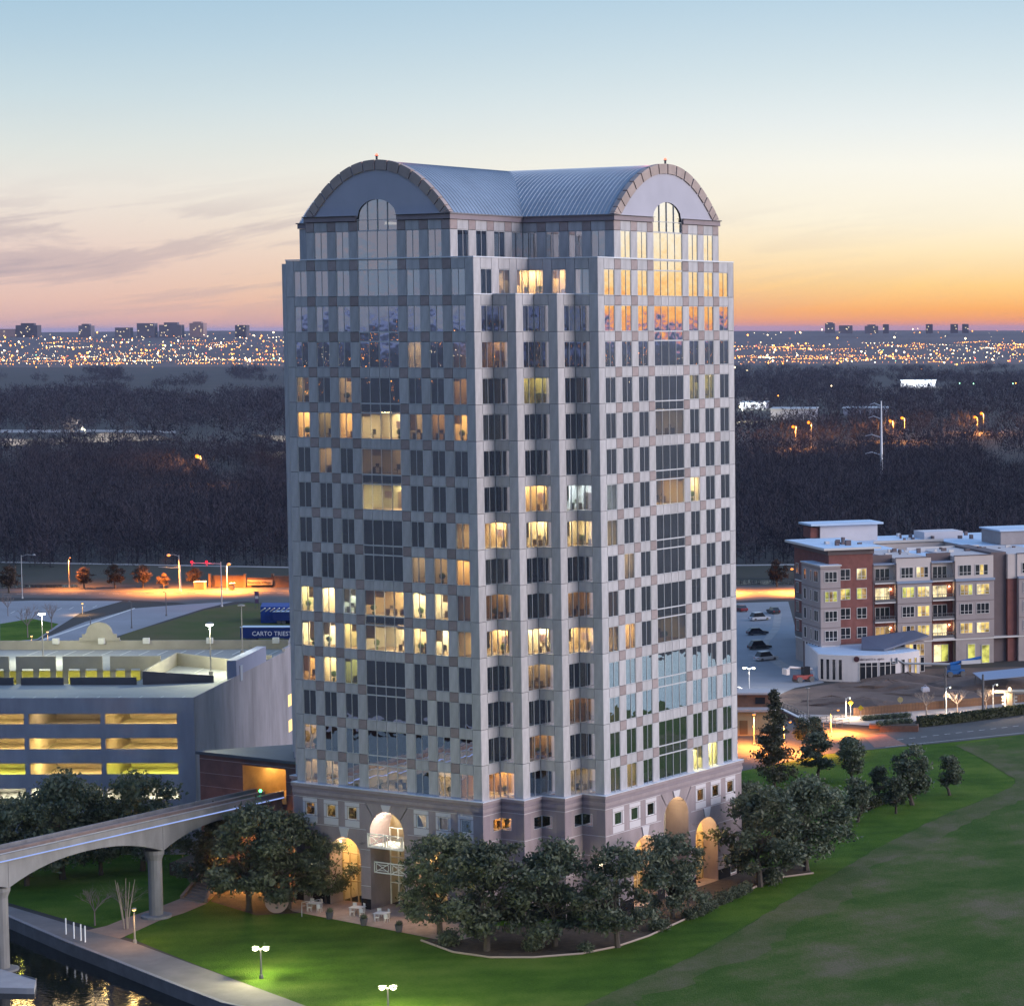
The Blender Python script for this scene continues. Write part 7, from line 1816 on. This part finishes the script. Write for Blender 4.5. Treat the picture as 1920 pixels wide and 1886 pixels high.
town(1370, 1990, 70, lambda x: rl.gauss(658, 5), (9, 2, .3, .1))
town(1370, 1990, 260, lambda x: rl.gauss(677, 9), (6, 5, .6, .2))
town(1370, 1990, 40, lambda x: rl.uniform(624, 645), (5, 3, .3, 0))
town(560, 1370, 150, lambda x: rl.gauss(668, 14), (6, 5, .3, .1))
for px, py, k in ((1430, 620, 'white'), (1905, 730, 'amber'), (1800, 730, 'green'), (1826, 731, 'green'), (1900, 731, 'green'), (1460, 757, 'amber'), (1560, 735, 'white')):
    d = 66 * FPX / (py - 617 + 12); add_light(k, E(pxd(px, d), d, 12), d / 2566 * .6)
# the same town goes on round the horizon, where the facades mirror it
for _ in range(2600):
    a = rl.uniform(0, 6.283); d = 2300 + 6500 * rl.random() ** .9
    rel = (a - YAW + math.pi) % (2 * math.pi) - math.pi
    if -.42 < rel < .09: continue
    p = Vector((CX + math.sin(a) * d, CY + math.cos(a) * d, rl.uniform(6, 16)))
    add_light(rl.choices(('amber', 'white', 'red'), (7, 4, .5))[0], p, d / 2566 * rl.choice((.4, .5, .6, .9, 1.2)))
LC = {'amber': ((1, .33, .05), 9), 'white': ((1, .76, .42), 12), 'red': ((1, .12, .06), 7), 'green': ((.35, 1, .55), 7)}
for k, lst in LT.items():
    V = np.concatenate([np.array(p)[None] + OCT * r_ for p, r_ in lst]); n = len(lst)
    F = (np.array(OF)[None] + 6 * np.arange(n)[:, None, None]).reshape(-1, 3)
    me = bpy.data.meshes.new('town_lights'); me.from_pydata(V.tolist(), [], F.tolist()); me.materials.append(emis('town_light_' + k, *LC[k])); me.update()
    link('town_lights', me, None, label={'amber': 'countless amber town lights below the horizon', 'white': 'countless white town lights below the horizon', 'red': 'scattered red town lights below the horizon', 'green': 'scattered green lights in the far woodland'}[k], cat='lights', kind='stuff')
# far blocks on the skyline
fart = [mat('far_block_grey', (.14, .12, .14), .8), mat('far_block_pink', (.30, .20, .19), .8), mat('far_block_dark', (.085, .07, .085), .8)]
winl = emis('far_window', (1, .80, .45), 2.2)
def far_block(px0, px1, ytop, ybot, mi, label, d=7600, roof=0, arch=False, lights=5):
    d_ = d; z0 = 66.1 - (ybot - 617) * d_ / FPX - 8; z1 = 66.1 - (ytop - 617) * d_ / FPX
    x0, x1 = pxd(px0, d_), pxd(px1, d_)
    o = empty('far_building', E((x0 + x1) / 2, d_, z0), 0, label, 'building', 'far buildings on the skyline')
    w_ = (x1 - x0) / 2; h = z1 - z0
    MB().obox((0, 0), ER, EF, w_, 18, 0, h).obj('wall', fart[mi], o)
    if roof: MB().obox((0, 0), ER, EF, w_ * .6, 10, h, h + roof).obj('roof_block', fart[mi], o)
    for q_ in range(lights):
        u_ = rl.uniform(-.85, .85) * w_; z_ = rl.uniform(.25, .95) * h
        c = ER * u_ - EF * 18.3
        MB().obox((c.x, c.y), ER, EF, 1.3, .25, z_, z_ + 1.6).obj('window', winl, o)
far_block(5, 39, 613, 642, 1, 'broad pinkish far block at the left end of the skyline', lights=3)
far_block(40, 80, 606, 642, 2, 'tallest dark far block at the left end of the skyline', roof=6, lights=7)
far_block(157, 180, 607, 626, 0, 'slim grey far tower right of the tall dark block', roof=5)
far_block(225, 252, 611, 627, 0, 'low grey far block left of the wide pair')
far_block(266, 298, 603, 624, 0, 'wide grey far tower, left one of the wide pair', roof=0)
far_block(307, 348, 606, 624, 0, 'wide domed far block, right one of the wide pair', roof=7)
far_block(364, 390, 603, 624, 1, 'far tower with light top between wide pair and office tower', roof=4)
far_block(449, 470, 607, 624, 2, 'slim dark far tower nearest the office tower on the left')
far_block(1549, 1567, 607, 620, 0, 'pale far tower, tallest on the right skyline', roof=3, lights=3)
far_block(1575, 1600, 611, 621, 0, 'broad far block right of the tallest right-hand tower', lights=3)
far_block(1623, 1648, 612, 621, 0, 'low domed far block in the middle of the right skyline', roof=4, lights=2)
far_block(1657, 1668, 609, 621, 2, 'narrow far tower in the middle of the right skyline', lights=2)
far_block(1737, 1750, 609, 621, 2, 'narrow far tower standing alone toward the right', lights=2)
far_block(1783, 1797, 609, 621, 2, 'left one of two small far towers at the right', lights=2)
far_block(1805, 1817, 609, 621, 2, 'right one of two small far towers at the right', lights=2)
# sheds and lit yards in the woodland at the right
shed_m = mat('shed_cladding', (.42, .42, .52), .6)
def shed(px0, px1, py, h, label, lit=False, m=None):
    d = 66.1 * FPX / (py - 617); x0, x1 = pxd(px0, d), pxd(px1, d)
    o = empty('warehouse', E((x0 + x1) / 2, d, 0), 0, label, 'warehouse', 'warehouses in the woodland')
    MB().obox((0, 0), ER, EF, (x1 - x0) / 2, 20, 0, h).obj('wall', m or shed_m, o)
    MB().obox((0, 0), ER, EF, (x1 - x0) / 2 + .8, 21, h, h + .6).obj('roof', mat('shed_roof', (.36, .38, .42), .6), o)
    for i in range(3):
        c = ER * ((x1 - x0) * (-.3 + .3 * i)) - EF * 20.2; MB().obox((c.x, c.y), ER, EF, 2, .2, 0, 3.6).obj('loading_door', mat('shed_door', (.20, .20, .24), .6), o)
    if lit:
        for i in range(4):
            c = ER * ((x1 - x0) * (-.42 + .28 * i)) - EF * 20.6; lb = MB().obox((c.x, c.y), ER, EF, .9, .3, h - 1, h - .1).obj('wall_lamp', emis('shed_lamp', (.92, 1, .95), 14), o)
            lamp(o, (c.x * 1.0 - EF.x * 6, c.y - EF.y * 6, h - .5), (.95, 1, .9), 9000, .5)
    return o
shed(1449, 1532, 785, 7.5, 'long lavender warehouse in the woodland right of the tower')
shed(1690, 1755, 727, 8, 'white-lit warehouse farther back in the woodland', lit=True)
shed(1583, 1665, 777, 5, 'low shed right of the lavender warehouse')
shed(1392, 1440, 765, 5, 'low shed hidden among trees at the tower edge', lit=True)
# tall steel transmission pole
d = 66.1 * FPX / (905 - 617); p = E(pxd(1653, d), d)
o = empty('transmission_pole', p, 0, 'tall pale steel transmission pole rising from the wood at the right', 'pylon')
hp = (905 - 752) * d / FPX
MB().tube([(0, 0, 0), (0, 0, hp)], [.75, .28], 8).obj('pole', mat('galvanised', (.50, .54, .62), .4, metal=.3), o)
for zf, ln in ((.96, 5), (.80, 5.5), (.575, 7), (.36, 7)):
    e = ER * -ln; MB().tube([(0, 0, hp * zf - .8), (e.x * .6, e.y * .6, hp * zf + .5), (e.x, e.y, hp * zf - .2)], [.25, .2, .12], 6).obj('arm', MATS['galvanised'], o)
# street lamps in the woodland
sod_b = emis('sodium_bulb', (1, .24, .02), 2.8); whi_b = emis('yard_bulb', (1, .88, .5), 4)
def far_lamp(px, py_head, py_foot, label, white=False, r_=.8):
    d = 66.1 * FPX / (py_foot - 617); h = (py_foot - py_head) * d / FPX
    o = empty('street_lamp', E(pxd(px, d), d), 0, label, 'street lamp', 'street lamps in the woodland')
    MB().tube([(0, 0, 0), (0, 0, h)], [.22, .12], 6).obj('pole', pole_m, o)
    MB().tube([(0, 0, h), tuple(ER * -1.6 + Vector((0, 0, h + .2)))], .1, 5).obj('arm', pole_m, o)
    q_ = ER * -1.6 + Vector((0, 0, h)); MB().ball(tuple(q_), r_, 8).obj('lamp_head', whi_b if white else sod_b, o)
    lamp(o, tuple(q_ - Vector((0, 0, 1.2))), (1, .9, .6) if white else (1, .36, .06), 60000, .5)
far_lamp(1493, 800, 842, 'amber street lamp in the wood, leftmost of the right-hand lamps'); far_lamp(1522, 792, 838, 'amber street lamp in the wood beside the lavender warehouse')
far_lamp(1675, 790, 828, 'amber street lamp in the wood just right of the steel pole'); far_lamp(1697, 784, 828, 'amber street lamp in the wood, right one of the middle pair')
far_lamp(1833, 783, 812, 'amber street lamp in the far right wood, left of a pair'); far_lamp(1845, 776, 812, 'amber street lamp in the far right wood, right of a pair')
far_lamp(1393, 762, 790, 'white yard lamp at the tower edge in the wood', True); far_lamp(376, 852, 905, 'lone amber street lamp in the dark wood left of the tower')
far_lamp(160, 800, 818, 'yellowish field lamp in the wood at the far left', True, .6)
sheet('wood_street', [(1440, 880), (1520, 867), (1700, 842), (1920, 806), (2050, 786), (2050, 778), (1920, 798), (1700, 834), (1520, 858), (1440, 868)], .06, asphalt_m)
sheet('wood_lane', [(-60, 812), (200, 810), (330, 812), (330, 808), (200, 806), (-60, 806)], .06, conc_m)
# ------------------------------------------------------------------ evening haze
hm = bpy.data.materials.new('haze'); hm.use_nodes = True; nt = hm.node_tree; nt.nodes.clear()
pv = nt.nodes.new('ShaderNodeVolumePrincipled'); pv.inputs['Color'].default_value = (.60, .66, .98, 1); pv.inputs['Density'].default_value = 2.0e-5; pv.inputs['Anisotropy'].default_value = .1
ho = nt.nodes.new('ShaderNodeOutputMaterial'); nt.links.new(pv.outputs[0], ho.inputs['Volume'])
MB().box(-46000, 46000, -46000, 46000, -6, 112).obj('haze', hm, kind='stuff', label='thin blue evening haze over the whole plain', cat='haze')
